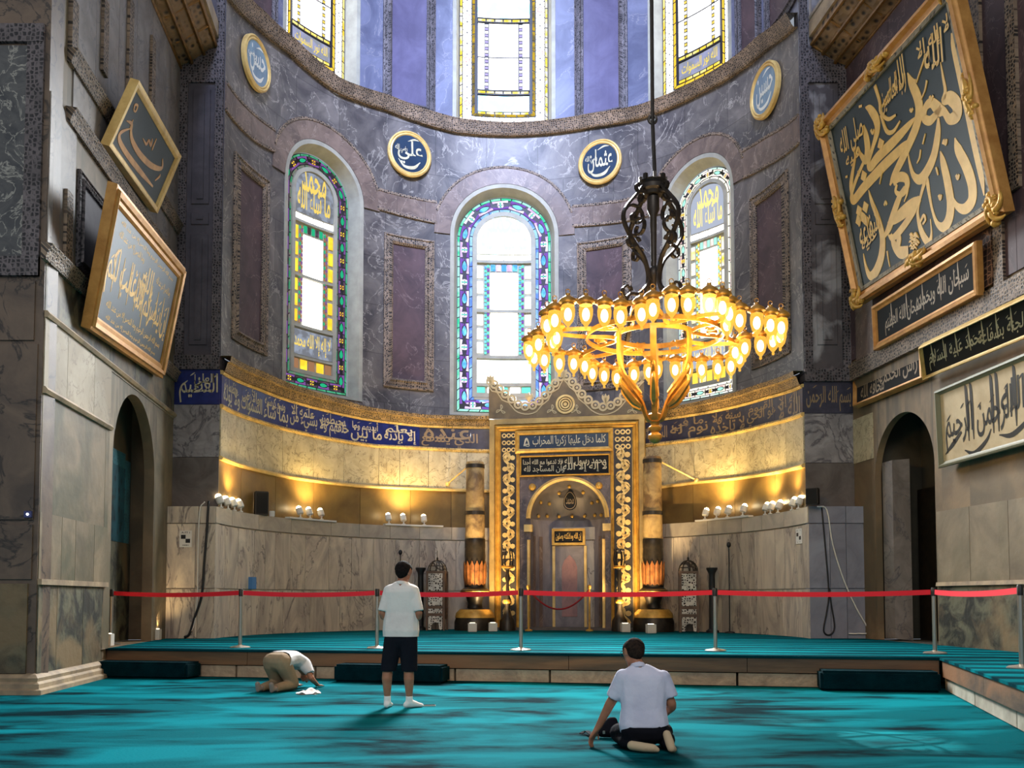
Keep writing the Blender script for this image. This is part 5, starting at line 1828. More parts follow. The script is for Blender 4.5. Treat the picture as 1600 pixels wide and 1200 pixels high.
dr = [(cu + math.sin(t) * (1 - .35 * max(0, -math.cos(t))) * .19 if False else cu + math.sin(t) * .18 * (1 + .25 * math.cos(t)), Y(779) - math.cos(t) * .27) for t in np.linspace(0, 2 * PI, 21)[:-1]]
mb.poly(MP, dr, dc - .05, dc)
t_ = mb.build('drop_medallion', M['board_black'], mih)
mb = MB(); write(mb, MP, 'محمد', cu - .11, cu + .11, Y(785), Y(774), dc + .008); mb.stroke(MP, [(a, b, .018) for a, b in [(cu + (x - cu) * .85, Y(779) + (y - Y(779)) * .85) for x, y in dr]], dc, dc + .006, 0, 2, True); mb.build('script', M['letter_dull'], t_)
for t in (-1.25, -.95, .95, 1.25):
    mb = MB()
    a = nich(t - .07, 0); b = nich(t + .07, 0)
    mb.add([MP.P(a[0], PLAT, a[2] + .03), MP.P(b[0], PLAT, b[2] + .03), MP.P(b[0], Y(836), b[2] + .03), MP.P(a[0], Y(836), a[2] + .03)], [(0, 1, 2, 3)])
    mb.build('brown_pilaster', M['brown_marble'], mih)
mb = MB(); mb.sweep(MP, [(cu + rO * math.sin(t), NIC['vs'] - .05) for t in ts], [(0, -.02)], 0) if False else None
# small framed back panel
DBK = -.80
xx = lambda px, py=900: MP.uv(px, py, DBK)[0]
yy = lambda py, px=890: MP.uv(px, py, DBK)[1]
mb = MB(); mb.rect(MP, xx(867), xx(914), PLAT, yy(853), DBK - .3, DBK); bk_ = mb.build('back_slab', M['niche_grey'], mih)
mb = MB()
for a, b in ((863.5, 867.5), (913, 917)):
    mb.rect(MP, xx(a), xx(b), PLAT, yy(853), DBK - .2, DBK + .04)
mb.build('gilt_edge', M['gold_pale'], bk_)
mb = MB()
c = (xx(890))
hw = xx(902) - c
mb.poly(MP, [(c - hw, PLAT + .35), (c + hw, PLAT + .35), (c + hw, yy(886)), (c + hw * .7, yy(876)), (c, yy(867)), (c - hw * .7, yy(876)), (c - hw, yy(886))], DBK, DBK + .02)
mb.build('pink_inlay', M['pink_marble'], bk_)
mb = MB(); mb.rect(MP, xx(867), xx(911), yy(848), yy(830), DBK - .1, DBK + .05); sg = mb.build('sign', M['board_black'], mih)
mb = MB(); h = .035
mb.sweep(MP, [(xx(865), yy(850)), (xx(865), yy(828)), (xx(913), yy(828)), (xx(913), yy(850))], [(-h, 0 + DBK), (-h, DBK + .08), (h, DBK + .08), (h, DBK)], 0, True); mb.build('gilt_frame', M['gold'], sg)
mb = MB(); write(mb, MP, 'إن الله وملائكته يصلون', xx(869), xx(909), yy(846), yy(832), DBK + .056); mb.build('script', M['letter_gold'], sg)
# crest
mb = MB()
cx_ = X(886, 620)
edge = [(763, 590), (768, 598), (776, 600), (784, 612), (794, 616), (804, 628), (814, 633), (826, 634), (838, 630), (846, 620), (856, 612), (862, 600), (872, 594), (880, 580), (890, 592), (898, 598), (904, 610), (914, 618), (924, 628), (936, 634), (948, 634), (960, 630), (970, 622), (978, 612), (986, 606), (994, 596), (1000, 588), (1006, 582)]
E2 = [MP.uv(*p) for p in edge]
base = [MP.uv(p[0], 654) for p in edge]
mb.band(MP, base, E2, -.22, -.06); mb.build('crest', M['crest'], mih)
mb = MB()
for k in range(len(edge) - 1):                 # scalloped outline of little volutes
    a, b = E2[k], E2[k + 1]
    m_ = ((a[0] + b[0]) / 2, (a[1] + b[1]) / 2 - .02)
    disc(mb, MP, m_, .07, .125, -.075, -.035, 12)
    disc(mb, MP, m_, .0, .035, -.07, -.045, 8)
mb.stroke(MP, [(a, b - .22, .03) for a, b in E2], -.06, -.045, 0, 2)
for px, py in ((880, 586), (826, 624), (946, 626), (1003, 590), (766, 596)):
    c = MP.uv(px, py)
    for an in (-.6, 0, .6):
        mb.stroke(MP, [(c[0], c[1] - .08, .03), (c[0] + .10 * math.sin(an), c[1] + .08, .09), (c[0] + .16 * math.sin(an), c[1] + .20 * math.cos(an), .01)], -.075, -.03)
for px in (782, 862, 900, 988):
    c = MP.uv(px, 640)
    for an in (0, 2.09, 4.19):
        mb.stroke(MP, [(c[0], c[1], .02), (c[0] + .10 * math.sin(an + .5), c[1] + .10 * math.cos(an + .5), .02), (c[0] + .14 * math.sin(an), c[1] + .14 * math.cos(an), .02), (c[0], c[1], .02)], -.06, -.045)
mb.build('crest_tracery', M['crest_line'], mih)
mb = MB(); c = MP.uv(883, 631)
for r0, r1 in ((0, .05), (.08, .12), (.15, .18), (.21, .265)):
    disc(mb, MP, c, r0, r1, -.06, -.03, 28)
mb.build('medallion', M['gold_pale'], mih)
mb = MB(); mb.rect(MP, xl - .1, xr + .1, PLAT, PLAT + .07, -.6, .25); mb.build('step', M['jamb_dark'], mih)

# ------------------------------------------------------------------ great candles beside the niche
M['wax'] = mat('yellowed_candle_wax', srgb(206, 172, 110), .6, col2=srgb(166, 132, 82), scale=3.0, dist=.8, col3=srgb(120, 92, 58), scale3=2.4, bump=.2)
M['copper'] = mat('warm_copper_leaf', srgb(164, 104, 58), .4, .4, col2=srgb(110, 70, 40), scale=6)
def candle(px, Yc, top, label, bow):
    b = at_y(px, 960, Yc)
    c = (b.x, b.y, PLAT)
    zz = lambda py: at_y(px, py, Yc).z
    k = Yc / 1500
    root = thing('giant_candle', label, 'candle', c, 'giant wax candles in bronze holders flanking the prayer niche')
    def lz(mb, pr, **kw): return mb.lathe((c[0], c[1], 0), [(r * k, z if z < 2e3 else z) for r, z in pr], 28, **kw)
    mb = MB(); lz(mb, [(.1, zz(top)), (13, zz(top)), (14, zz(top) - .04), (14.5, zz(780)), (15.5, zz(845)), (.1, zz(845))]); mb.build('wax_shaft', M['wax'], root, 'auto')
    mb = MB()
    for py, r in ((top + 7, 14.6), (802, 15.8)):
        mb = MB(); lz(mb, [(r - .6, zz(py) - .05), (r + .4, zz(py) - .05), (r + .4, zz(py) + .05), (r - .6, zz(py) + .05)])
        mb.build('iron_band', M['iron'], root)
    mb = MB(); lz(mb, [(15.6, zz(842)), (16.2, zz(843)), (16.2, zz(856)), (15.8, zz(857)), (16.4, zz(868)), (15.8, zz(878)), (16.4, zz(900)), (16.8, zz(918)), (23, zz(923)), (22, zz(930)), (14, zz(933)), (11, zz(942)), (12, zz(950)), (22, zz(953)), (27, zz(957)), (30, zz(966)), (32, zz(972)), (32, PLAT), (.1, PLAT)]); mb.build('bronze_holder', M['bronze'], root, 'auto')
    mb = MB()
    for i in range(14):                        # standing leaves round the socket
        a = 2 * PI * i / 14
        ca, sa = math.cos(a), math.sin(a)
        P3 = lambda r, t, z: (c[0] + r * k * math.cos(a + t), c[1] + r * k * math.sin(a + t), z)
        mb.add([P3(16.6, -.2, zz(916)), P3(16.6, .2, zz(916)), P3(17.6, .2, zz(884)), P3(18.4, 0, zz(876)), P3(17.6, -.2, zz(884)), P3(18.2, 0, zz(900))], [(0, 1, 5), (1, 2, 5), (2, 3, 5), (3, 4, 5), (4, 0, 5)])
    mb.build('copper_leaves', M['copper'], root)
    mb = MB(); lz(mb, [(21, zz(929)), (23, zz(924)), (21, zz(921))]); lz(mb, [(24, zz(952)), (29.5, zz(958)), (31, zz(965)), (28, zz(962))]); mb.build('gilt_bands', M['gold'], root, 'auto')
    # tie rod to the wall
    mb = MB()
    p0 = at_y(px + bow[0], top + 8, Yc)
    u, v = AP.uv(*bow[1])
    mb.tube([p0, AP.P(u, v, .02)], .022, 6); mb.ball(AP.P(u, v, .05), .07, 6)
    tag(mb.build('tie_rod', M['gold_pale']), 'thin gold tie rod from the wall to ' + label.split(', ')[0].replace('giant yellowed wax candle in bronze holder', 'the giant candle') + (' at the cobalt band end' if bow[0] < 0 else ' under the chandelier'), 'tie rod', 'tie rods of the giant candles')
candle(742, 25.9, 722, 'giant yellowed wax candle in bronze holder, at the cobalt inscription end of the prayer niche', (-12, (699, 756)))
candle(1021, 24.9, 714, 'giant yellowed wax candle in bronze holder, under the chandelier', (12, (1090, 751)))

def stand_candle(px, Yc, label):
    b = at_y(px, 960, Yc)
    c = (b.x, b.y, PLAT)
    k = Yc / 1500
    root = thing('candelabrum', label, 'candlestick', c, 'dark candelabra before the prayer niche')
    zz = lambda py: at_y(px, py, Yc).z
    mb = MB(); mb.lathe((c[0], c[1], 0), [(.01, PLAT), (13 * k, PLAT), (12 * k, zz(970)), (7 * k, zz(962)), (3 * k, zz(950)), (6 * k, zz(940)), (3 * k, zz(928)), (2.4 * k, zz(910)), (4 * k, zz(903)), (2.4 * k, zz(896)), (3 * k, zz(890)), (9 * k, zz(886)), (9 * k, zz(884)), (.01, zz(884))], 18); mb.build('stem', M['bronze'], root, 'auto')
    mb = MB(); mb.lathe((c[0], c[1], 0), [(8 * k, zz(888)), (9.6 * k, zz(887)), (9.6 * k, zz(884)), (8 * k, zz(884))], 18); mb.build('brass_ring', M['brass'], root); mb = MB(); mb.lathe((c[0], c[1], 0), [(5.6 * k, zz(943)), (6.4 * k, zz(940)), (5.6 * k, zz(937))], 16); mb.build('brass_ring', M['brass'], root)
    mb = MB()
    for i in range(6):
        a = 2 * PI * i / 6
        x, y = c[0] + 7 * k * math.cos(a), c[1] + 7 * k * math.sin(a)
        mb.tube([(x, y, zz(884)), (x + .03 * math.cos(a), y + .03 * math.sin(a), zz(874)), (x, y, zz(862))], .018, 5)
        mb.lathe((x, y, zz(862)), [(.012, 0), (.03, .02), (.03, .07), (.01, .08)], 6)
    mb.tube([(c[0] + 7 * k * math.cos(2 * PI * i / 18), c[1] + 7 * k * math.sin(2 * PI * i / 18), zz(874)) for i in range(18)], .014, 4, 0, True)
    mb.build('candle_cage', M['iron'], root)
stand_candle(793, 25.55, 'dark candelabrum beside the inner brass post, toward the standing man')
stand_candle(968, 25.0, 'dark candelabrum on the chandelier side of the prayer niche')

# inner brass posts with a slack red rope
rp_ = thing('rope_barrier', 'pair of slim brass posts with a slack red rope before the niche recess', 'barrier', tuple(at_y(874, 975, 25.0)))
ends = []
for px in (826, 921):
    b = at_y(px, 960, 25.2)
    z1 = at_y(px, 915, 25.2).z
    mb = MB(); mb.lathe((b.x, b.y, PLAT), [(.01, 0), (.10, 0), (.10, .03), (.028, .06), (.024, z1 - PLAT - .1), (.05, z1 - PLAT - .07), (.05, z1 - PLAT), (.01, z1 - PLAT + .03)], 12); mb.build('post', M['gold'], rp_, 'auto')
    ends.append(Vector((b.x, b.y, z1 - .10)))
mb = MB(); mb.tube([ends[0].lerp(ends[1], t) - Vector((0, 0, .52 * 4 * t * (1 - t))) for t in np.linspace(0, 1, 16)], .022, 8); mb.build('rope', M['red_rope'], rp_, True)

# wooden lattice lanterns
M['walnut'] = mat('brown_walnut', srgb(112, 86, 66), .5, col2=srgb(86, 64, 50), scale=6)
def lat(name, s):
    return carved(name, srgb(214, 208, 196), srgb(58, 44, 36), s, kind='EDGE', lo=.16, hi=.22)
M['lattice'] = lat('pearl_inlay_lattice', 17)
M['lattice_dome'] = carved('dark_dome_lattice', srgb(50, 40, 34), srgb(150, 140, 124), 9, kind='EDGE', lo=.10, hi=.16)
def lantern(px, Yc, label):
    b = at_y(px, 960, Yc)
    c = Vector((b.x, b.y, PLAT))
    k = Yc / 1500
    root = thing('lattice_lantern', label, 'lantern', tuple(c), 'domed lattice lanterns on the platform')
    w = 29 * k
    zt = at_y(px, 893, Yc).z
    zd = at_y(px, 876, Yc).z
    rot = -.12
    mb = MB(); mb.box((c.x, c.y, (zt + PLAT + .10) / 2 + .1), (w * .92, w * .92, zt - PLAT - .3), rot); mb.build('core', M['walnut'], root)
    mb = MB()
    for sx in (-1, 1):
        for sy in (-1, 1):
            x, y = sx * w * .46, sy * w * .46
            mb.box((c.x + x * math.cos(rot) - y * math.sin(rot), c.y + x * math.sin(rot) + y * math.cos(rot), (zt + PLAT) / 2), (w * .10, w * .10, zt - PLAT), rot)
    for z in (PLAT + .42, PLAT + .62, PLAT + 1.02, zt - .02):
        mb.box((c.x, c.y, z), (w, w, .05), rot)
    mb.build('frame', M['walnut'], root)
    Sf = Plane(c + Vector((math.sin(rot), -math.cos(rot), 0)) * (w * .47), (math.cos(rot), math.sin(rot), 0))
    for v0, v1 in ((.08, .38), (.46, .58), (.66, .98), (1.06, zt - PLAT - .06)):
        mb = MB()
        z0 = 0
        if v0 < .1:                            # lower panel is cut into an arch
            pts = [(-w * .38, v0 - .06), (-w * .22, v0 - .06)] + [(-w * .22 * math.cos(PI * t / 8), v0 + .14 * math.sin(PI * t / 8)) for t in range(1, 8)] + [(w * .22, v0 - .06), (w * .38, v0 - .06), (w * .38, v1), (-w * .38, v1)]
            mb.poly(Sf, [(a, b_) for a, b_ in pts], .0, .022)
        else:
            mb.rect(Sf, -w * .38, w * .38, v0, v1, 0, .022)
        o = mb.build('inlay_panel', M['lattice'], root)
    mb = MB(); mb.lathe((c.x, c.y, zt), [(w * .5 * math.cos(t), (zd - zt) * 1.0 * math.sin(t)) for t in np.linspace(0, PI / 2 - .05, 8)], 16); mb.build('lattice_dome', M['lattice_dome'], root, True)
    mb = MB()
    for i in range(8):
        a = 2 * PI * i / 8
        mb.tube([(c.x + w * .51 * math.cos(t) * math.cos(a), c.y + w * .51 * math.cos(t) * math.sin(a), zt + (zd - zt) * 1.02 * math.sin(t)) for t in np.linspace(0, PI / 2, 7)], .014, 5)
    mb.lathe((c.x, c.y, zd), [(.04, 0), (.02, .03), (.03, .06), (.008, .10), (.006, .26), (.001, .28)], 8)
    mb.build('ribs_and_finial', M['bronze'], root)
lantern(683, 25.9, 'domed lattice lantern on the platform near the standing man')
lantern(1076, 24.5, 'domed lattice lantern on the platform by the fourth barrier post')

def torch(px, Yc, label):
    b = at_y(px, 960, Yc)
    k = Yc / 1500
    zz = at_y(px, 887, Yc).z - PLAT
    mb = MB(); mb.lathe((b.x, b.y, PLAT), [(.01, 0), (.16, 0), (.16, .05), (.085, .10), (.075, zz - .22), (.085, zz - .14), (.14, zz - .04), (.14, zz), (.01, zz)], 16)
    tag(mb.build('floor_uplighter', M['black'], None, 'auto'), label, 'lamp', 'black floor uplighters')
torch(657, 26.0, 'black flared floor uplighter beside the lantern behind the standing man')
torch(1113, 23.95, 'black flared floor uplighter behind the red belt on the chandelier side')

def mic(px, py, Yc, label):
    b = at_y(px, 960, Yc)
    z = at_y(px, py, Yc).z - PLAT
    root = thing('microphone_stand', label, 'microphone stand', (b.x, b.y, PLAT), 'thin black microphone stands by the apse wall')
    mb = MB(); mb.lathe((b.x, b.y, PLAT), [(.01, 0), (.13, 0), (.12, .03), (.015, .05), (.013, z - .1), (.01, z - .09)], 10); mb.build('pole', M['black'], root)
    mb = MB(); mb.ball((b.x, b.y, PLAT + z - .02), .055, 8, 0, (1, 1, 1.3)); mb.build('microphone', M['black'], root, True)
mic(625, 862, 26.0, 'thin black microphone stand above the head of the standing man')
mic(1140, 850, 23.7, 'thin black microphone stand by the streaked marble under the lamp rail')

# ------------------------------------------------------------------ lamps: white floor boxes, ledge spotlights
M['lamp_glow'] = glow('lamp_glow', (1.0, .80, .46), 16)
M['slot_glow'] = glow('slot_glow', (1.0, .86, .60), 5)
def white_box(px, py, Yc, label, tgt, pw):
    b = at_y(px, py, Yc)
    c = Vector((b.x, b.y, PLAT))
    root = thing('box_uplight', label, 'lamp', tuple(c), 'white box uplights on the platform')
    s = .22
    mb = MB(); mb.box((c.x, c.y, c.z + s / 2), (s, s, s), .1, 0, .008); mb.build('housing', M['white_box'], root)
    mb = MB(); mb.box((c.x, c.y + .03, c.z + s + .004), (s * .6, s * .4, .008), .1); mb.build('light_slot', M['slot_glow'], root)
    spot_light('box_uplight_beam', (c.x, c.y + .03, c.z + s + .06), tgt, pw, WARM, 62 if pw > 400 else 120, .9, .06)
zc_ = lambda px, py, Yc: tuple(at_y(px, py, Yc))
white_box(738, 972, 24.7, 'white box uplight before the candle at the cobalt inscription end', zc_(742, 800, 25.6), 520)
white_box(770, 972, 25.1, 'white box uplight at the niche frame, near the candelabrum by the standing man', zc_(790, 760, 26.0), 320)
white_box(977, 972, 24.5, 'white box uplight at the foot of the scroll border under the chandelier', zc_(970, 760, 25.6), 320)
white_box(1017, 972, 23.7, 'white box uplight before the candle under the chandelier', zc_(1020, 800, 24.8), 520)
white_box(166, 1003, 17.3, 'white box uplight at the leaning first barrier post', zc_(150, 930, 16.9), 110)
white_box(242, 991, 19.9, 'white box uplight at the foot of the arched doorway', zc_(236, 880, 20.6), 130)

def lamp_group(pxs, rail, label_rail, where, pw):
    us_ = [LO.uv(px, 805)[0] for px in pxs]
    if rail:
        a, b = LO.uv(rail[0], 805)[0], LO.uv(rail[1], 805)[0]
        mb = MB(); mb.rect(LO, a, b, 3.302, 3.345, -.10, .06)
        tag(mb.build('lamp_rail', M['white_box']), label_rail, 'lamp rail', 'white lamp rails on the marble ledge')
    for i, u in enumerate(us_):
        c = LO.P(u, 3.345 if rail else 3.302, -.01)
        nn = LO.nrm(u)
        root = thing('ledge_spotlight', where % ('first from left', 'second from left', 'third from left', 'fourth from left')[i], 'lamp', tuple(c), 'white spotlights on the marble ledge')
        mb = MB(); mb.lathe(c, [(.01, 0), (.05, 0), (.05, .02), (.018, .03), (.018, .12), (.01, .12)], 8); mb.build('stem', M['white_box'], root)
        ax = (Vector((0, 0, 1)) - nn * .45).normalized()
        mb = MB(); mb.lathe(c + Vector((0, 0, .10)), [(.01, 0), (.075, .0), (.085, .03), (.085, .15), (.07, .15)], 12, 0, ax); mb.build('lamp_head', M['white_box'], root, 'auto')
        mb = MB(); mb.ball(c + Vector((0, 0, .10)) + ax * .16, .068, 8); mb.build('lit_bulb', M['lamp_glow'], root, True)
    u = sum(us_) / len(us_)
    p = LO.P(u, 3.75, .10)
    spot_light('ledge_beam', p, AP.P(u, 5.4, 0), pw, (1.0, .70, .26), 150, 1.0, .15)
lamp_group((346, 357, 367, 377), None, '', '%s white spotlight of the cluster on the corner ledge by the black cable', 102)
lamp_group((470, 485, 503), (450, 524), 'white lamp rail nearest the loudspeaker by the thick black cable', '%s white spotlight on the rail between loudspeaker and standing man', 127)
lamp_group((608, 631, 663), (601, 692), 'white lamp rail above the head of the standing man', '%s white spotlight on the rail above the standing man', 187)
lamp_group((1101, 1119, 1136, 1160), (1088, 1172), 'white lamp rail above the thin microphone stand on the chandelier side', '%s white spotlight on the rail above the black floor uplighter', 187)
lamp_group((1195, 1203, 1215), None, '', '%s white spotlight on the bare ledge below the violet outer panel', 127)
lamp_group((1237, 1247), None, '', '%s white spotlight next to the loudspeaker at the blue-grey corner', 76)

def speaker(px0, px1, py0, py1, label):
    u0, u1 = LO.uv(px0, 790)[0], LO.uv(px1, 790)[0]
    zt = LO.uv((px0 + px1) / 2, py0)[1]
    u = (u0 + u1) / 2
    c = LO.P(u, 3.302, -.02)
    t = u / LO.R
    root = thing('loudspeaker', label, 'loudspeaker', tuple(c), 'black loudspeakers on the marble ledge')
    h = zt - 3.302
    w = abs(px1 - px0) * c.y / 1500
    mb = MB(); mb.box((c.x, c.y, c.z + h / 2), (w, .16, h), -t * .4, 0, .015); mb.build('cabinet', M['black'], root)
    S = Plane(c + Vector((math.sin(-t * .4), -math.cos(-t * .4), 0)) * .083, (math.cos(-t * .4), math.sin(-t * .4), 0))
    mb = MB(); mb.rect(S, -w * .42, w * .42, h * .06, h * .94, -.005, .004); mb.build('grille', M['board_black'], root)
speaker(399, 420, 768, 797, 'black loudspeaker on the ledge beside the corner lamp cluster')
speaker(1258, 1277, 763, 793, 'black loudspeaker on the corner ledge above the black and white cables')
u = LO.uv(426, 797)[0]
mb = MB(); c = LO.P(u, 3.302, -.02); mb.box((c.x, c.y, c.z + .07), (.13, .08, .14), .3, 0, .01); tag(mb.build('junction_box', M['white_box']), 'small white junction box beside the black loudspeaker', 'junction box')

# checkered survey targets with their numbers
def target(S, a, b, label, txt):
    (u0, v1), (u1, v0) = S.uv(*a), S.uv(*b)
    root = thing('survey_target', label, 'sign', tuple(S.P((u0 + u1) / 2, v0, .01)), 'checkered survey targets')
    mb = MB(); mb.rect(S, u0, u1, v0, v1, -.005, .012); mb.build('card', M['white_box'], root)
    mb = MB()
    w, h = u1 - u0, v1 - v0
    mb.rect(S, u0 + w * .12, u0 + w * .5, v0 + h * .50, v0 + h * .74, .012, .014); mb.rect(S, u0 + w * .5, u0 + w * .88, v0 + h * .26, v0 + h * .50, .012, .014)
    write(mb, S, txt, u0 + w * .15, u1 - w * .15, v0 + h * .82, v0 + h * .93, .014, arabic=False); write(mb, S, '10001', u0 + w * .25, u1 - w * .25, v0 + h * .08, v0 + h * .16, .014, arabic=False)
    mb.build('checks', M['black'], root)
target(JL, (281, 829), (299.5, 855), 'white checkered target on the marble foot by the arched doorway', 'A-77 1')
target(LO, (1244, 827), (1253.5, 849), 'white checkered target on the streaked marble below the loudspeaker', 'A-77 1')

# cables
def cable(pts, r, mname, label, S=JL, d=.03):
    q = smooth_path([tuple(S.P(*S.uv(x, y, d), d)) for x, y in pts], 5)
    q = [(p[0], p[1], max(p[2], PLAT + r + .004)) for p in q]
    mb = MB(); mb.tube(q, r, 6)
    tag(mb.build('cable', M[mname], None, True), label, 'cable')
cable([(326, 783), (323, 830), (319, 880), (315, 930), (304, 965), (296, 990), (288, 996)], .028, 'black', 'thick black cable hanging down the marble corner by the arched doorway')
cable([(320, 784), (312, 800), (309, 880), (308, 940), (302, 980), (290, 995)], .014, 'white_box', 'thin white cable beside the thick black cable')
cable([(1284, 793), (1290, 860), (1295, 925), (1292, 955), (1287, 985), (1296, 992), (1304, 980), (1299, 945), (1296, 920)], .016, 'black', 'black cable ending in a long loop on the blue-grey marble')
cable([(1277, 792), (1292, 797), (1301, 850), (1318, 905), (1338, 950), (1357, 986), (1340, 990), (1326, 990)], .016, 'white_box', 'white cable slanting down the blue-grey marble to the carpet')
mb = MB()
p = at_z(395, 917, 1.6)
u, v = LO.uv(395, 911, .06)
mb.rect(LO, u - .09, u + .09, v - .14, v + .14, .0, .10)
tag(mb.build('blue_box', mat('light_blue_card', srgb(70, 120, 170), .6)), 'small light blue box on the marble just above the second barrier post', 'box')
mb = MB(); rectpx(mb, PF, (40, 799), (52, 809), .02, .05)
root = thing('wall_sensor', 'tiny blue wall sensor with a bright light on the foreground pier', 'sensor', tuple(PF.P(*PF.uv(46, 809), .03)))
mb.build('casing', mat('navy_plastic', srgb(50, 56, 100), .5), root)
mb = MB(); c = PF.P(*PF.uv(46, 804), .055); mb.ball(c, .018, 6); mb.build('light', glow('white_led', (.85, .9, 1), 3), root)

# ------------------------------------------------------------------ barrier posts and belts
posts = []
for px, by, ty, lab in ((173, 1007, 921, 'steel barrier post at the left end of the row, beside the mossy pier'), (375, 1012, 920, 'steel barrier post behind the kneeling bowed man'), (589, 1013, 920, 'steel barrier post touching the standing man'),
                        (814, 1016, 919, 'steel barrier post before the prayer niche'), (1118, 1017, 918, 'steel barrier post to the right of the sitting man'), (1461, 1021, 917, 'steel barrier post at the inner corner of the platform'),
                        (1597, 1044, 913, 'steel barrier post on the platform flank at the picture edge')):
    g = at_z(px, by, PLAT)
    zt = min(at_y(px, ty, g.y).z - PLAT, 1.02)
    root = thing('barrier_post', lab, 'barrier post', tuple(g), 'steel belt barrier posts')
    mb = MB(); mb.lathe(g, [(.01, 0), (.175, 0), (.175, .012), (.15, .025), (.05, .04), (.03, .05), (.01, .05)], 24); mb.build('base', M['steel'], root, 'auto')
    mb = MB(); mb.lathe(g, [(.031, .04), (.031, zt - .13), (.01, zt - .13)], 16); mb.build('pole', M['steel'], root, 'auto')
    mb = MB(); mb.lathe(g, [(.01, zt - .13), (.036, zt - .13), (.036, zt - .01), (.03, zt), (.01, zt)], 16); mb.build('belt_head', M['black'], root, 'auto')
    posts.append(Vector((g.x, g.y, PLAT + zt - .07)))
for i, lab in enumerate(('red barrier belt in front of the arched doorway', 'red barrier belt behind the bowed man', 'red barrier belt crossing behind the standing man', 'long red barrier belt crossing before the prayer niche',
                         'long red barrier belt before the blue-grey marble corner', 'red barrier belt before the mossy slabs of the platform flank')):
    a, b = posts[i], posts[i + 1]
    dd = (b - a).normalized() * .045
    a, b = a + dd, b - dd
    q = [a.lerp(b, t) - Vector((0, 0, .035 * 4 * t * (1 - t))) for t in np.linspace(0, 1, 14)]
    mb = MB(); mb.bar(q, .004, .078)
    tag(mb.build('barrier_belt', M['red_belt']), lab, 'barrier belt', 'red barrier belts')
# ------------------------------------------------------------------ the great chandelier
CHY = 13.5
ctr = at_y(1014, 535, CHY)
ZB = ctr.z                                     # height of the lit globes
M['globe'] = bpy.data.materials.new('amber_globe')
M['globe'].use_nodes = True
nt = M['globe'].node_tree
bs = nt.nodes['Principled BSDF']
nt.nodes.remove(bs)
tr = nt.nodes.new('ShaderNodeBsdfTransparent'); tr.inputs[0].default_value = (1.0, .86, .55, 1)
em = nt.nodes.new('ShaderNodeEmission'); em.inputs[0].default_value = (1.0, .52, .08, 1); em.inputs[1].default_value = 1.0
mx = nt.nodes.new('ShaderNodeMixShader'); mx.inputs[0].default_value = .45
nt.links.new(tr.outputs[0], mx.inputs[1]); nt.links.new(em.outputs[0], mx.inputs[2])
nt.links.new(mx.outputs[0], nt.nodes['Material Output'].inputs[0])
M['filament'] = glow('warm_filament', (1.0, .86, .50), 9)

ch = thing('chandelier', 'great brass chandelier with a lobed ring of amber lamps hung from a black rod', 'chandelier', (ctr.x, CHY, ZB - 1.3))
lamp_grid = [(172, 765), (110, 775), (72, 800), (92, 830), (135, 840), (197, 855), (257, 855), (303, 865), (335, 895), (384, 905), (437, 915), (508, 900), (570, 890), (605, 880), (680, 880), (732, 880), (790, 880), (858, 875),
             (912, 865), (948, 832), (930, 808), (970, 790), (1035, 780), (1087, 760), (1117, 742), (1122, 705), (1077, 695), (1020, 685), (948, 675), (895, 692), (905, 648), (877, 622), (822, 610), (733, 610), (665, 610), (587, 630),
             (540, 650), (452, 660), (385, 655), (308, 650), (233, 650), (178, 675), (147, 697), (186, 748)]
lampP = [at_z(800 + x / 2.666, 250 + y / 2.666, ZB) for x, y in lamp_grid]
cen = sum(lampP, Vector()) / len(lampP)
HZ = ZB + .20
ringP = [cen + (p - cen) * .985 for p in lampP]
mb = MB()
pth = [(q[0], q[1], HZ) for q in smooth_path([(p.x, p.y) for p in ringP], 5, True)]
mb.bar(pth, .02, .06, closed=True)
mb.build('lobed_hoop', M['brass'], ch)
RI = .56
mb = MB()
for dz, r in ((0, RI), (.0, RI * 1.75)):
    mb.bar([(cen.x + r * math.cos(2 * PI * k / 48), cen.y + r * math.sin(2 * PI * k / 48), HZ - .06 + dz) for k in range(48)], .022, .07, closed=True)
mb.build('inner_hoop', M['brass'], ch)
lobes = [math.atan2(lampP[i].y - cen.y, lampP[i].x - cen.x) for i in (0, 7, 13, 20, 29, 36)]
mb = MB()
for k, a in enumerate(lobes):                  # curved ties between the hoops, ending in scrolls
    rn = (Vector((lampP[(0, 7, 13, 20, 29, 36)[k]].x, lampP[(0, 7, 13, 20, 29, 36)[k]].y, 0)) - Vector((cen.x, cen.y, 0))).length
    for s in (-1, 1):
        pts = [(cen.x + r * math.cos(a + s * t), cen.y + r * math.sin(a + s * t), HZ - .03) for r, t in ((RI, .50), (RI * 1.25, .30), (RI * 1.75, .22), (rn * .9, .10), (rn, 0))]
        mb.bar(smooth_path(pts, 5), .02, .055)
        cx, cy = cen.x + RI * 1.42 * math.cos(a + s * .46), cen.y + RI * 1.42 * math.sin(a + s * .46)
        mb.bar([(cx + .10 * (1 - t * .7) * math.cos(a + s * 5 * t), cy + .10 * (1 - t * .7) * math.sin(a + s * 5 * t), HZ - .03) for t in np.linspace(0, 1, 14)], .018, .05)
mb.build('scroll_ties', M['brass'], ch)
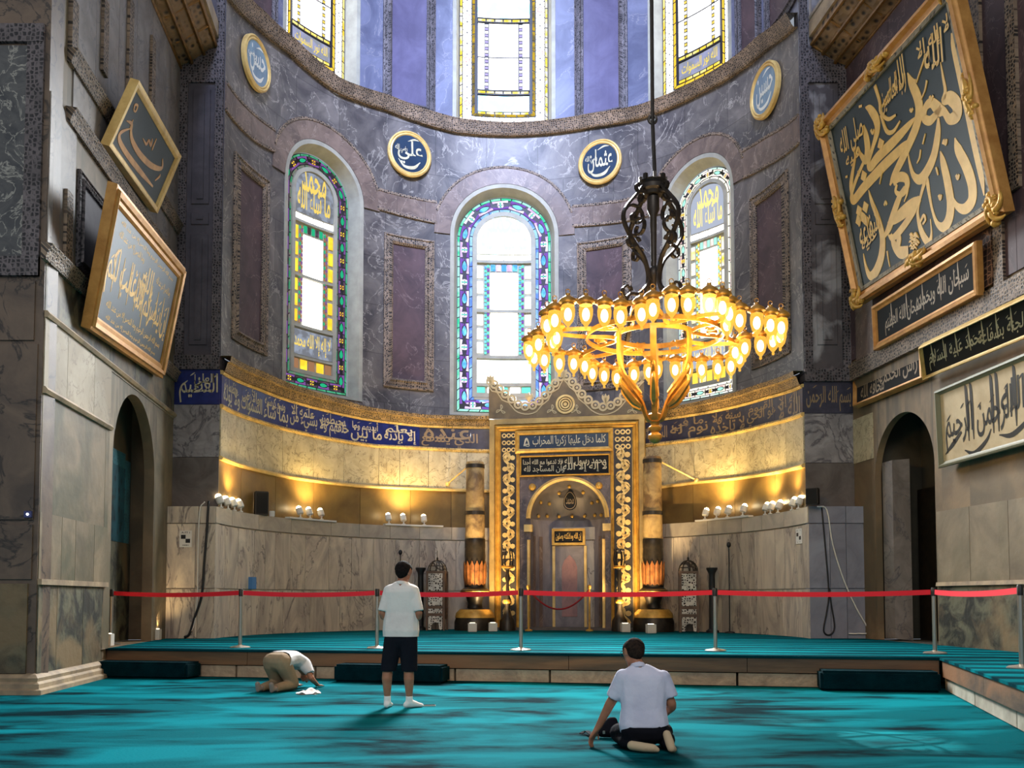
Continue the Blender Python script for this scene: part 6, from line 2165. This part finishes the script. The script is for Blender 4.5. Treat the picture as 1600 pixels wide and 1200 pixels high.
# basket of arms below
zc = lambda py: at_y(1017, py, CHY).z
ARM = [(RI, HZ - .06), (RI * 1.02, HZ - .32), (RI * .94, HZ - .58), (RI * .66, HZ - .84), (RI * .40, HZ - 1.02), (RI * .27, HZ - 1.20), (RI * .20, zc(652)), (.07, zc(655))]
for k in range(6):
    a = 2 * PI * k / 6 + .35
    mb = MB()
    P_ = smooth_path([(cen.x + r * math.cos(a), cen.y + r * math.sin(a), z) for r, z in ARM], 5)
    mb.bar(P_, .085, .03, up=(math.cos(a), math.sin(a), .05))
    for s, z0 in ((1, HZ - .88), (1, HZ - .70)):  # flame leaves turning outwards
        q = [(RI * .40, z0 - .22, .03), (RI * .60, z0 - .14, .06), (RI * .84, z0 + .0, .05), (RI * .98, z0 + .10, .03), (RI * .92, z0 + .20, .01)]
        mb.tube(smooth_path([(cen.x + r * math.cos(a), cen.y + r * math.sin(a), z) for r, z, _ in q], 4), [float(x) for x in np.interp(np.linspace(0, 4, 17), range(5), [w[2] for w in q])], 6)
    mb.build('basket_arm', M['brass'], ch)
mb = MB(); mb.lathe((cen.x, cen.y, 0), [(.01, zc(690)), (.06, zc(688)), (.10, zc(681)), (.10, zc(677)), (.05, zc(672)), (.09, zc(668)), (.095, zc(664)), (.055, zc(661)), (.07, zc(657)), (.10, zc(651)), (.12, zc(645)), (.03, zc(640)), (.02, HZ - .5)], 20); mb.build('bottom_knob', M['brass'], ch, 'auto')
# iron scroll stem
zt_, zb_ = zc(284), zc(470)
SC = [(r_ * 1.28, z_) for r_, z_ in [(.14, zt_), (.22, zt_ - .14), (.40, zt_ - .42), (.42, zt_ - .62), (.30, zt_ - .86), (.15, zt_ - 1.06), (.085, zt_ - 1.28), (.10, zt_ - 1.46), (.22, zt_ - 1.62), (.38, zb_ + .04), (.50, HZ - .03)]]
for k in range(4):
    a = 2 * PI * k / 4 + .55
    ca, sa = math.cos(a), math.sin(a)
    mb = MB()
    mb.bar(smooth_path([(cen.x + r * ca, cen.y + r * sa, z) for r, z in SC], 5), .06, .035, up=(ca, sa, .05))
    def curl(r0, z0, R, t0, t1, k0=.25):
        pts = []
        for t in np.linspace(0, 1, 16):
            q = R * (1 - (1 - k0) * t)
            an = lin(t0, t1, t)
            pts.append((cen.x + (r0 + q * math.cos(an)) * 1.28 * ca, cen.y + (r0 + q * math.cos(an)) * 1.28 * sa, z0 + 1.2 * q * math.sin(an)))
        mb.bar(pts, .055, .03, up=(ca, sa, .3))
    curl(.26, zt_ - .50, .15, 0.3, 7.2)
    curl(.30, zt_ - .90, .11, 2.8, -3.2)
    curl(.36, zb_ + .12, .14, 3.4, 9.2)
    curl(.20, zt_ - .05, .08, 3.5, 8.5)
    mb.build('iron_scroll', M['iron'], ch)
mb = MB(); mb.lathe((cen.x, cen.y, 0), [(.02, zc(560)), (.035, zc(556)), (.035, zc(480)), (.05, zc(470)), (.035, zc(450)), (.04, zc(430)), (.08, zc(425)), (.08, zc(415)), (.04, zc(410)), (.05, zc(330)), (.09, zc(320)), (.09, zc(300)), (.02, zc(296))], 14); mb.build('stem', M['iron'], ch, 'auto')
mb = MB()
mb.lathe((cen.x, cen.y, 0), [(.02, zc(298)), (.13, zc(297)), (.15, zc(292)), (.20, zc(290)), (.21, zc(284)), (.17, zc(280)), (.20, zc(276)), (.16, zc(274)), (.02, zc(273))], 22)
for k in range(8):
    a = 2 * PI * k / 8
    mb.box((cen.x + .18 * math.cos(a), cen.y + .18 * math.sin(a), zc(273)), (.05, .05, .09), a)
mb.build('crown', M['iron'], ch, 'auto')
mb = MB()
x1 = at_y(1010, 180, CHY).x
mb.tube([(cen.x, CHY, zc(275)), (cen.x, cen.y, zc(182)), (cen.x, cen.y, 20.5)], .028, 8)
mb.tube([(cen.x + .055 * math.cos(t), cen.y, zc(177) + .06 * math.sin(t)) for t in np.linspace(0, 2 * PI, 15)[:-1]], .022, 6, 0, True)
mb.build('rod', M['iron'], ch)

def lamp_proto(loc):
    mb = MB()
    x, y, z = loc
    K = 1.22
    mb.lathe((x, y, 0), [(r * K, z + (q - z) * K) for r, q in [(.01, z + .245), (.025, z + .24), (.028, z + .22), (.05, z + .205), (.085, z + .18), (.10, z + .155), (.10, z + .145), (.07, z + .13), (.07, z + .115), (.01, z + .115)]], 12)
    mb.tube([(x + .03 * math.cos(t), y, z + .265 * K + .03 * math.sin(t)) for t in np.linspace(0, 2 * PI, 9)[:-1]], .006, 4, 0, True)
    o = mb.build('lamp', M['brass'], ch, 'auto')
    mb = MB()
    mb.lathe((x, y, 0), [(r * K, z + (q - z) * K) for r, q in [(.066, z + .115), (.076, z + .07), (.074, z + .01), (.055, z - .06), (.024, z - .10), (.012, z - .115), (.018, z - .13), (.012, z - .148), (.002, z - .15)]], 12)
    mb.build('glass_globe', M['globe'], o, True)
    mb = MB(); mb.ball((x, y, z + .02), .05, 7, 0, (1, 1, 1.75)); mb.build('bulb', M['filament'], o, True)
    return o
p0 = lampP[0]
proto = lamp_proto((p0.x, p0.y, ZB))
for p in lampP[1:]:
    c = proto.copy(); COL.objects.link(c); c.parent = ch
    c.location = (p.x - p0.x, p.y - p0.y, 0)
    for k in list(proto.children):
        d = k.copy(); COL.objects.link(d); d.parent = c
for k in range(4):                              # the light those lamps give
    a = 2 * PI * k / 4 + .4
    l = bpy.data.lights.new('chandelier_glow', 'POINT')
    l.energy = 70
    l.color = (1.0, .66, .28)
    l.shadow_soft_size = .25
    o = bpy.data.objects.new('chandelier_glow', l)
    o.location = (cen.x + 1.0 * math.cos(a), cen.y + 1.0 * math.sin(a), ZB - .1)
    COL.objects.link(o)
# ------------------------------------------------------------------ people
M['skin'] = mat('tanned_skin', srgb(168, 112, 82), .55, col2=srgb(148, 94, 68), scale=5)
M['polo_white'] = mat('white_polo_cotton', srgb(226, 220, 212), .85, col2=srgb(214, 206, 200), scale=4, bump=.25, bscale=9)
M['polo_lilac'] = mat('pale_lilac_polo_cotton', srgb(204, 202, 218), .85, col2=srgb(188, 188, 208), scale=4, bump=.25, bscale=9)
M['shorts'] = mat('black_shorts_cotton', srgb(22, 24, 32), .9, bump=.2, bscale=10, col2=srgb(28, 30, 36), scale=3, spec=.08)
M['trousers_black'] = mat('black_trouser_cloth', srgb(16, 16, 22), .9, bump=.2, bscale=10, col2=srgb(22, 22, 28), scale=3, spec=.08)
M['trousers_beige'] = mat('beige_trouser_cloth', srgb(150, 128, 98), .9, bump=.25, bscale=8, col2=srgb(132, 110, 84), scale=3)
M['shirt_grey'] = mat('light_grey_shirt', srgb(204, 202, 200), .85, bump=.25, bscale=9, col2=srgb(186, 184, 184), scale=3)
M['sock_white'] = mat('white_sock', srgb(232, 226, 220), .9)
M['sock_grey'] = mat('grey_sock', srgb(134, 122, 112), .9)
M['sole_beige'] = mat('beige_sock', srgb(186, 164, 132), .9)
M['hair_dark'] = mat('dark_hair', srgb(18, 15, 15), .9, col2=srgb(34, 28, 25), scale=40, spec=.1)
M['hair_brown'] = mat('dark_brown_hair', srgb(26, 20, 17), .9, col2=srgb(50, 38, 30), scale=40, spec=.1)

def hull_bm(bm, items):
    """convex hull of balls ('b', p, r) and discs ('d', p, r, axis)"""
    tmp = bmesh.new()
    for it in items:
        p = Vector(it[1])
        if it[0] == 'b':
            bmesh.ops.create_icosphere(tmp, subdivisions=2, radius=it[2], matrix=Matrix.Translation(p))
        else:
            ax = Vector(it[3]).normalized()
            x = ax.orthogonal().normalized(); y = ax.cross(x)
            for k in range(16):
                a = 2 * PI * k / 16
                tmp.verts.new(p + (x * math.cos(a) + y * math.sin(a)) * it[2])
    r = bmesh.ops.convex_hull(tmp, input=tmp.verts[:])
    dead = [g for g in r['geom_interior'] if isinstance(g, bmesh.types.BMVert)]
    dead += [v for v in tmp.verts if not v.link_faces]
    bmesh.ops.delete(tmp, geom=list(set(dead)), context='VERTS')
    me = bpy.data.meshes.new('t'); tmp.to_mesh(me); tmp.free()
    bm.from_mesh(me); bpy.data.meshes.remove(me)

def organic(name, parts, voxel, material, parent, smooth=6, xf=None, label=None, cuts=()):
    """parts: list of hull item lists merged into one continuous skin"""
    bm = bmesh.new()
    for p in parts:
        hull_bm(bm, p)
    if xf is not None:
        bmesh.ops.transform(bm, matrix=xf, verts=bm.verts)
    me = bpy.data.meshes.new(name); bm.to_mesh(me); bm.free()
    o = bpy.data.objects.new(name, me); COL.objects.link(o)
    m = o.modifiers.new('r', 'REMESH'); m.mode = 'VOXEL'; m.voxel_size = voxel
    s = o.modifiers.new('s', 'SMOOTH'); s.factor = .5; s.iterations = smooth
    bpy.context.view_layer.update()
    ev = o.evaluated_get(bpy.context.evaluated_depsgraph_get())
    new = bpy.data.meshes.new_from_object(ev)
    o.modifiers.clear()
    o.data = new
    bpy.data.meshes.remove(me)
    new.name = name
    if cuts:
        bm = bmesh.new(); bm.from_mesh(new)
        for co, no in cuts:
            co, no = Vector(co), Vector(no)
            if xf is not None:
                no = (xf.to_3x3() @ no); co = xf @ co
            bmesh.ops.bisect_plane(bm, geom=bm.verts[:] + bm.edges[:] + bm.faces[:], plane_co=co, plane_no=no, clear_outer=True)
        bm.to_mesh(new); bm.free()
    o0 = Vector(world_loc(parent))
    new.transform(Matrix.Translation(-o0))
    new.materials.clear(); new.materials.append(material)
    new.polygons.foreach_set('use_smooth', np.ones(len(new.polygons), dtype=bool))
    o.parent = parent
    if label:
        o['label'] = label
    return o

def limb(*js):
    """chain of (point, radius) -> list of hulls"""
    return [[('b', a[0], a[1]), ('b', b[0], b[1])] for a, b in zip(js, js[1:])]

def hand(wrist, fwd, side, up, curl=.5, s=1.0):
    """palm, four unequal fingers and a thumb leaving the palm's side"""
    w, f, sd, u = Vector(wrist), Vector(fwd).normalized(), Vector(side).normalized(), Vector(up).normalized()
    parts = []
    k1, k2 = w + f * .085 * s + sd * .034 * s, w + f * .080 * s - sd * .036 * s
    parts.append([('b', w + sd * .018 * s, .019 * s), ('b', w - sd * .018 * s, .019 * s), ('b', k1, .013 * s), ('b', k2, .012 * s)])
    for i, (o, L) in enumerate(((.033, .078), (.011, .088), (-.012, .082), (-.034, .064))):
        a = w + f * .085 * s + sd * o * s
        d1 = (f - u * curl * .6).normalized(); d2 = (f - u * curl * 1.6).normalized()
        b = a + d1 * L * .55 * s; c = b + d2 * L * .45 * s
        parts += limb((a, .0098 * s), (b, .0090 * s), (c, .0080 * s))
    t0 = w + f * .025 * s + sd * .026 * s
    t1 = t0 + (f * .6 + sd * .75 - u * .3).normalized() * .045 * s
    t2 = t1 + (f * .9 + sd * .25 - u * .4).normalized() * .035 * s
    parts += limb((t0, .013 * s), (t1, .0105 * s), (t2, .009 * s))
    return parts

def head(c, f, up, s=1.0):
    """skull, jaw, nose, ears, brow and lips; f = where the face looks"""
    c, f, up = Vector(c), Vector(f).normalized(), Vector(up).normalized()
    up = (up - f * up.dot(f)).normalized()
    r = f.cross(up)
    P = lambda x, y, z: c + (r * x + f * y + up * z) * s
    parts = [[('b', P(0, -.022, .028), .088 * s), ('b', P(0, .030, .030), .078 * s)],
             [('b', P(0, .030, .02), .072 * s), ('b', P(0, .055, -.085), .030 * s), ('b', P(.035, .02, -.065), .026 * s), ('b', P(-.035, .02, -.065), .026 * s)],
             [('b', P(0, .100, .018), .009 * s), ('b', P(0, .120, -.022), .013 * s), ('b', P(.012, .100, -.026), .010 * s), ('b', P(-.012, .100, -.026), .010 * s)],
             [('b', P(-.03, .096, .034), .010 * s), ('b', P(.03, .096, .034), .010 * s)],
             [('b', P(-.018, .088, -.052), .010 * s), ('b', P(.018, .088, -.052), .010 * s)]]
    for e in (-1, 1):
        parts.append([('b', P(.078 * e, .0, .018), .012 * s), ('b', P(.084 * e, -.012, .026), .011 * s), ('b', P(.076 * e, .002, -.024), .010 * s), ('b', P(.086 * e, -.016, .010), .009 * s)])
    return parts, P

def hair(P, s=1.0, low=-.035):
    return [[('b', P(0, -.026, .034), .092 * s), ('b', P(0, .034, .050), .074 * s)], [('b', P(0, -.045, .0), .076 * s), ('b', P(0, -.055, low), .052 * s)],
            [('b', P(.062, .0, .02), .026 * s), ('b', P(.058, .018, .05), .028 * s)], [('b', P(-.062, .0, .02), .026 * s), ('b', P(-.058, .018, .05), .028 * s)]]

def face_bits(P, root, s=1.0):
    mb = MB()
    for e in (-1, 1):
        mb.ball(P(.030 * e, .088, .016), .011 * s, 8)
    mb.build('eyes', M['letter_white'], root, True)

def placed(px, py, rot):
    g = at_z(px, py, 0)
    return g, Matrix.Translation((g.x, g.y, 0)) @ Matrix.Rotation(rot, 4, 'Z')

def XF(parts, m):
    out = []
    for p in parts:
        q = []
        for it in p:
            if it[0] == 'b':
                q.append(('b', m @ Vector(it[1]), it[2]))
            else:
                q.append(('d', m @ Vector(it[1]), it[2], m.to_3x3() @ Vector(it[3])))
        out.append(q)
    return out

# --- standing man: faces the niche, hands folded before him, head a little bowed. local: x right, y forward
g, m = placed(626, 1106, math.radians(-6))
root = thing('person', 'standing person seen from behind in white polo shirt, black shorts and white ankle socks', 'person', (g.x, g.y, 0))
hp, HPf = head((.02, .04, 1.635), (.30, .90, -.30), (.02, .3, 1), 1.12)
body = XF(hp, Matrix())
body += limb(((0, -.012, 1.47), .062), ((.008, .022, 1.58), .056))
body += [[('b', (-.10, 0, 1.385), .068), ('b', (.10, 0, 1.385), .068), ('b', (-.085, .01, 1.15), .078), ('b', (.085, .01, 1.15), .078)],
         [('b', (-.085, .01, 1.15), .078), ('b', (.085, .01, 1.15), .078), ('b', (-.085, -.01, .93), .085), ('b', (.085, -.01, .93), .085)]]
for e in (-1, 1):
    body += limb(((.155 * e, -.01, 1.39), .048), ((.222 * e, -.03, 1.14), .046), ((.215 * e, -.01, 1.10), .044), ((.115 * e, .23, 1.045), .030), ((.06 * e, .27, 1.05), .026))
    body += hand((.07 * e, .265, 1.05), (-.9 * e, .3, -.05), (0, .3, 1), (0, 1, -.1), .5)
    fx = -.165 if e < 0 else .105
    body += limb(((.09 * e, -.01, .88), .098), ((fx * .95, .0, .50), .064), ((fx, -.025, .35), .064), ((fx, .0, .14), .040), ((fx, .005, .08), .040))
ob = organic('body', body, .0095, M['skin'], root, 4, m)
face_bits(lambda *a: m @ HPf(*a), root)
organic('hair', hair(HPf, 1.12), .008, M['hair_dark'], root, 3, m)
shirt = [[('b', (-.115, 0, 1.385), .098), ('b', (.115, 0, 1.385), .098), ('b', (-.05, -.005, 1.46), .070), ('b', (.05, -.005, 1.46), .070)],
         [('b', (-.12, -.005, 1.40), .098), ('b', (.12, -.005, 1.40), .098), ('b', (-.10, .01, 1.15), .110), ('b', (.10, .01, 1.15), .110)],
         [('b', (-.10, .01, 1.15), .110), ('b', (.10, .01, 1.15), .110), ('b', (-.105, -.01, .93), .122), ('b', (.105, -.01, .93), .122), ('b', (-.10, -.01, .84), .118), ('b', (.10, -.01, .84), .118)]]
for e in (-1, 1):
    shirt += [[('b', (.155 * e, -.005, 1.415), .068), ('b', (.12 * e, 0, 1.35), .082), ('d', (.215 * e, -.030, 1.165), .068, (.05 * e, -.02, -.25))]]
organic('polo_shirt', shirt, .010, M['polo_white'], root, 5, m, None, [((0, 0, .86), (0, 0, -1))])
organic('collar', [[('d', (0, -.008, 1.485), .068, (0, .12, 1)), ('d', (0, -.002, 1.525), .064, (0, .2, 1))]], .008, M['polo_white'], root, 2, m)
sh = [[('b', (-.085, -.01, .90), .112), ('b', (.085, -.01, .90), .112), ('b', (-.10, -.01, .80), .105), ('b', (.10, -.01, .80), .105)]]
for e in (-1, 1):
    fx = -.155 if e < 0 else .105
    sh += [[('b', (.088 * e, -.01, .84), .118), ('d', (fx * 1.0, .0, .44), .098, (0, 0, 1))]]
organic('shorts', sh, .010, M['shorts'], root, 4, m)
for e, fx, ft in ((-1, -.165, (-.03, 1)), (1, .105, (.75, .66))):
    d = Vector((ft[0], ft[1], 0)).normalized()
    a = Vector((fx, .0, 0))
    sock = [[('d', a + Vector((0, 0, .145)), .042, (0, 0, 1)), ('b', a + Vector((0, 0, .07)), .044)], [('b', a + Vector((0, 0, .07)), .044), ('b', a - d * .045 + Vector((0, 0, .036)), .035), ('b', a + d * .10 + Vector((0, 0, .036)), .036)],
            [('b', a + d * .10 + Vector((0, 0, .034)), .034), ('b', a + d * .15 + Vector((.02, 0, .024)), .023), ('b', a + d * .15 + Vector((-.02, 0, .024)), .023)]]
    organic('sock', sock, .007, M['sock_white'], root, 3, m)

# --- sitting man: on his heels, seen from behind, reaching with his left hand towards a bag
g, m = placed(1006, 1172, math.radians(-2))
root = thing('person', 'sitting person on their heels seen from behind in pale lilac polo and black trousers', 'person', (g.x, g.y, 0))
hp, HPf = head((-.075, .12, .835), (-.42, .80, -.40), (-.05, .45, 1), 1.06)
body = hp + limb(((-.03, .05, .70), .060), ((-.065, .095, .79), .055))
body += [[('b', (-.10, .03, .59), .070), ('b', (.10, .03, .59), .070), ('b', (-.085, .0, .34), .075), ('b', (.085, .0, .34), .075)],
         [('b', (-.085, .0, .34), .075), ('b', (.085, .0, .34), .075), ('b', (-.08, -.02, .20), .085), ('b', (.08, -.02, .20), .085)]]
body += limb(((-.165, .03, .60), .048), ((-.285, .09, .39), .045), ((-.30, .10, .36), .043), ((-.385, .14, .185), .031), ((-.405, .145, .155), .027))
body += hand((-.405, .145, .150), (-.45, .1, -.8), (.5, .75, -.1), (-.75, .45, .35), .6)
body += limb(((.165, .03, .59), .048), ((.245, .03, .40), .046), ((.25, .05, .37), .044), ((.19, .23, .27), .031), ((.17, .28, .265), .027))
body += hand((.17, .28, .262), (-.4, .9, -.1), (-.9, -.4, 0), (0, .1, 1), .4)
for e in (-1, 1):
    body += limb(((.09 * e, .0, .18), .07), ((.17 * e, .34, .10), .05), ((.16 * e, .30, .07), .045))
organic('body', body, .0095, M['skin'], root, 4, m)
face_bits(lambda *a: m @ HPf(*a), root)
organic('hair', hair(HPf, 1.06, -.03), .008, M['hair_brown'], root, 3, m)
gl_ = MB()
Q = lambda *a: m @ HPf(*a)
for e in (-1, 1):
    gl_.tube([Q(.033 * e + .024 * math.cos(t), .112, .012 + .020 * math.sin(t)) for t in np.linspace(0, 2 * PI, 13)[:-1]], .0022, 5, 0, True)
    gl_.tube([Q(.058 * e, .11, .016), Q(.084 * e, .06, .018), Q(.088 * e, -.01, .022)], .0024, 5)
gl_.tube([Q(-.009, .114, .014), Q(.009, .114, .014)], .0022, 5)
gl_.build('eyeglasses', M['black'], root)
shirt = [[('b', (-.12, .035, .61), .098), ('b', (.12, .035, .60), .098), ('b', (-.075, .045, .685), .060), ('b', (.035, .045, .685), .060)],
         [('b', (-.12, .03, .61), .100), ('b', (.12, .03, .60), .100), ('b', (-.092, .0, .36), .108), ('b', (.092, .0, .36), .108)],
         [('b', (-.092, .0, .36), .108), ('b', (.092, .0, .36), .108), ('b', (-.10, -.015, .22), .122), ('b', (.10, -.015, .22), .122), ('b', (.085, -.01, .17), .11), ('b', (-.085, -.01, .15), .11)]]
shirt += [[('b', (-.175, .03, .635), .070), ('b', (-.13, .03, .56), .085), ('d', (-.255, .075, .445), .072, (-.10, .06, -.22))],
          [('b', (.175, .03, .625), .070), ('b', (.13, .03, .55), .085), ('d', (.238, .03, .455), .072, (.06, 0, -.22))]]
organic('polo_shirt', shirt, .010, M['polo_lilac'], root, 5, m, None, [((0, 0, .19), (.18, 0, -1))])
organic('collar', [[('d', (-.035, .047, .705), .066, (-.15, .35, 1)), ('d', (-.048, .062, .745), .062, (-.15, .4, 1))]], .008, M['polo_lilac'], root, 2, m)
tro = [[('b', (-.09, -.03, .17), .118), ('b', (.09, -.03, .17), .118)], [('b', (-.09, .02, .17), .11), ('b', (-.19, .36, .10), .085)], [('b', (.09, .02, .17), .11), ('b', (.22, .36, .11), .085)],
       [('b', (-.19, .36, .075), .07), ('b', (-.15, -.02, .075), .065), ('b', (-.09, -.10, .062), .05)], [('b', (.22, .36, .075), .07), ('b', (.20, .0, .09), .075), ('b', (.20, -.10, .07), .05)]]
organic('trousers', tro, .011, M['trousers_black'], root, 4, m)
organic('sock', [[('b', (-.115, -.125, .058), .042), ('b', (-.02, -.175, .05), .040), ('b', (.06, -.185, .045), .036)], [('b', (.06, -.185, .045), .036), ('b', (.095, -.19, .032), .022)]], .007, M['sole_beige'], root, 3, m, 'beige stockinged foot tucked sideways')
organic('sock', [[('b', (.185, -.12, .155), .036), ('b', (.205, -.16, .085), .040), ('b', (.215, -.185, .045), .036)], [('b', (.215, -.185, .045), .036), ('b', (.235, -.16, .034), .03)]], .007, M['sole_beige'], root, 3, m, 'beige stockinged foot with the sole turned up')
hand_w = m @ Vector((-.44, .15, .05))

# --- bowed man: forehead towards the carpet, rump to the camera
g, m = placed(432, 1080, math.radians(-24))
root = thing('person', 'bowed person prostrate on the carpet in grey shirt and beige trousers', 'person', (g.x, g.y, 0))
hp, HPf = head((0, .70, .19), (0, .30, -1), (0, 1, .25))
body = hp + limb(((0, .52, .33), .062), ((0, .63, .24), .056))
body += [[('b', (-.08, .05, .41), .085), ('b', (.08, .05, .41), .085), ('b', (-.08, .28, .43), .08), ('b', (.08, .28, .43), .08)], [('b', (-.08, .28, .43), .08), ('b', (.08, .28, .43), .08), ('b', (-.09, .46, .36), .068), ('b', (.09, .46, .36), .068)]]
for e in (-1, 1):
    body += limb(((.155 * e, .45, .365), .048), ((.29 * e, .42, .17), .044), ((.29 * e, .45, .14), .042), ((.22 * e, .66, .055), .030), ((.21 * e, .69, .045), .027))
    body += hand((.21 * e, .69, .035), (-.1 * e, 1, -.08), (-e, 0, 0), (0, 0, 1), .15)
    body += limb(((.09 * e, .02, .38), .085), ((.13 * e, .20, .09), .058), ((.13 * e, .18, .07), .05), ((.12 * e, -.20, .055), .042))
organic('body', body, .0095, M['skin'], root, 4, m)
organic('hair', hair(HPf), .008, M['hair_dark'], root, 3, m)
shirt = [[('b', (-.105, .02, .42), .135), ('b', (.105, .02, .42), .135), ('b', (-.10, .12, .44), .125), ('b', (.10, .12, .44), .125)], [('b', (-.105, .07, .44), .122), ('b', (.105, .07, .44), .122), ('b', (-.10, .28, .45), .115), ('b', (.10, .28, .45), .115)], [('b', (-.10, .28, .45), .115), ('b', (.10, .28, .45), .115), ('b', (-.12, .47, .375), .098), ('b', (.12, .47, .375), .098)],
         [('b', (-.06, .54, .33), .07), ('b', (.06, .54, .33), .07), ('b', (-.10, .46, .38), .09), ('b', (.10, .46, .38), .09)]]
for e in (-1, 1):
    shirt += [[('b', (.17 * e, .46, .375), .072), ('b', (.13 * e, .42, .36), .085), ('d', (.265 * e, .425, .235), .070, (.1 * e, -.03, -.2))]]
organic('shirt', shirt, .010, M['shirt_grey'], root, 5, m, None, [((0, .02, .44), (0, -1, .25))])
tro = [[('b', (-.10, .02, .41), .135), ('b', (.10, .02, .41), .135), ('b', (0, .12, .46), .11)]]
for e in (-1, 1):
    tro += [[('b', (.10 * e, .02, .38), .130), ('b', (.135 * e, .20, .10), .088)], [('b', (.135 * e, .20, .085), .08), ('b', (.125 * e, -.05, .075), .066), ('d', (.12 * e, -.18, .06), .055, (0, -1, 0))]]
organic('trousers', tro, .011, M['trousers_beige'], root, 4, m)
for e in (-1, 1):
    organic('sock', [[('b', (.12 * e, -.16, .055), .045), ('b', (.12 * e, -.25, .05), .040)], [('b', (.12 * e, -.25, .06), .040), ('b', (.12 * e, -.27, .12), .036), ('b', (.12 * e, -.26, .03), .028)]], .008, M['sock_grey'], root, 3, m)

# ------------------------------------------------------------------ things lying on the carpet
g = at_z(482, 1084, 0)
mb = MB()
N = 12
pts = []
rr = random.Random(3)
for i in range(N + 1):
    for j in range(N + 1):
        x, y = (i / N - .5), (j / N - .5)
        z = .012 + .035 * max(0, math.sin(x * 9 + 1) * math.cos(y * 5)) + .02 * (1 - 4 * x * x) * (1 - 4 * y * y) * (1 + math.sin(x * 14))
        pts.append((g.x + x * .27 + .03 * math.sin(y * 8), g.y + y * .30 + .03 * math.sin(x * 7), z))
mb.add(pts, [(i * (N + 1) + j, (i + 1) * (N + 1) + j, (i + 1) * (N + 1) + j + 1, i * (N + 1) + j + 1) for i in range(N) for j in range(N)])
mb.add([(p[0], p[1], .002) for p in pts], [(i * (N + 1) + j, i * (N + 1) + j + 1, (i + 1) * (N + 1) + j + 1, (i + 1) * (N + 1) + j) for i in range(N) for j in range(N)])
tag(mb.build('folded_cloth', M['polo_white'], None, True), 'crumpled white cloth on the carpet beside the bowed person', 'cloth')
g = at_z(671, 1103, 0)
ph = thing('phone', 'dark phone lying on the carpet at the feet of the standing man', 'phone', (g.x, g.y, 0))
mb = MB(); mb.box((g.x, g.y, .006), (.15, .075, .010), .12, 0, .004); mb.build('case', M['white_box'], ph)
mb = MB(); mb.box((g.x, g.y, .0125), (.138, .066, .003), .12, 0, 0); mb.build('screen', mat('dark_glass', srgb(40, 46, 48), .15), ph)
g = at_z(951, 1153, 0)
bag = thing('belt_bag', 'black soft bag on the carpet under the hand of the sitting person', 'bag', (g.x, g.y, 0))
organic('pouch', [[('b', (-.06, 0, .06), .055), ('b', (.06, 0, .06), .058), ('b', (.02, .02, .15), .045), ('b', (.055, .02, .165), .03)]], .008, M['trousers_black'], bag, 3, Matrix.Translation((g.x, g.y, .0)))
s0 = at_z(912, 1148, 0)
mb = MB(); mb.bar(smooth_path([(g.x - .09, g.y - .03, .05), (g.x - .15, g.y - .04, .03), (s0.x + .03, s0.y, .035), (s0.x - .03, s0.y - .01, .012)], 5), .045, .008); mb.build('strap', M['trousers_black'], bag)
mb = MB(); mb.box((g.x - .05, g.y - .055, .06), (.022, .012, .03), 0, 0, .003); mb.build('buckle', M['steel'], bag)
